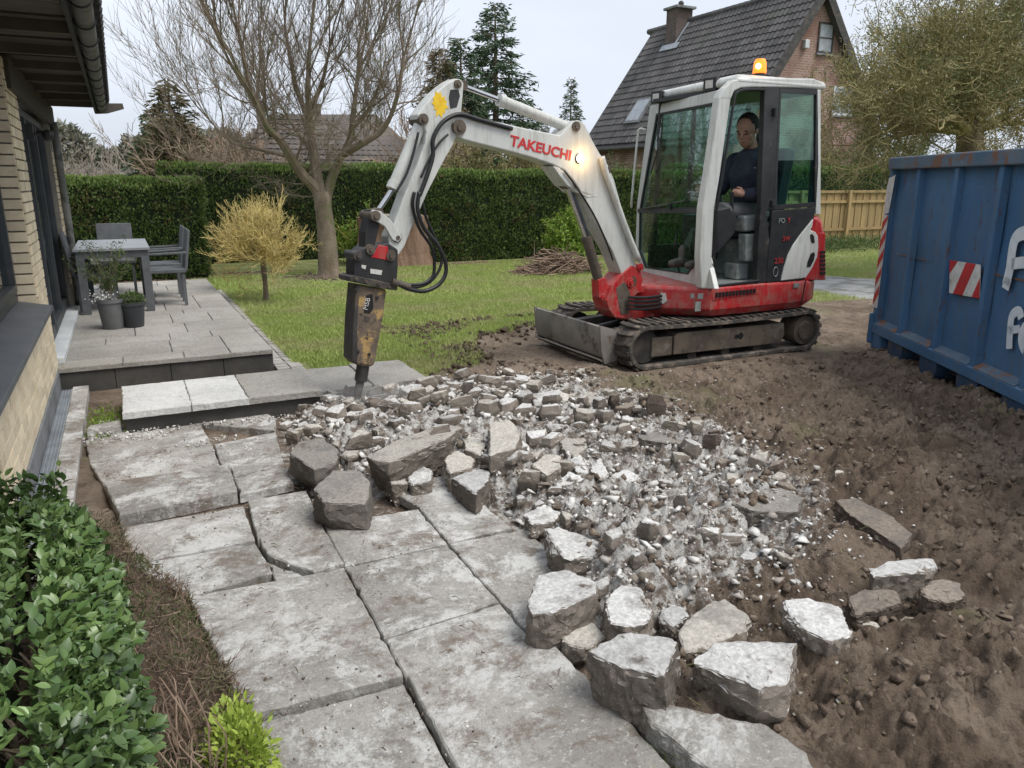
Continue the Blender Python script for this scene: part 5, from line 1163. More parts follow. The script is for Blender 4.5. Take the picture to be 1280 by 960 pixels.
# skylight
def onroof(u, v): return PL(u, v, Vector((HX, HY0, RZ)) + nL*.08, nL)
s1, s2, s3, s4 = onroof(783,152), onroof(795,128), onroof(812,127), onroof(803,149)
ax_, ay_ = slL, Vector((0, 1, 0)); cc = (s1 + s2 + s3 + s4)/4
q = MB(); q.obox(cc, slL*1.1, ay_*.95, nL*.10); sk = q.put('skylight', M['plinth'], bh)
q = MB(); q.obox(cc + nL*.055, slL*.92, ay_*.78, nL*.012); q.put('pane', M['lead'], sk)
# gable details
def gb2(u, v): return PY(u, v, HY0 + .25)
def gwin(u0, v0, u1, v1, lab, name='window'):
    a, b = gb2(u0, v0), gb2(u1, v1); yb = HY0 + .25; x0, x1 = min(a.x, b.x), max(a.x, b.x); z0, z1 = min(a.z, b.z), max(a.z, b.z)
    q = MB(); f_ = .06
    q.box((x0, yb - .04, z0), (x1, yb - .01, z0 + f_)); q.box((x0, yb - .04, z1 - f_), (x1, yb - .01, z1)); q.box((x0, yb - .04, z0 + f_), (x0 + f_, yb - .01, z1 - f_)); q.box((x1 - f_, yb - .04, z0 + f_), (x1, yb - .01, z1 - f_)); q.box((x0 + f_, yb - .035, (z0+z1)/2 - .02), (x1 - f_, yb - .012, (z0+z1)/2 + .02))
    o = q.put(name, M['dark_steel' if lab == 'dark' else 'white_frame'], bh)
    q = MB(); q.box((x0 + f_, yb - .02, z0 + f_), (x1 - f_, yb - .005, z1 - f_)); q.put('pane', M['lead'], o)
    q = MB(); q.box((x0 - .05, yb - .08, z0 - .06), (x1 + .05, yb - .002, z0 - .005)); q.put('sill', M['plinth'], o)
gwin(1024, 27, 1039, 68, 'dark'); gwin(1042, 108, 1064, 145, 'white')
a = gb2(1005, 56); q = MB(); q.box((a.x - .09, HY0 + .1, a.z - .12), (a.x + .09, HY0 + .248, a.z + .14)); q.put('alarm_box', M['white_frame'], bh, bevel=.02)
a = PX(788, 195, HX - HW + pr); 
# ================================================================== BROWN ROOF BEHIND THE BARE TREE
Yb = 27.0
fh = empty('distant_house', (PY(425, 215, Yb).x, Yb, 0), 'low house with a brown hipped tile roof behind the bare tree', 'house')
A, B_, C_, D_ = PY(270, 207, Yb), PY(540, 207, Yb), PY(470, 143, Yb + 2.5), PY(345, 143, Yb + 2.5)
q = MB(); bk = Vector((0, 5, 0)); V = [A, B_, C_, D_, A + bk, B_ + bk]
q.add(V, [(0, 1, 2, 3), (1, 5, 2), (5, 4, 3, 2), (4, 0, 3), (0, 4, 5, 1)]); rr_ = q.put('roof', M['brown_roof'], fh)
sl = ((D_ - A) - Vector(((D_ - A).x, 0, 0))); Ls = sl.length; sl.normalize(); nr = Vector((0, -sl.z, sl.y)); V = []; F = []
rows = int(Ls / .3)
for r in range(rows):
    t_ = r * .3; fr = t_ / Ls; xa = A.x + (D_.x - A.x)*fr; xb = B_.x + (C_.x - B_.x)*fr
    x = xa
    while x < xb - .2:
        b0 = len(V)
        for tt, off in ((t_, .06), (t_ + .32, .015)):
            for xx, hh in ((0, 0), (.1, .03), (.2, 0)): V.append(tuple(Vector((x + xx, A.y, A.z)) + sl*tt + nr*(off + hh)))
        F += [(b0, b0+1, b0+4, b0+3), (b0+1, b0+2, b0+5, b0+4)]; x += .21
put('roof_tiles', V, F, M['brown_roof'], rr_, kind='stuff')
q = MB(); q.box((A.x + .4, Yb + .4, -.1), (B_.x - .4, Yb + 4.6, A.z - .01)); q.put('wall', M['house_brick_far'], fh)
a = (C_ + D_)/2 + Vector((-.5, .1, 0)); q = MB(); q.box((a.x - .25, a.y - .2, a.z - .3), (a.x + .25, a.y + .3, a.z + .35)); q.put('chimney', M['chim_brick'], fh)
# ================================================================== MINI EXCAVATOR WITH HYDRAULIC HAMMER
ex = empty('mini_excavator', (5.0, 6.15, 0), 'red and white mini excavator with closed cab, working with a hydraulic hammer', 'excavator')
def Z2(x, y): return 780 + x/4.923, 220 + y/4.923
def Z1(x, y): return 780 + x/4.923, 60 + y/4.923
YS = 5.48
def side(pts, y=YS): return [PY(u, v, y) for u, v in pts]
# -- undercarriage
def track(y0, y1, label=None):
    cx0, cx1, cz, R = 4.065, 6.0, .222, .222
    def loop(R, n=14):
        out = []
        for k in range(n + 1): a = math.pi/2 + math.pi*k/n; out.append((cx0 + R*math.cos(a), cz + R*math.sin(a)))
        for k in range(1, 8): out.append((cx0 + (cx1 - cx0)*k/8, cz - R))
        for k in range(n + 1): a = -math.pi/2 + math.pi*k/n; out.append((cx1 + R*.92*math.cos(a), cz + R*math.sin(a)))
        for k in range(1, 8): t_ = k/8; out.append((cx1 + (cx0 - cx1)*t_, cz + R - .018*math.sin(math.pi*t_)))
        return out
    A, B = loop(R - .022), loop(R - .06); n = len(A); V = []; F = []
    for y in (y0, y1):
        V += [(p[0], y, p[1]) for p in A]; V += [(p[0], y, p[1]) for p in B]
    for i in range(n):
        j = (i + 1) % n
        F += [(i, j, n + j, n + i), (2*n + j, 2*n + i, 3*n + i, 3*n + j), (j, i, 2*n + i, 2*n + j), (n + i, n + j, 3*n + j, 3*n + i)]
    tr = put('track', V, F, M['rubber'], ex, bevel=.006)
    # lugs, each its own piece
    per = []; tot = 0
    for i in range(n):
        a, b = A[i], A[(i+1) % n]; L = math.hypot(b[0]-a[0], b[1]-a[1]); per.append((tot, L, a, b)); tot += L
    N = 58; lug = None
    for k in range(N):
        s = tot * k / N
        for (t0, L, a, b) in per:
            if t0 <= s < t0 + L: f_ = (s - t0)/L; p = (a[0] + (b[0]-a[0])*f_, a[1] + (b[1]-a[1])*f_); d = ((b[0]-a[0])/L, (b[1]-a[1])/L); break
        an = math.atan2(d[1], d[0]); w_ = (y1 - y0)
        yc = (y0 + y1)/2
        if lug is None:
            q = MB()
            q.prism([(-.024, -w_*.5, -.01), (.016, -w_*.5, -.01), (.036, 0, -.01), (.016, w_*.5, -.01), (-.024, w_*.5, -.01), (-.004, 0, -.01)], (0, 0, -.016))
            q.V = [(v[0], v[1], v[2] + .005) for v in q.V]
            me = bpy.data.meshes.new('track_lug'); me.from_pydata(q.V, [], q.F); me.materials.append(M['rubber']); lug = me
        inst('track_lug', lug, tr, (p[0] + d[1]*.0, yc, p[1]), (0, -an, 0))
    sgn = 1 if y0 < 6 else -1
    yf = y0 + .035 if y0 < 6 else y0 + .03
    q = MB(); q.prism([(4.38, yf, .125), (5.70, yf, .115), (5.74, yf, .20), (5.72, yf, .315), (4.42, yf, .325), (4.38, yf, .29)], (0, .21, 0)); fr = q.put('track_frame', M['rusty'], tr, bevel=.008)
    q = MB(); q.box((4.14, yf + .01, .12), (4.37, yf + .2, .30)); q.put('tensioner_housing', M['rusty'], tr, bevel=.012)
    q = MB(); q.cyl((4.07, yf + .03, cz), (4.07, yf + .19, cz), .15, 24); q.put('idler_wheel', M['dark_steel'], tr, auto=40)
    q = MB(); q.cyl((6.0, yf - .005, cz), (6.0, yf + .2, cz), .145, 28); q.cyl((6.0, yf - .03, cz), (6.0, yf, cz), .095, 20)
    for k in range(8): a = k*.785; q.cyl((6.0 + .07*math.cos(a), yf - .038, cz + .07*math.sin(a)), (6.0 + .07*math.cos(a), yf - .029, cz + .07*math.sin(a)), .011, 6)
    q.put('drive_sprocket', M['rusty'], tr, auto=40)
    for x in (4.62, 5.02, 5.42): q = MB(); q.cyl((x, yf + .03, .085), (x, yf + .2, .085), .05, 16); q.put('track_roller', M['dark_steel'], tr, auto=40)
    q = MB(); q.cyl((4.95, yf + .04, .355), (4.95, yf + .18, .355), .035, 14); q.put('carrier_roller', M['dark_steel'], tr, auto=40)
    if y0 < 6:
        q = MB(); q.cyl((5.17, yf - .004, .235), (5.17, yf + .01, .235), .032, 16); q.cyl((5.115, yf - .003, .232), (5.115, yf + .01, .232), .022, 14); q.put('frame_hole', M['rubber_seal'], tr)
    return tr
track(5.44, 5.74); track(6.58, 6.88)
q = MB(); q.box((4.5, 5.75, .14), (5.6, 6.57, .34)); q.box((4.7, 5.72, .2), (5.45, 6.60, .30)); q.put('car_body', M['dark_steel'], ex, bevel=.01)
q = MB(); q.cyl((5.15, 6.15, .34), (5.15, 6.15, .45), .40, 36); q.put('swing_ring', M['dark_steel'], ex, auto=40)
# blade with its arms
bl = MB(); prof = [(3.80, .085), (3.745, .12), (3.715, .20), (3.705, .30), (3.72, .40), (3.745, .405), (3.735, .30), (3.745, .20), (3.785, .13), (3.82, .10)]
bl.prism([(a, 5.68, b) for a, b in prof], (0, 1.22, 0)); b_o = bl.put('dozer_blade', M['blade'], ex, auto=30)
q = MB(); q.prism([(3.835, 5.68, .03), (3.70, 5.68, .105), (3.705, 5.68, .118), (3.845, 5.68, .045)], (0, 1.22, 0)); q.put('cutting_edge', M['blade'], b_o)
for y in (5.665, 6.90): q = MB(); q.prism([(3.70, y, .42), (3.90, y, .36), (3.93, y, .22), (3.90, y, .09), (3.76, y, .06), (3.72, y, .20)], (0, .018, 0)); q.put('end_plate', M['blade'], b_o)
for y in (5.80, 6.42):
    q = MB(); q.prism([(3.78, y, .16), (3.80, y, .33), (4.25, y, .36), (4.6, y, .32), (4.6, y, .18), (4.2, y, .17)], (0, .09, 0)); q.put('blade_arm', M['dark_steel'], ex, bevel=.006)
q = MB(); q.cyl((3.85, 6.15, .27), (4.6, 6.15, .36), .045, 14); q.put('blade_cylinder', M['black_metal'], ex, auto=40)
# -- upper body
low = [(4.80,5.50),(5.92,5.50),(6.10,5.62),(6.15,5.9),(6.15,6.4),(5.98,6.78),(4.95,6.8),(4.55,6.6),(4.38,6.28),(4.33,6.02),(4.42,5.84)]
main = [(4.745,5.455),(5.98,5.455),(6.14,5.53),(6.215,5.80),(6.215,6.45),(6.06,6.83),(4.95,6.88),(4.48,6.68),(4.28,6.32),(4.22,5.98),(4.33,5.79)]
q = MB(); q.loft([(x, y, .445) for x, y in low], [(x, y, .52) for x, y in main]); q.V += []; base = len(q.V)
V = [(x, y, .445) for x, y in low] + [(x, y, .52) for x, y in main] + [(x, y, .70) for x, y in main] + [(5.2 + (x-5.2)*.98, 6.15 + (y-6.15)*.98, .722) for x, y in main]
n = len(low); F = [tuple(range(n-1, -1, -1)), tuple(range(3*n, 4*n))]
for l in range(3): F += [(l*n + i, l*n + (i+1) % n, (l+1)*n + (i+1) % n, (l+1)*n + i) for i in range(n)]
bd = put('body_shell', V, F, M['red_paint'], ex, auto=28, bevel=.008)
# inset panel line and vent on the skirt
vg = MB(); vg.prism(side([Z2(545,725), Z2(560,705), Z2(880,668), Z2(860,690), Z2(820,722), Z2(545,765)], 5.452), (0, .01, 0)); vgo = vg.put('vent_panel', M['red_paint'], bd)
for k in range(12):
    u0, v0 = Z2(565 + k*21, 718 - k*2.2); u1, v1 = Z2(577 + k*21, 748 - k*2.6)
    a, b = PY(u0, v0, 5.449), PY(u1, v1, 5.449); q = MB(); q.box((a.x, 5.444, b.z), (b.x, 5.452, a.z)); q.put('vent_slot', M['rubber_seal'], vgo)
for z2a, z2b in (((440,775),(470,830)), ((455,725),(485,755)), ((1045,660),(1075,685)), ((410,725),(430,750))):
    a, b = PY(*Z2(*z2a), 5.45), PY(*Z2(*z2b), 5.45); q = MB(); q.box((a.x, 5.447, b.z), (b.x, 5.453, a.z)); q.put('decal_plate' if z2a[0] != 455 else 'warning_decal', M['grey_plastic'], bd)
q = MB(); q.prism([PY(*Z2(1118, 640), 5.451), PY(*Z2(1123, 640), 5.451), PY(*Z2(1094, 790), 5.451), PY(*Z2(1089, 790), 5.451)], (0, .004, 0)); q.put('panel_gap', M['rubber_seal'], bd)
# front recess with hoses, left of the decal
fn_ = Vector((-(5.79 - 5.455), (4.33 - 4.745), 0)).normalized(); fn_ = Vector((-.63, -.777, 0)).normalized()
FP0 = Vector((4.54, 5.62, .6))
def ff(u, v, o=0): return PL(u, v, FP0 + fn_*o, fn_)
q = MB(); q.prism([ff(*p, .014) for p in ((826,366),(832,367),(834,376),(829,380),(824,376))], -fn_*.01); q.put('round_sticker', M['white_paint'], bd)
# counterweight and rear side covers
cw = MB()
cwp = [Z2(1165,262), Z2(1178,238), Z2(1205,246), Z2(1228,275), Z2(1240,340), Z2(1244,430), Z2(1243,560), Z2(1236,640), Z2(1110,640)]
cw.prism(side(cwp, 5.47), (0, 1.36, 0)); cwo = cw.put('counterweight', M['red_paint'], ex, bevel=.045)
q = MB(); q.prism(side([Z2(1195,350), Z2(1240,350), Z2(1240,640), Z2(1110,640), Z2(1160,560)], 5.465), (0, .03, 0)); q.put('rear_cover', M['red_paint'], ex, bevel=.006)
for k in range(6):
    a = PY(*Z2(1208, 462 + k*26), 5.46); b = PY(*Z2(1238, 474 + k*26), 5.46); q = MB(); q.box((a.x, 5.456, b.z), (b.x, 5.47, a.z)); q.put('vent_slot', M['rubber_seal'], cwo)
hood = MB(); hood.box((5.86, 5.5, .72), (6.1, 6.84, 1.33)); hood.put('engine_hood', M['black_plastic'], ex, bevel=.03)
q = MB(); q.prism(side([Z2(1168,262), Z2(1160,310), Z2(1150,332), Z2(1180,345), Z2(1195,370), Z2(1198,440), Z2(1190,500), Z2(1160,565), Z2(1120,628), Z2(968,645), Z2(985,570), Z2(1010,490), Z2(1040,430), Z2(1085,365)], 5.455), (0, .03, 0)); wc_ = q.put('white_side_cover', M['white_paint'], ex, bevel=.008)
for pl_ in ([(1146,362),(1158,356),(1170,372),(1175,408),(1162,416),(1150,400)], [(1150,478),(1170,468),(1176,486),(1168,520),(1146,560),(1126,560),(1130,530)]):
    q = MB(); q.prism(side([Z2(*p) for p in pl_], 5.452), (0, .01, 0)); q.put('handle_slot', M['rubber_seal'], wc_)
bp_ = MB(); bp_.prism(side([Z2(910,215), Z2(1180,192), Z2(1168,262), Z2(1085,365), Z2(1040,430), Z2(1010,490), Z2(985,570), Z2(968,645), Z2(878,657), Z2(890,450), Z2(905,330)], 5.468), (0, .03, 0)); bpo = bp_.put('black_side_panel', M['black_plastic'], ex, bevel=.004)
def text(body, origin, xdir, ydir, size, m, parent, name='lettering', depth=.003, bold=0, wide=1):
    c = bpy.data.curves.new(name, 'FONT'); c.body = body; c.size = size; c.extrude = depth; c.offset = bold; c.resolution_u = 3
    to = bpy.data.objects.new('tmp_text', c); COL.objects.link(to); bpy.context.view_layer.update()
    me = bpy.data.meshes.new_from_object(to.evaluated_get(bpy.context.evaluated_depsgraph_get())); bpy.data.objects.remove(to); bpy.data.curves.remove(c)
    xd = Vector(xdir).normalized(); yd = Vector(ydir); yd = (yd - xd*yd.dot(xd)).normalized(); zd = xd.cross(yd)
    V = [Vector(origin) + xd*v.co.x*wide + yd*v.co.y + zd*v.co.z for v in me.vertices]; F = [tuple(p.vertices) for p in me.polygons]
    bpy.data.meshes.remove(me)
    return put(name, V, F, m, parent)
def stext(body, z2, h, m, y=5.464, par=None):
    o = PY(*Z2(*z2), y); return text(body, o, (1, 0, 0), (0, 0, 1), h, m, par or bpo, bold=.001)
stext('FO', (950, 290), .065, M['grey_plastic']); stext('Y', (1004, 287), .065, M['decal_worn']); stext('3W', (975, 400), .062, M['decal_worn']); stext('230', (925, 540), .075, M['decal_worn'])
q = MB(); a = PY(*Z2(933, 590), 5.464); 
for k in range(24): t_ = 6.2832*k/24; t2 = 6.2832*(k+1)/24; q.tube([(a.x + .028*math.cos(t_), 5.464, a.z + .045*math.sin(t_)), (a.x + .028*math.cos(t2), 5.464, a.z + .045*math.sin(t2))], .005, 4)
q.put('oval_emblem', M['grey_plastic'], bpo)
# -- cab
cab = MB(); roof = [(4.90,5.47),(5.98,5.47),(6.0,6.84),(5.10,6.9)]
V = [(x, y, 2.475) for x, y in roof] + [(5.45 + (x-5.45)*1.0, 6.15 + (y-6.15)*1.0, 2.535) for x, y in roof] + [(5.48 + (x-5.48)*.88, 6.15 + (y-6.15)*.9, 2.565) for x, y in roof]
F = [(3,2,1,0),(8,9,10,11)] + [(l*4 + i, l*4 + (i+1) % 4, l*4 + 4 + (i+1) % 4, l*4 + 4 + i) for l in range(2) for i in range(4)]
ro = put('cab_roof', V, F, M['white_paint'], ex, bevel=.025, auto=50)
q = MB(); q.box((5.0, 5.55, 2.44), (5.93, 6.8, 2.472)); q.put('roof_lining', M['black_plastic'], ro)
Nb, Fb, Nt = Vector((4.725, 5.485, .72)), Vector((4.99, 6.85, .72)), Vector((4.86, 5.52, 2.42))
fN = (Fb - Nb).cross(Nt - Nb).normalized(); fN = fN if fN.x < 0 else -fN
def fp(u, v, o=0): return PL(u, v, Nb + fN*o, fN)
ffr = MB(); TH = -fN*.05
for poly in ([(806,334),(860,343),(874,320),(878,300),(884,322),(893,361),(873,361),(803,339),(796,322)], [(812,134),(820,142),(799,262),(798,312),(806,335),(803,339),(794,318),(796,256)], [(812,133),(908,110),(905,122),(898,127),(820,143),(813,141)]):
    ffr.prism([fp(*p) for p in poly], TH)
ffo = ffr.put('front_frame', M['white_paint'], ex, bevel=.005)
def ring(P, sc_, th, name, m, par):
    c = sum(P, Vector())/len(P); I_ = []
    for p in P: d = (c - p); I_.append(p + d.normalized()*sc_*1.25)
    q = MB(); n = len(P)
    for i in range(n):
        j = (i+1) % n; q.prism([P[i], P[j], I_[j], I_[i]], th)
    return q.put(name, m, par)
up = [(820,142),(898,127),(877,262),(799,262)]; lw_ = [(799,264),(877,264),(874,320),(860,343),(806,335),(798,312)]
for nm, P_ in (('upper_windscreen', up), ('lower_windscreen', lw_)):
    q = MB(); q.prism([fp(*p, -.012) for p in P_], -fN*.005); g_ = q.put(nm, M['glass'], ex)
    ring([fp(*p, .004) for p in P_], .028 if nm[0] == 'u' else .02, -fN*.02, 'window_seal', M['rubber_seal'], g_)
q = MB(); q.prism([fp(797,261,.006), fp(878,261,.006), fp(878,266,.006), fp(797,266,.006)], -fN*.02); q.put('windscreen_bar', M['black_metal'], ex)
# near corner post, door opening, rear posts
R_ = [(893,361),(890,322),(893,261),(900,220),(914,122),(919,111)]
q = MB(); q.prism(side(R_ + [(u - 15 if i else u - 16, v) for i, (u, v) in list(enumerate(R_))[::-1]], 5.475), (0, .085, 0)); q.put('corner_post', M['white_paint'], ex, bevel=.012)
q = MB(); q.prism(side([(899,124),(905,110),(916,100),(932,97),(1018,98),(1028,103),(1029,110),(940,109),(926,110),(918,114),(914,124)], 5.473), (0, .07, 0)); q.put('roof_rail', M['white_paint'], ex, bevel=.012)
q = MB(); dl = smoothpath(side([(895,357),(893,322),(896,261),(903,220),(917,128),(921,116),(932,112),(956,112)], 5.475), 3); q.tube(dl, .013, 6); q.tube(side([(895,358),(948,351)], 5.475), .013, 6); q.put('door_seal', M['rubber_seal'], ex, auto=50)
q = MB(); q.prism(side([(956,108),(975,108),(971,262),(958,264),(962,300),(958,353),(946,355),(948,300),(951,262)], 5.474), (0, .06, 0)); q.put('door_post', M['black_metal'], ex, bevel=.006)
q = MB(); q.cyl(PY(969, 135, 5.46), PY(969, 145, 5.46), .02, 10); q.cyl(PY(966, 250, 5.46), PY(966, 257, 5.46), .02, 10); q.put('hinge', M['black_metal'], ex)
sw = [(975,110),(1022,112),(1023,205),(1020,258),(967,262)]
ring(side(sw, 5.472), .035, (0, .03, 0), 'side_window_frame', M['black_metal'], ex)
q = MB(); q.prism(side([(977,114),(1020,114),(1021,205),(1017,256),(970,260)], 5.485), (0, .005, 0)); q.put('side_window', M['glass_side'], ex)
q = MB(); q.prism(side([(1021,112),(1026,112),(1026,268),(1020,268)], 5.476), (0, .05, 0)); q.put('rear_post', M['white_paint'], ex, bevel=.006)
# far side and back of the cab
q = MB()
for x in (5.14, 5.55): q.tube([(x - .04, 6.82, .74), (x, 6.83, 2.46)], .028, 6)
fpst = q.put('far_post', M['black_metal'], ex, kind=None) if False else None
for x in (5.13, 5.56, 5.93): q = MB(); q.tube([(x - .02, 6.82, .74), (x, 6.83, 2.46)], .028, 8); q.put('far_post', M['black_metal'], ex)
q = MB(); q.box((5.05, 6.80, .74), (5.95, 6.84, 1.0)); q.put('far_panel', M['black_plastic'], ex)
q = MB(); q.box((5.13, 6.815, 1.0), (5.93, 6.82, 2.45)); q.put('far_window', M['glass_side'], ex)
for y in (5.53, 6.1, 6.80): q = MB(); q.tube([(5.98, y, 1.3), (5.94, y, 2.46)], .024, 8); q.put('back_post', M['black_metal'], ex)
q = MB(); q.prism([(5.965, 5.55, 1.3), (5.965, 6.8, 1.3), (5.93, 6.8, 2.46), (5.93, 5.55, 2.46)], (.005, 0, 0)); q.put('rear_window', M['glass_side'], ex)
q = MB(); q.prism([(4.78, 5.5, .725), (5.95, 5.5, .725), (5.95, 6.82, .725), (5.04, 6.82, .725)], (0, 0, .02)); q.put('cab_floor', M['grey_plastic'], ex)
# interior
st_ = MB(); st_.box((5.38, 5.68, .745), (5.84, 6.3, 1.12)); st_.put('seat_base', M['grey_plastic'], ex, bevel=.02)
q = MB(); q.box((5.26, 5.66, 1.14), (5.8, 6.16, 1.28)); seat = q.put('seat', M['black_plastic'], ex, bevel=.04)
q = MB(); q.prism([(5.68, 5.68, 1.25), (5.80, 5.68, 1.25), (5.90, 5.68, 1.95), (5.83, 5.68, 1.98), (5.76, 5.68, 1.95)], (0, .46, 0)); q.put('backrest', M['black_plastic'], seat, bevel=.03)
q = MB(); q.box((5.70, 5.80, 1.98), (5.80, 6.06, 2.16)); q.put('headrest', M['black_plastic'], seat, bevel=.04)
q = MB(); q.prism(side([(895,262),(912,258),(921,272),(919,292),(905,308),(897,317)], 5.52), (0, .12, 0)); cs = q.put('armrest_console', M['black_plastic'], ex, bevel=.015)
q = MB(); q.prism(side([(932,293),(954,292),(952,326),(932,327)], 5.56), (0, .1, 0)); q.put('storage_box', M['grey_plastic'], ex, bevel=.01)
q = MB(); q.prism(side([(930,270),(952,268),(953,288),(931,290)], 5.58), (0, .5, 0)); q.put('seat_side', M['grey_plastic'], ex, bevel=.02)
q = MB(); q.box((5.2, 5.62, .75), (5.34, 5.8, .90)); q.put('bucket', M['grey_plastic'], ex, bevel=.01)
jA = PY(915, 250, 5.66); q = MB(); q.tube([(jA.x + .03, jA.y, jA.z - .25), jA, (jA.x - .01, jA.y, jA.z + .07)], [.012, .016, .02], 8); q.put('joystick', M['black_plastic'], ex)
jB = PY(876, 245, 6.1); q = MB(); q.tube([(jB.x + .03, jB.y, jB.z - .25), jB, (jB.x - .01, jB.y, jB.z + .07)], [.012, .016, .02], 8); q.put('joystick', M['black_plastic'], ex)
q = MB(); q.box((5.0, 6.0, .9), (5.3, 6.25, 1.35)); q.put('right_console', M['black_plastic'], ex, bevel=.03)
for y in (5.95, 6.2): q = MB(); q.tube([(4.98, y, .75), (4.9, y, 1.05), (4.93, y, 1.2)], .012, 6); q.put('travel_lever', M['black_metal'], ex)
# wipers, rail, lights, beacon
q = MB(); q.tube([fp(*Z1(165, 770), .02), fp(*Z1(205, 640), .03), fp(*Z1(217, 500), .03), fp(*Z1(205, 455), .02)], .007, 5); q.put('wiper', M['black_plastic'], ex)
q = MB(); q.tube([fp(*Z2(125, 200), .02), fp(*Z2(270, 175), .03), fp(*Z2(375, 150), .02)], .008, 5); q.box(fp(*Z2(280, 210), .03), fp(*Z2(300, 160), -.0)); q.put('wiper', M['black_plastic'], ex)
q = MB(); q.tube(smoothpath([fp(*Z1(135, 505), .01), fp(*Z1(95, 500), .07), fp(*Z1(82, 560), .08), fp(*Z1(50, 900), .08), fp(*Z2(45, 195), .05)], 4), .012, 8); q.put('grab_rail', M['white_paint'], ex, smooth=True)
q = MB(); q.tube(smoothpath([fp(*Z1(590, 430), -.0), fp(*Z1(575, 425), .05), fp(*Z1(560, 470), .05), fp(*Z1(500, 850), .05), fp(*Z2(478, 120), .04)], 4), .012, 8); q.put('grab_rail', M['white_paint'], ex, smooth=True)
M['lens'] = mat('lamp_lens', (.62,.6,.55), (.5,.48,.44), 30, .15, 0)
for (u, v), (lx, ly) in (((826,122),(5.10,6.80)), ((893,106),(5.0,5.75))):
    c = PL(u, v, (lx, ly, 2.5), Vector((1, 0, 0))); w_ = MB(); fx_ = Vector((-1, -.18, 0)).normalized(); sy_ = Vector((.18, -1, 0)).normalized()
    A = [c + fx_*.07 + sy_*a*.075 + Vector((0, 0, b*.062)) for a, b in ((-1,-1),(1,-1),(1,1),(-1,1))]; B = [c - fx_*.11 + sy_*a*.05 + Vector((0, 0, b*.045)) for a, b in ((-1,-1),(1,-1),(1,1),(-1,1))]
    w_.loft(A, B); wo = w_.put('work_light', M['black_plastic'], ex, bevel=.008)
    q = MB(); q.prism([c + fx_*.072 + sy_*a*.042 + Vector((0, 0, b*.034)) for a, b in ((-1,-1),(1,-1),(1,1),(-1,1))], fx_*.004); q.put('lens', M['lens'], wo)
    q = MB(); q.tube([c - Vector((0, 0, .06)), Vector((c.x + .03, c.y, 2.53))], .015, 6); q.put('bracket', M['black_metal'], wo)
bc_ = PY(949, 95, 5.62); q = MB(); q.cyl((bc_.x, bc_.y, bc_.z - .05), (bc_.x, bc_.y, bc_.z + .02), .055, 20); be = q.put('beacon', M['black_plastic'], ex, auto=40)
t = NT('amber_lens'); tr_ = t.n('ShaderNodeBsdfPrincipled'); tr_.inputs['Base Color'].default_value = (.9, .22, .01, 1); tr_.inputs['Roughness'].default_value = .2; tr_.inputs['Emission Color'].default_value = (1, .22, .02, 1); tr_.inputs['Emission Strength'].default_value = .75; t.l(tr_.outputs[0], t.out.inputs[0]); M['amber'] = t.m
V = []; F = []; n = 20; pr_ = [(1, 0), (1.04, .1), (1, .35), (.93, .75), (.7, .97), (.0, 1.0)]
for a, b in pr_:
    for k in range(n): V.append((bc_.x + .058*a*math.cos(6.2832*k/n), bc_.y + .058*a*math.sin(6.2832*k/n), bc_.z + .02 + .125*b))
for i in range(5):
    for k in range(n): F.append((i*n + k, i*n + (k+1) % n, (i+1)*n + (k+1) % n, (i+1)*n + k))
put('beacon_lens', V, F, M['amber'], be, auto=40)
q = MB(); q.sph((bc_.x - .052, bc_.y - .035, bc_.z + .075), .024, 12, 8); q.put('beacon_lamp', emat('beacon_glow', (1, .62, .18), 6), be, smooth=True)
# -- boom, arm and hammer in the boom's vertical plane
BP0 = Vector((4.22, 5.95, .7)); BD = Vector((-.9867, -.1625, 0)); BN = Vector((.1625, -.9867, 0))
def bp(u, v, o=0): return PL(u, v, BP0 + BN*o, BN)
def plate(name, pts, off, th, m, par=ex, bevel=.006, **k):
    q = MB(); q.prism([bp(*p, off) for p in pts], -BN*th); return q.put(name, M[m], par, bevel=bevel, **k)
def pin(u, v, off, r, th, m='rusty', par=ex, name='pin'):
    c = bp(u, v, off); q = MB(); q.cyl(c, c - BN*th, r, 18); q.cyl(c + BN*.012, c, r*.45, 12); return q.put(name, M[m], par, auto=40)
def C2(x, y): return 320 + x/4, y/4
def C6(x, y): return 320 + x/4, 240 + y/4
def C3(x, y): return 640 + x/4, y/4
def C7(x, y): return 640 + x/4, 240 + y/4
boom_pts = [(566,152),(570,146),(577,144),(600,148),(625,153),(660,161),(700,169),(709,160),(716,152),(724,150),(731,155),(740,174),(750,192),(760,206),(768,225),(777,258),(787,300),(796,335),(799,350),(794,360),(786,359),(778,345),(766,315),(748,283),(737,262),(729,244),(718,227),(706,213),(692,206),(668,198),(640,190),(600,180),(578,174),(568,166)]
bo_ = plate('boom', boom_pts, .085, .17, 'white_paint', bevel=.01)
plate('boom_rib', [C3(205,830), C3(235,838), C3(290,885), C3(320,960), C7(430,20), C7(380,30), C3(280,930), C3(240,880)], .088, .176, 'white_paint', bo_, bevel=.004)
for u, v, r in ((575,159,.055),(799-8,352,.05),(721,158,.04),(761,213,.03)): pin(u, v, .10, r, .2, 'rusty', bo_)
arm_pts = [(576,99),(569,98),(560,103),(551,110),(542,118),(531,131),(522,143),(523,151),(530,158),(533,166),(531,180),(520,210),(507,240),(496,270),(486,296),(487,316),(493,322),(499,318),(506,308),(515,285),(535,240),(552,207),(566,182),(573,165),(577,140),(579,118),(580,104)]
ar_ = plate('arm', arm_pts, .065, .13, 'white_paint', bevel=.01)
for u, v, r in ((573,105,.03),(530,149,.04),(497,297,.035),(489,318,.035)): pin(u, v, .08, r, .16, 'rusty', ar_)
q = MB(); c = bp(550, 130, .068)
rs = random.Random(4); P_ = []
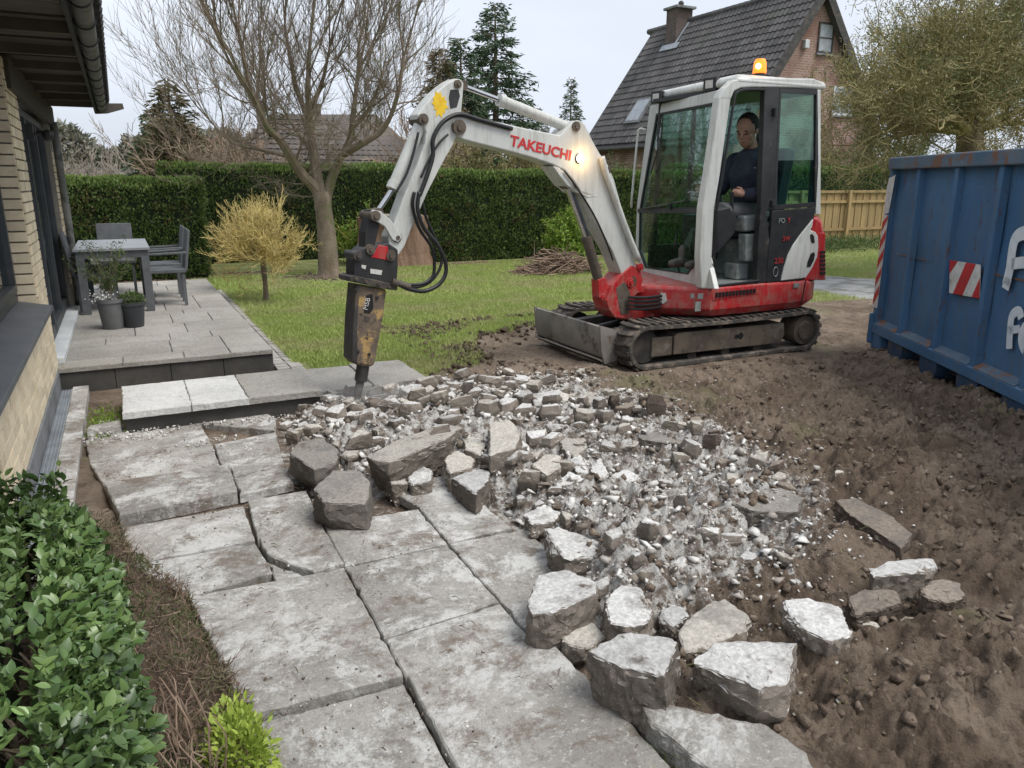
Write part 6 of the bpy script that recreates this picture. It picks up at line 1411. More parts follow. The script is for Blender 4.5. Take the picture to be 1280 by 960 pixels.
for k in range(22): a = 6.2832*k/22; rr_ = .075*(1 if k % 2 else .72)*rs.uniform(.8, 1.2); P_.append(c + BD*(-math.cos(a)*rr_) + Vector((0, 0, math.sin(a)*rr_*1.15)))
q.prism(P_, -BN*.004); q.put('paint_splash', M['yellow'], ar_)
q = MB(); P_ = [bp(563,112,.067), bp(573,112,.067), bp(575,120,.067), bp(571,134,.067), bp(563,136,.067), bp(561,122,.067)]; q.prism(P_, -BN*.003); q.put('grease_stain', M['black_metal'], ar_)
def cylp(name, p0, p1, p2, rb, rr2, off=0, m='white_paint'):
    a, b, c = bp(*p0, off), bp(*p1, off), bp(*p2, off); q = MB(); q.cyl(a, b, rb, 20); d = (b - a).normalized(); q.cyl(b - d*.05, b + d*.005, rb*1.12, 20); o = q.put(name, M[m], ex, auto=40)
    q = MB(); q.cyl(b, c, rr2, 16); q.put('rod', M['chrome'], o, auto=40)
    q = MB(); q.cyl(c + BN*.04, c - BN*.04, rr2*1.9, 14); q.put('rod_eye', M['rusty'], o, auto=40); return o
cylp('arm_cylinder', (712,160), (624,125), (576,107), .043, .02)
cylp('bucket_cylinder', (527,152), (491,236), (471,266), .046, .019)
cylp('boom_cylinder', (757,382), (733,296), (708,226), .045, .036, 0, 'rusty')
q = MB(); q.tube(smoothpath([bp(752,196,.105), bp(757,215,.11), bp(766,240,.11), bp(782,285,.11), bp(798,325,.11)], 4), .028, 10); q.put('hose_guard', M['white_paint'], bo_, smooth=True)
text('TAKEUCHI', bp(637, 181, .0865), bp(708, 199, .0865) - bp(637, 181, .0865), (0, 0, 1), .108, M['decal_red'], bo_, bold=.003, wide=1.22)
lc = bp(725, 198, .100); q = MB(); q.cyl(lc - BN*.022, lc, .038, 20); lo_ = q.put('boom_light', M['black_plastic'], bo_, auto=40)
q = MB(); q.cyl(lc, lc + BN*.008, .036, 20); q.put('lit_lens', emat('lit_headlamp', (1, .80, .50), 5), lo_)
pdat = bpy.data.lights.new('boom_light_beam', 'POINT'); pdat.energy = .9; pdat.color = (1, .62, .25); pdat.shadow_soft_size = .03
plo = bpy.data.objects.new('boom_light_beam', pdat); COL.objects.link(plo); plo.location = lc + BN*.07 + BD*-.02
# swing post (red)
sp = plate('swing_post', [(758,376),(766,357),(776,344),(790,332),(800,336),(804,350),(800,364),(792,372),(795,396),(797,401),(769,397),(762,388)], .10, .2, 'red_paint', bevel=.008)
plate('cylinder_lug', [(748,350),(757,346),(762,362),(768,380),(758,379),(749,372)], .05, .1, 'red_paint', sp)
plate('post_web', [(770,360),(781,352),(788,366),(786,392),(776,394)], .103, .21, 'rusty', sp, bevel=.004)
for u, v, r, o_ in ((756,372,.035,.06),(801,334,.035,.112),(789,353,.045,.112)): pin(u, v, o_, r, o_*2, 'red_paint', sp)
q = MB(); q.cyl((4.18, 5.98, .40), (4.18, 5.98, .74), .09, 18); q.box((4.15, 5.85, .42), (4.5, 6.2, .50)); q.box((4.15, 5.85, .66), (4.5, 6.2, .715)); q.put('king_pin', M['red_paint'], ex, auto=40)
for k in range(4):
    z = .53 + .035*k; q = MB(); q.tube(smoothpath([(4.08, 5.80, z), (4.22, 5.74, z - .01), (4.40, 5.72, z)], 3), .014, 6); q.put('hydraulic_hose', M['hose'], ex)
plate('recess', [C7(610,482), C7(705,486), C7(705,560), C7(690,572), C7(612,576)], .02, .012, 'rubber_seal', sp, bevel=0)
# linkage, bracket, hammer
lk = plate('black_link', [(463,262),(477,262),(474,285),(469,306),(456,312),(457,290)], .055, .11, 'black_metal')
for off in (.085, -.06): plate('white_link', [(466,262),(476,264),(489,275),(498,288),(503,297),(498,303),(491,300),(481,283),(468,275),(463,268)], off, .022, 'white_paint')
pin(470, 270, .10, .038, .2, 'rusty', lk)
hb = plate('hammer_bracket', [(446,317),(454,309),(468,308),(485,303),(498,312),(498,332),(496,361),(442,353),(443,326)], .075, .15, 'black_metal', bevel=.012)
pin(464, 312, .09, .036, .18, 'rusty', hb); pin(489, 320, .09, .036, .18, 'rusty', hb); pin(448, 320, .09, .034, .18, 'dark_steel', hb)
plate('coupler_hook', [(464,322),(474,306),(485,308),(487,326)], .080, .160, 'red_paint', hb)
plate('bracket_recess', [(463,336),(478,338),(477,344),(463,342)], .079, .01, 'lens', hb, bevel=.002); plate('bracket_recess', [(452,331),(458,332),(457,337),(452,335)], .079, .01, 'lens', hb, bevel=.002)
plate('clamp_plate', [(437,346),(441,344),(470,350),(497,357),(497,363),(485,362),(438,352)], .10, .20, 'dark_steel', hb, bevel=.005)
for u, v in ((446,349),(458,352),(474,355),(487,359)): pin(u, v, .112, .014, .03, 'rusty', hb, 'bolt')
hm = plate('hammer_body', [(446,355),(484,362),(479,400),(469,456),(464,459),(444,456),(440,450),(442,400)], .07, .14, 'hammer', bevel=.018)
plate('body_slot', [(458,369),(466,367),(467,385),(463,392),(455,391),(456,378)], .074, .012, 'rubber_seal', hm, bevel=.004)
plate('body_slot', [(455,395),(463,395),(462,403),(456,402)], .073, .012, 'dark_steel', hm, bevel=.003)
text('MSB', bp(459, 388, .0765), bp(463.5, 370, .0765) - bp(459, 388, .0765), BD*-1 if False else Vector((1, 0, 0))*-1, .05, M['lens'], hm)
plate('side_rib', [(446,355),(450,357),(447,400),(447,456),(440,450),(442,400)], .078, .156, 'dark_steel', hm, bevel=.004)
for u, v in ((448,440),(462,443),(472,372),(446,362)): pin(u, v, .082, .012, .03, 'dark_steel', hm, 'bolt')
q = MB(); q.cyl(bp(454, 455), bp(451, 476), .048, 18); q.put('chisel_bushing', M['dark_steel'], hm, auto=40)
tip = bp(446, 503); q = MB(); q.tube([bp(451, 474), bp(447, 492), tip], [.033, .030, .012], 16); q.put('chisel', M['dark_steel'], ex, auto=40)
for pth, r, off in (([(640,161),(600,150),(576,143),(560,148),(549,158),(541,175),(541,195),(533,222),(524,245)], .017, .10), ([(524,240),(522,262),(530,285),(546,305),(556,325),(557,342),(548,356),(530,364),(510,361),(498,355)], .016, .13),
                    ([(518,240),(516,258),(524,285),(540,310),(543,330),(541,345),(530,354),(512,356),(500,352)], .013, .08), ([(527,245),(532,270),(545,300),(552,318),(550,335),(538,352),(520,359),(500,357)], .012, .02),
                    ([(523,165),(517,190),(509,215),(500,232),(495,240)], .010, .08), ([(706,214),(722,236),(742,268),(757,300),(766,325)], .008, .10), ([(560,168),(548,180),(536,200),(526,222)], .009, .09)):
    q = MB(); q.tube(smoothpath([bp(u, v, off) for u, v in pth], 5), r, 8); q.put('hydraulic_hose', M['hose'], ex, smooth=True)
q = MB(); q.tube([bp(490, 352, .12), bp(512, 358, .13)], .024, 10); q.put('hose_fitting', M['rusty'], hb, auto=40)

# ================================================================== OPERATOR
def remesh(o, vox, sm=4):
    m = o.modifiers.new('skin_surface', 'REMESH'); m.mode = 'VOXEL'; m.voxel_size = vox; m.use_smooth_shade = True
    s_ = o.modifiers.new('soften', 'SMOOTH'); s_.iterations = sm; s_.factor = .5
def capsule(q, path, rs, n=12):
    q.tube(path, rs, n); 
    for p, r in ((path[0], rs[0]), (path[-1], rs[-1])): q.sph(p, r*.98, 12, 8)
hc = PY(934, 164, 5.85); neck = PY(940, 186, 5.87); chest = PY(938, 214, 5.88); waist = PY(943, 240, 5.88); pel = PY(950, 260, 5.88)
shN, elN, wrN, haN = PY(958, 204, 5.66), PY(955, 243, 5.60), PY(932, 243, 5.64), PY(917, 240, 5.66)
shF, elF, wrF, haF = PY(920, 203, 6.08), PY(900, 236, 6.16), PY(883, 238, 6.12), PY(874, 236, 6.1)
hipN, knN, anN = PY(948, 268, 5.77), PY(904, 262, 5.72), PY(876, 322, 5.80)
hipF, knF, anF = PY(943, 265, 6.0), PY(886, 262, 6.06), PY(855, 320, 6.05)
fw = Vector((-.86, -.42, -.28)).normalized(); lft = Vector((0, 0, 1)).cross(fw).normalized(); upv = fw.cross(lft).normalized()
q = MB()
HS = 1.13
def ell(c, a, b, cc):
    V = []; F = []; n, m = 16, 12
    for i in range(m + 1):
        ph = math.pi*i/m
        for k in range(n): th_ = 6.2832*k/n; V.append(hc + (c - hc)*HS + HS*(fw*a*math.sin(ph)*math.cos(th_) + lft*b*math.sin(ph)*math.sin(th_) + upv*cc*math.cos(ph)))
    for i in range(m):
        for k in range(n): F.append((i*n + k, (i+1)*n + k, (i+1)*n + (k+1) % n, i*n + (k+1) % n))
    q.add(V, F)
ell(hc + upv*.035, .102, .083, .098); ell(hc - upv*.05 + fw*.025, .075, .062, .085); ell(hc - upv*.085 + fw*.055, .03, .028, .028)
ell(hc + fw*.108 - upv*.018, .024, .014, .026); ell(hc + fw*.094 + upv*.012, .02, .05, .011); ell(hc + fw*.097 - upv*.058, .012, .024, .008)
for s_ in (-1, 1): ell(hc + lft*s_*.083 - upv*.005 - fw*.008, .018, .009, .03); ell(hc + fw*.05 + lft*s_*.045 - upv*.03, .04, .022, .028)
capsule(q, [hc - upv*.06 - fw*.02, neck, chest], [.062, .068, .1]); capsule(q, [chest, waist, pel], [.13, .13, .14])
for a, b, c, h in ((shN, elN, wrN, haN), (shF, elF, wrF, haF)):
    capsule(q, [a, a.lerp(b, .5), b, b.lerp(c, .5), c], [.05, .048, .04, .037, .027])
    d = (h - c).normalized(); s_ = d.cross(Vector((0, 0, 1))).normalized(); n_ = s_.cross(d)
    capsule(q, [c, c + d*.05, c + d*.085], [.026, .034, .032])
    for k, (o1, L) in enumerate(((-.027, .062), (-.009, .072), (.009, .068), (.026, .052))):
        b0 = c + d*.08 + n_*o1; m1 = b0 + d*L*.5 + s_*.012; capsule(q, [b0, m1, m1 + s_*.022 + d*L*.15, m1 + s_*.035 - d*.012], [.0105, .010, .009, .008], 8)
    capsule(q, [c + d*.03 + n_*.025, c + d*.06 + n_*.05 + s_*.015, c + d*.085 + n_*.05 + s_*.03], [.012, .011, .009], 8)
for a, b, c in ((hipN, knN, anN), (hipF, knF, anF)): capsule(q, [pel, a, a.lerp(b, .5), b, b.lerp(c, .4), c], [.1, .085, .075, .056, .055, .035])
person = q.put('person', M['skin'], None, label='man with short dark hair in navy hoodie and grey trousers sitting at the excavator controls', cat='person'); remesh(person, .0065, 3)
q = MB(); 
capsule(q, [chest + Vector((.0, 0, .06)), chest, waist, pel + Vector((0, 0, .0))], [.175, .215, .21, .205]); capsule(q, [shN, chest + Vector((0, 0, .07)), shF], [.085, .11, .085])
for a, b, c in ((shN, elN, wrN), (shF, elF, wrF)): capsule(q, [a, a.lerp(b, .5), b, b.lerp(c, .5), c - (c - b).normalized()*.01], [.10, .09, .08, .07, .054]); q.sph(b, .066, 10, 8)
ho = q.put('hoodie', M['navy'], person); remesh(ho, .009, 4)
q = MB(); ncp = [neck + Vector((math.cos(a)*.085 + .015, math.sin(a)*.085, -.012 + .045*math.cos(a))) for a in [6.2832*k/16 for k in range(17)]]; q.tube(ncp, .036, 8); capsule(q, [neck + Vector((.07, -.04, .05)), neck + Vector((.12, -.02, .0))], [.06, .08]); hd_ = q.put('hood', M['navy'], ho); remesh(hd_, .009, 4)
q = MB(); lg = chest + Vector((-.125, -.178, .03)); q.tube([lg, lg + Vector((.018, -.012, -.004)), lg + Vector((.04, -.022, .008))], [.0045, .004, .002], 4); q.put('chest_mark', M['white_frame'], ho)
q = MB()
for a, b, c in ((hipN, knN, anN), (hipF, knF, anF)): capsule(q, [pel, a, a.lerp(b, .5), b, b.lerp(c, .4), c], [.13, .105, .092, .078, .07, .055])
tr2 = q.put('trousers', M['trousers'], person); remesh(tr2, .010, 4)
for a, k_ in ((anN, knN), (anF, knF)):
    q = MB(); d = Vector((-1, -.1, 0)).normalized(); dn = Vector((0, 0, -1)); capsule(q, [a + Vector((0, 0, .06)), a, a + dn*.05], [.058, .056, .055]); capsule(q, [a + dn*.055 - d*.04, a + dn*.06 + d*.08, a + dn*.065 + d*.16], [.045, .045, .038]); bo2 = q.put('boot', M['boot'], person); remesh(bo2, .009, 3)
q = MB(); ell(hc + upv*.045 - fw*.022, .106, .092, .104); hr = q.put('hair', M['hair'], person, smooth=True)
for v in hr.data.vertices:
    p = v.co + hr.location + person.location - hc
    if p.dot(fw) > .06 + .5*max(0, p.dot(upv) - .06): v.co -= fw * (p.dot(fw) - .06) * .6
    if p.dot(upv) < -.015: v.co += upv * (-.015 - p.dot(upv)) * .7
for s_ in (-1, 1):
    q = MB(); q.tube([hc + fw*.122 + lft*(s_*.024) + upv*.024, hc + fw*.116 + lft*(s_*.054) + upv*.026], .005, 5); q.put('eyebrow', M['hair'], person)
    q = MB(); c = hc + fw*.107 + lft*s_*.038 + upv*-.002; q.sph(c, .0085, 10, 8, (1, 1, .6)); q.put('eye', M['hair'], person, smooth=True)
# ================================================================== BLUE ROLL-OFF SKIP
K0 = Vector((6.55, 5.12, 0)); KD = Vector((-.5, -.866, 0)); KN = Vector((-.866, .5, 0))       # along the side towards the viewer, and outwards
skp = empty('skip_container', K0 + KD*2 - KN*1.1, 'big blue steel roll-off skip with vertical ribs and white lettering at the right edge', 'skip')
def kp(s, w, z): return K0 + KD*s + KN*w + Vector((0, 0, z))
def kf(u, v, o=0): return PL(u, v, K0 + KN*o, KN)
def kbox(s0, s1, w0, w1, z0, z1):
    q = MB(); q.prism([kp(s0, w0, z0), kp(s1, w0, z0), kp(s1, w0, z1), kp(s0, w0, z1)], KN*(w1 - w0)); return q
LEN = 5.6
V = []; F = []; ns = 60; nz = 14     # dented side sheet
for i in range(ns + 1):
    for j in range(nz + 1):
        s = LEN*i/ns; z = .33 + 1.45*j/nz; d = -.055 + .06*(float(fbm(np.array([s]), np.array([z]), .5, 3, 5)[0]) - .5) * math.sin(math.pi*j/nz); V.append(kp(s, d, z))
for i in range(ns):
    for j in range(nz): a = i*(nz+1) + j; F.append((a, a + nz + 1, a + nz + 2, a + 1))
wall_k = put('side_wall', V, F, M['skip_blue'], skp, smooth=True)
kbox(0, LEN, -2.2, -2.14, .33, 1.78).put('far_wall', M['skip_blue'], skp)
kbox(.0, .05, -2.14, -.06, .33, 1.78).put('end_wall', M['skip_blue'], skp); kbox(LEN, LEN + .05, -2.2, .0, .33, 1.78).put('end_wall', M['skip_blue'], skp)
kbox(.05, LEN, -2.14, -.08, .31, .36).put('floor', M['skip_dark'], skp)
kbox(-.03, LEN + .05, -.10, .03, 1.765, 1.875).put('top_rim', M['skip_rim'], skp, bevel=.012); kbox(-.03, LEN + .05, -2.24, -2.11, 1.765, 1.875).put('top_rim', M['skip_rim'], skp, bevel=.012); kbox(-.03, .08, -2.11, -.10, 1.765, 1.875).put('top_rim', M['skip_rim'], skp, bevel=.012)
ribs = []
for u in (1104, 1137, 1183.5, 1238):
    p = kf(u, 300); ribs.append((p - K0).dot(KD))
sp_ = ribs[-1] - ribs[-2]
while ribs[-1] + sp_ < LEN: ribs.append(ribs[-1] + sp_)
for i, s in enumerate(ribs):
    w_ = .075 if i else .09
    q = MB(); q.prism([kp(s - w_*.5, -.06, .30), kp(s - w_*.38, .0, .30), kp(s + w_*.38, .0, .30), kp(s + w_*.5, -.06, .30)], Vector((0, 0, 1.465))); q.put('rib', M['skip_blue'], skp, bevel=.006)
q = MB(); q.prism([kp(-.02, -.06, .345), kp(-.02, .012, .30), kp(-.02, .012, .215), kp(-.02, -.06, .215)], KD*(LEN + .04)); q.put('bottom_rail', M['skip_blue'], skp, bevel=.005)
for i in range(len(ribs) - 1):
    a, b = ribs[i] + .045, ribs[i+1] - .045; q = MB(); q.prism([kp(a, -.055, .350), kp(a, .010, .310), kp(a, .010, .304), kp(a, -.055, .344)], KD*(b - a)); q.put('ledge', M['skip_rim'], skp)
kbox(.0, LEN, -2.1, -.12, .12, .30).put('underframe', M['skip_dark'], skp)
kbox(-.06, .0, -.12, .03, .10, .40).put('hinge_block', M['skip_blue'], skp, bevel=.015)
kbox(-.02, .18, -.10, .0, .05, .215).put('corner_foot', M['skip_blue'], skp, bevel=.02)
for s in (ribs[1] - .02, ribs[2] - .03, ribs[3] - .03, *[r_ - .03 for r_ in ribs[4:]]):
    q = MB(); prof_ = [kp(s + .15*math.cos(a), 0, .17 + .17*math.sin(a)) for a in [math.pi + math.pi*k/10 for k in range(11)]] + [kp(s + .15, 0, .22), kp(s - .15, 0, .22)]
    q.prism(prof_, -KN*.35); q.put('ground_roller', M['skip_under_blue'], skp, auto=30)
kbox(.0, LEN, -.064, -.050, .995, 1.01).put('weld_seam', M['skip_rim'], skp)
# striped tape down the end post and the striped plate between the ribs
TL, BL, TR, BR = kf(1110, 217, .001), kf(1101, 378, .001), kf(1118, 217, .001), kf(1110, 384, .001)
s0 = (TL - K0).dot(KD) ; s1 = (TR - K0).dot(KD); s0b, s1b = s0 + .0, s1
def tape(name, a, b, z0, z1, stripes, off, first, torn=False):
    q = MB(); q.prism([kp(a, off, z0), kp(b, off, z0), kp(b, off, z1), kp(a, off, z1)], KN*.003); o = q.put(name, M['sign_white'], skp)
    w_ = b - a; n = stripes; H_ = (z1 - z0)
    for k in range(n):
        zb = z0 + H_*(k + .1)/n; hgt = H_/n*.5
        P_ = [(a, zb), (b, zb + w_*1.1), (b, zb + hgt + w_*1.1), (a, zb + hgt)]
        P_ = [(s_, max(z0, min(z1, z_))) for s_, z_ in P_]
        q = MB(); q.prism([kp(s_, off + .003, z_) for s_, z_ in P_], KN*.0015); q.put('red_stripe', M['sign_red'], o)
    return o
sa, sb_ = ribs[0] - .055, ribs[0] + .055
tape('striped_tape', sa, sb_, .46, 1.35, 5, .001, 0)
q = MB(); za = 1.35; q.prism([kp(sa, .001, za), kp(sb_, .001, za + .02), kp(sb_ + .03, .001, 1.56), kp(sb_ + .05, .001, 1.72), kp(sb_ - .02, .001, 1.70), kp(sa + .03, .001, 1.69), kp(sa, .001, 1.6)], KN*.003); q.put('torn_paper', M['sign_white'], skp)
c0, c1, c2, c3 = kf(1188, 325, -.03), kf(1226.5, 331, -.03), kf(1225, 373, -.03), kf(1187, 366, -.03)
q = MB(); q.prism([c0, c1, c2, c3], KN*.004); pl2 = q.put('striped_plate', M['sign_white'], skp)
def bil(a, b): return (c0.lerp(c1, a)).lerp(c3.lerp(c2, a), b) + KN*.0045
for P_ in ([(0, 0), (.28, 0), (0, .42)], [(.55, 0), (.86, 0), (.46, 1), (.14, 1)], [(1, .38), (1, 1), (.76, 1)]):
    q = MB(); q.prism([bil(*p) for p in P_], KN*.0015); q.put('red_stripe', M['sign_red'], pl2)
def stroke(name, pts, wd, par):
    P_ = smoothpath([kf(u, v, -.035) for u, v in pts], 5); q = MB(); n = len(P_); V = []; F = []
    for i, p in enumerate(P_):
        d = (P_[min(i+1, n-1)] - P_[max(i-1, 0)]).normalized(); s_ = KN.cross(d).normalized()*wd*.5; V += [p + s_ + KN*.004, p - s_ + KN*.004]
    for i in range(n - 1): F.append((2*i, 2*i+1, 2*i+3, 2*i+2))
    q.add(V, F); V2 = [v - KN*.002 for v in V]; q.add(V2, [f[::-1] for f in F]); return q.put(name, M['lettering'], par)
stroke('letter', [(1258,356),(1263,335),(1266,312),(1270,298),(1278,292),(1288,292),(1294,302),(1295,356)], .095, skp)
stroke('letter_bar', [(1265,330),(1280,328),(1294,328)], .08, skp); stroke('letter_foot', [(1255,352),(1263,357)], .08, skp)
stroke('letter', [(1262,436),(1263,415),(1265,397),(1270,390),(1275,390),(1277,398)], .07, skp); stroke('letter_bar', [(1260,413),(1275,411)], .055, skp)
stroke('letter', [(1292,410),(1284,407),(1278,416),(1278,430),(1284,440),(1292,438)], .07, skp)

# ================================================================== FOREGROUND PLANTS
lr = empty('laurel_hedge', (-.5, 2.3, 0), 'dense glossy dark green broad-leaved shrub in the lower left foreground', 'shrub')
rg = np.random.RandomState(4)
def shrubsurf(n, rg, shell=.0):
    # lumpy rounded box: x -1.3..-.1, y .7..3.35, z 0..~.66
    a = rg.rand(n); y = .75 + 2.42*rg.rand(n); t_ = rg.rand(n)
    edge = np.interp(y, [.5, 1.2, 1.7, 2.3, 2.9, 3.2, 3.4], [-.09, -.10, -.12, -.155, -.215, -.31, -.46]); top = np.interp(y, [.5, 1.2, 2.2, 3.0, 3.35], [.60, .63, .62, .57, .42])
    th = t_ * 1.9                     # from the foot of the side, up and over the top
    ex = np.where(th < 1, edge + .03*np.sin(th*3.1), edge - (th - 1)*.9); ez = np.where(th < 1, top*th, top)
    rr_ = np.clip((th - .78)/.44, 0, 1); ex = np.where((th > .78) & (th < 1.22), edge - .16*(1 - np.cos(rr_*1.57)), ex - np.where(th >= 1.22, .0, 0)); ez = np.where((th > .78) & (th < 1.22), top*.78 + top*.22*np.sin(rr_*1.57), ez)
    N = np.stack([np.where(th < .78, 1, np.cos(rr_*1.57)), np.zeros(n), np.where(th < .78, .15, np.sin(rr_*1.57) + .1)], 1)
    fr = rg.rand(n) < .22
    ex = np.where(fr, -.30 - rg.rand(n)*.75, ex); ez = np.where(fr, top*rg.rand(n), ez); y = np.where(fr, 3.12 + .1*rg.rand(n) - .5*np.abs(ex + .5)**2*0, y)
    N[fr] = (0, 1, .2)
    lump = (fbm(y*1.0 + ez, ez*1.2 + ex, .22, 3, 3) - .5)*.12
    P = np.stack([ex, y, ez], 1) + N*(lump - shell*rg.rand(n))[:, None]
    return P, N
def leafmesh():
    V = []; F = []; prof = [(0, .04), (.18, .62), (.42, 1.0), (.68, .82), (.88, .38), (1.0, .0)]
    for t_, w_ in prof:
        z = -.16*t_*t_; V += [(t_, -w_*.27, z + .075*w_), (t_, 0, z), (t_, w_*.27, z + .075*w_)]
    for i in range(5):
        a = i*3; F += [(a, a+1, a+4, a+3), (a+1, a+2, a+5, a+4)]
    return np.array(V), F
LV, LF = leafmesh()
def orient(D, N, rg):
    D = D/np.linalg.norm(D, axis=1, keepdims=True); S = np.cross(N, D); S /= (np.linalg.norm(S, axis=1, keepdims=True) + 1e-9); U = np.cross(D, S); return D, S, U
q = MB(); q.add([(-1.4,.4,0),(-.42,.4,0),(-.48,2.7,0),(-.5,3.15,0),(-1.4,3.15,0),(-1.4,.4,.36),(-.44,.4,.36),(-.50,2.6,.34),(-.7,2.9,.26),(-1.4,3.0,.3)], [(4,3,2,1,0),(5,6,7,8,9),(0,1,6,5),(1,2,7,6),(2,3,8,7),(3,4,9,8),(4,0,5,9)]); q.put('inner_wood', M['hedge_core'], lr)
NLF = 24000
P, N = shrubsurf(NLF, rg, .10); D_ = N*.55 + rdir(rg, NLF)*.85 + np.array([0, 0, .35]); UPN = N*.7 + rdir(rg, NLF)*.55 + np.array([0, 0, .7])
D_, S_, U_ = orient(D_, UPN, rg); Lg = .020 + .030*rg.rand(NLF)
cam_dist = np.linalg.norm(P - np.array([0, 0, EYE]), axis=1); score = cam_dist + rg.rand(NLF)*.5 - N[:, 0]*.2 - N[:, 2]*.3
inview = (P[:, 1] > 1.25)
order = np.argsort(np.where(inview, score, 99)); bigk = order[:290]; rest = order[290:]
V = (P[rest][:, None, :] + Lg[rest][:, None, None]*(LV[None, :, 0:1]*D_[rest][:, None, :] + LV[None, :, 1:2]*S_[rest][:, None, :] + LV[None, :, 2:3]*U_[rest][:, None, :])).reshape(-1, 3)
Fc = (np.array(LF)[None] + (np.arange(len(rest))*len(LV))[:, None, None]).reshape(-1, 4)
put('leaf_mass', V, Fc, M['laurel'], lr, smooth=True, kind='stuff')
lme = bpy.data.meshes.new('leaf'); lme.from_pydata([tuple(v) for v in LV], [], LF); lme.materials.append(M['laurel']); lme.polygons.foreach_set('use_smooth', [True]*len(lme.polygons))
lmes = [lme]
for k in range(3):
    m2 = lme.copy(); t = M['laurel'].copy(); m2.materials[0] = t
    for nd in t.node_tree.nodes:
        if nd.type == 'MIX_RGB' and not nd.inputs[1].is_linked: f_ = (.7, 1.25, 1.6)[k]; nd.inputs[1].default_value = [q_*f_ for q_ in nd.inputs[1].default_value[:3]] + [1]; nd.inputs[2].default_value = [q_*f_ for q_ in nd.inputs[2].default_value[:3]] + [1]
    lmes.append(m2)
for j, i in enumerate(bigk):
    Mx = Matrix((D_[i]*Lg[i], S_[i]*Lg[i], U_[i]*Lg[i])).transposed()
    o = bpy.data.objects.new('leaf', lmes[j % 4]); COL.objects.link(o); o.parent = lr
    o.matrix_local = Matrix.Translation(Vector(P[i]) - WL[lr.name]) @ Mx.to_4x4()
q = MB(); rd = random.Random(8)
for k in range(60):
    y = rd.uniform(.8, 2.9); x = rd.uniform(-.6, -.2); q.tube([(x, y, .05), (x + rd.uniform(-.05, .1), y + rd.uniform(-.1, .1), .35), (x + rd.uniform(-.1, .06), y + rd.uniform(-.15, .15), .50)], [.008, .006, .003], 5)
q.put('stems', M['bark'], lr)
# heather and dead stems in the bed between shrub and paving
bed = [G(*p)[:2] for p in [(140,660),(150,690),(172,706),(236,742),(250,795),(300,893),(318,1000),(200,1100),(150,960),(150,800)]]
rg = np.random.RandomState(6); x, y = rg.rand(60000)*1.0 - .45, rg.rand(60000)*3.2 + 1.0
edge_x = np.interp(y, [1, 2.0, 2.27, 2.84, 3.15, 3.6, 4.06], [.19, .19, .2, .09, .07, -.13, -.17])
k = (x < edge_x - .0 + .03*(fbm(x, y, .08, 3, 3) - .5)) & (y < 3.9) & (x > -.45); x, y = x[k][:16000], y[k][:16000]; n_ = len(x)
P = np.stack([x, y, .0 + .15*rg.rand(n_)*smst(-.03, .09, np.interp(y, [1, 2.0, 2.27, 2.84, 3.15, 3.6, 4.06], [.19, .19, .2, .09, .07, -.13, -.17]) - x)], 1)
hth = empty('heather', (-.05, 3.0, 0), 'brown dried heather mat between the laurel shrub and the paving', 'heather')
leaves('sprig_mass', P, rdir(rg, n_) + [0, 0, .6], .018 + .03*rg.rand(n_), .003 + .004*rg.rand(n_), M['heather'], hth, seed=3)
q = MB()
for k in range(1100):
    i = rg.randint(0, n_); a = Vector(P[i]); d = Vector((rg.randn(), rg.randn(), abs(rg.randn())*1.1 + .2)).normalized()*(.03 + .07*rg.rand()); q.tube([a, a + d*.6 + Vector(rg.randn(3))*.008, a + d], [.0019, .0015, .0009], 3, cap=False)
q.put('dead_sprigs', M['dead_twig'], hth, kind='stuff')
ds = MB(); dsr = random.Random(12)
for k in range(46):
    x0 = dsr.uniform(-.03, .08); y0 = dsr.uniform(1.5, 2.15); z0 = -.01; x1 = x0 + dsr.uniform(-.10, .02); y1 = y0 + dsr.uniform(-.04, .20); h_ = dsr.uniform(.10, .30)
    pth = smoothpath([(x0, y0, z0), ((x0+x1)/2 + dsr.uniform(-.02, .02), (y0+y1)/2, h_*.55), (x1, y1, h_), (x1 + dsr.uniform(-.03, .03), y1 + dsr.uniform(.0, .06), h_ + dsr.uniform(-.02, .03))], 3); ds.tube(pth, [.0034 - .0022*i/len(pth) for i in range(len(pth))], 5)
ds.put('dead_stems', M['dead_twig'], None, label='reddish-brown leafless stems rising beside the lime green plant', cat='dead stems')
lm = empty('lime_plant', (.14, 1.78, 0), 'small lime green leafy plant at the corner of the front paving slab', 'plant')
n_ = 2600; c_ = np.array([.125, 2.0, .0]); dd = rdir(rg, n_)*[.09, .19, .12]*(.75 + .5*rg.rand(n_, 1))*(rg.rand(n_, 1)**.4); P = c_ + dd + [0, 0, .06]; P[:, 2] = np.abs(P[:, 2])
Nn = dd + rdir(rg, n_)*.06 + [0, 0, .05]; D2, S2, U2 = orient(Nn + rdir(rg, n_)*.05, rdir(rg, n_) + [0, 0, 1.0], rg); L2 = .014 + .020*rg.rand(n_)
V = (P[:, None, :] + L2[:, None, None]*(LV[None, :, 0:1]*D2[:, None, :] + .8*LV[None, :, 1:2]*S2[:, None, :] + LV[None, :, 2:3]*U2[:, None, :])).reshape(-1, 3)
put('leaf_mass', V, (np.array(LF)[None] + (np.arange(n_)*len(LV))[:, None, None]).reshape(-1, 4), M['lime'], lm, smooth=True, kind='stuff')
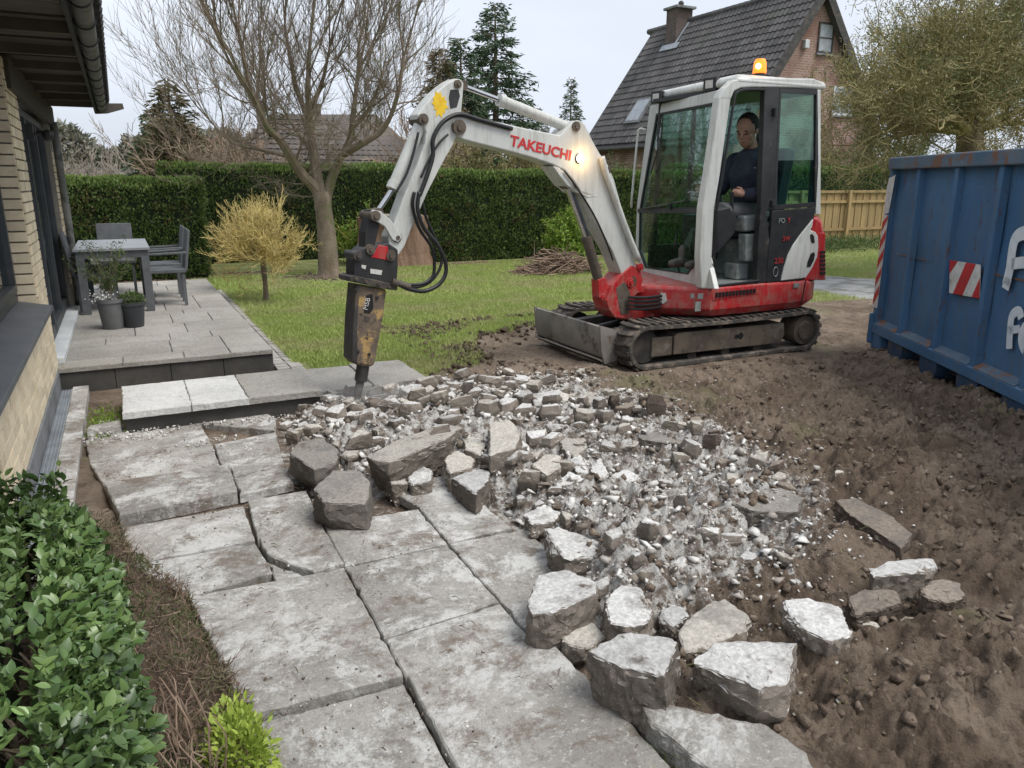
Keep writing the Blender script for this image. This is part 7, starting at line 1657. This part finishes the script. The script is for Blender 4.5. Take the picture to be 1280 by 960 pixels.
# bark litter and twigs lying on the paving
q = MB()
for k in range(70):
    x, y = rg.rand()*1.3, 1.7 + rg.rand()*3
    if inpoly(np.array([x]), np.array([y]), SLABZONE)[0]:
        a = rg.rand()*6.28; l = .008 + .02*rg.rand(); q.tube([(x - math.cos(a)*l, y - math.sin(a)*l, .021), (x, y + .003, .026), (x + math.cos(a)*l, y + math.sin(a)*l, .021)], [.0015, .002, .001], 4)
q.put('twig_litter', M['heather'], None, kind='stuff', label='tiny twigs and leaf scraps scattered on the paving slabs', cat='litter')
# puff of dust where the chisel strikes
t = NT('stone_dust'); v_ = t.n('ShaderNodeVolumePrincipled'); v_.inputs['Color'].default_value = (.95, .94, .92, 1)
tc = t.n('ShaderNodeTexCoord'); gr_ = t.n('ShaderNodeTexGradient', gradient_type='SPHERICAL'); t.l(tc.outputs['Object'], gr_.inputs[0]); nz_ = t.n('ShaderNodeTexNoise'); nz_.inputs['Scale'].default_value = 3.5; nz_.inputs['Detail'].default_value = 4; t.l(tc.outputs['Object'], nz_.inputs['Vector'])
t.l(t.math('MULTIPLY', t.math('MULTIPLY', gr_.outputs[1], t.ramp(nz_.outputs[0], .38, .7)), 7.0), v_.inputs['Density']); t.l(v_.outputs[0], t.out.inputs['Volume'])
q = MB(); q.sph((0, 0, 0), 1, 16, 12); dm = put('dust_puff', q.V, q.F, t.m, None, origin=(0, 0, 0), kind='stuff', label='small pale dust cloud around the chisel tip', cat='dust'); dm.location = (1.52, 5.45, .07); dm.scale = (.42, .3, .2)

rg = np.random.RandomState(31); n_ = 700; P = np.stack([-.27 + rg.randn(n_)*.07, 5.95 + rg.randn(n_)*.22, -.03 + rg.rand(n_)*.03], 1); P = P[(P[:, 0] > -.38) & (P[:, 0] < -.15) & (P[:, 1] < 6.5)]
leaves('weeds', P, rdir(rg, len(P)) + [0, 0, .8], .015 + .03*rg.rand(len(P)), .006 + .008*rg.rand(len(P)), M['bush'], None, seed=2, label='small weeds in the soil between the kerb and the step', cat='weeds')
hullmesh('kerb_stone', [Vector(p) for p in ((-.37,5.66,-.06),(-.15,5.66,-.06),(-.37,5.80,-.06),(-.15,5.80,-.06),(-.36,5.67,.05),(-.16,5.67,.04),(-.35,5.78,.04),(-.16,5.79,.05))], M['concrete'], cuts=3, rough=.006, label='rough grey stone closing the gap between the kerb and the step', cat='stone')
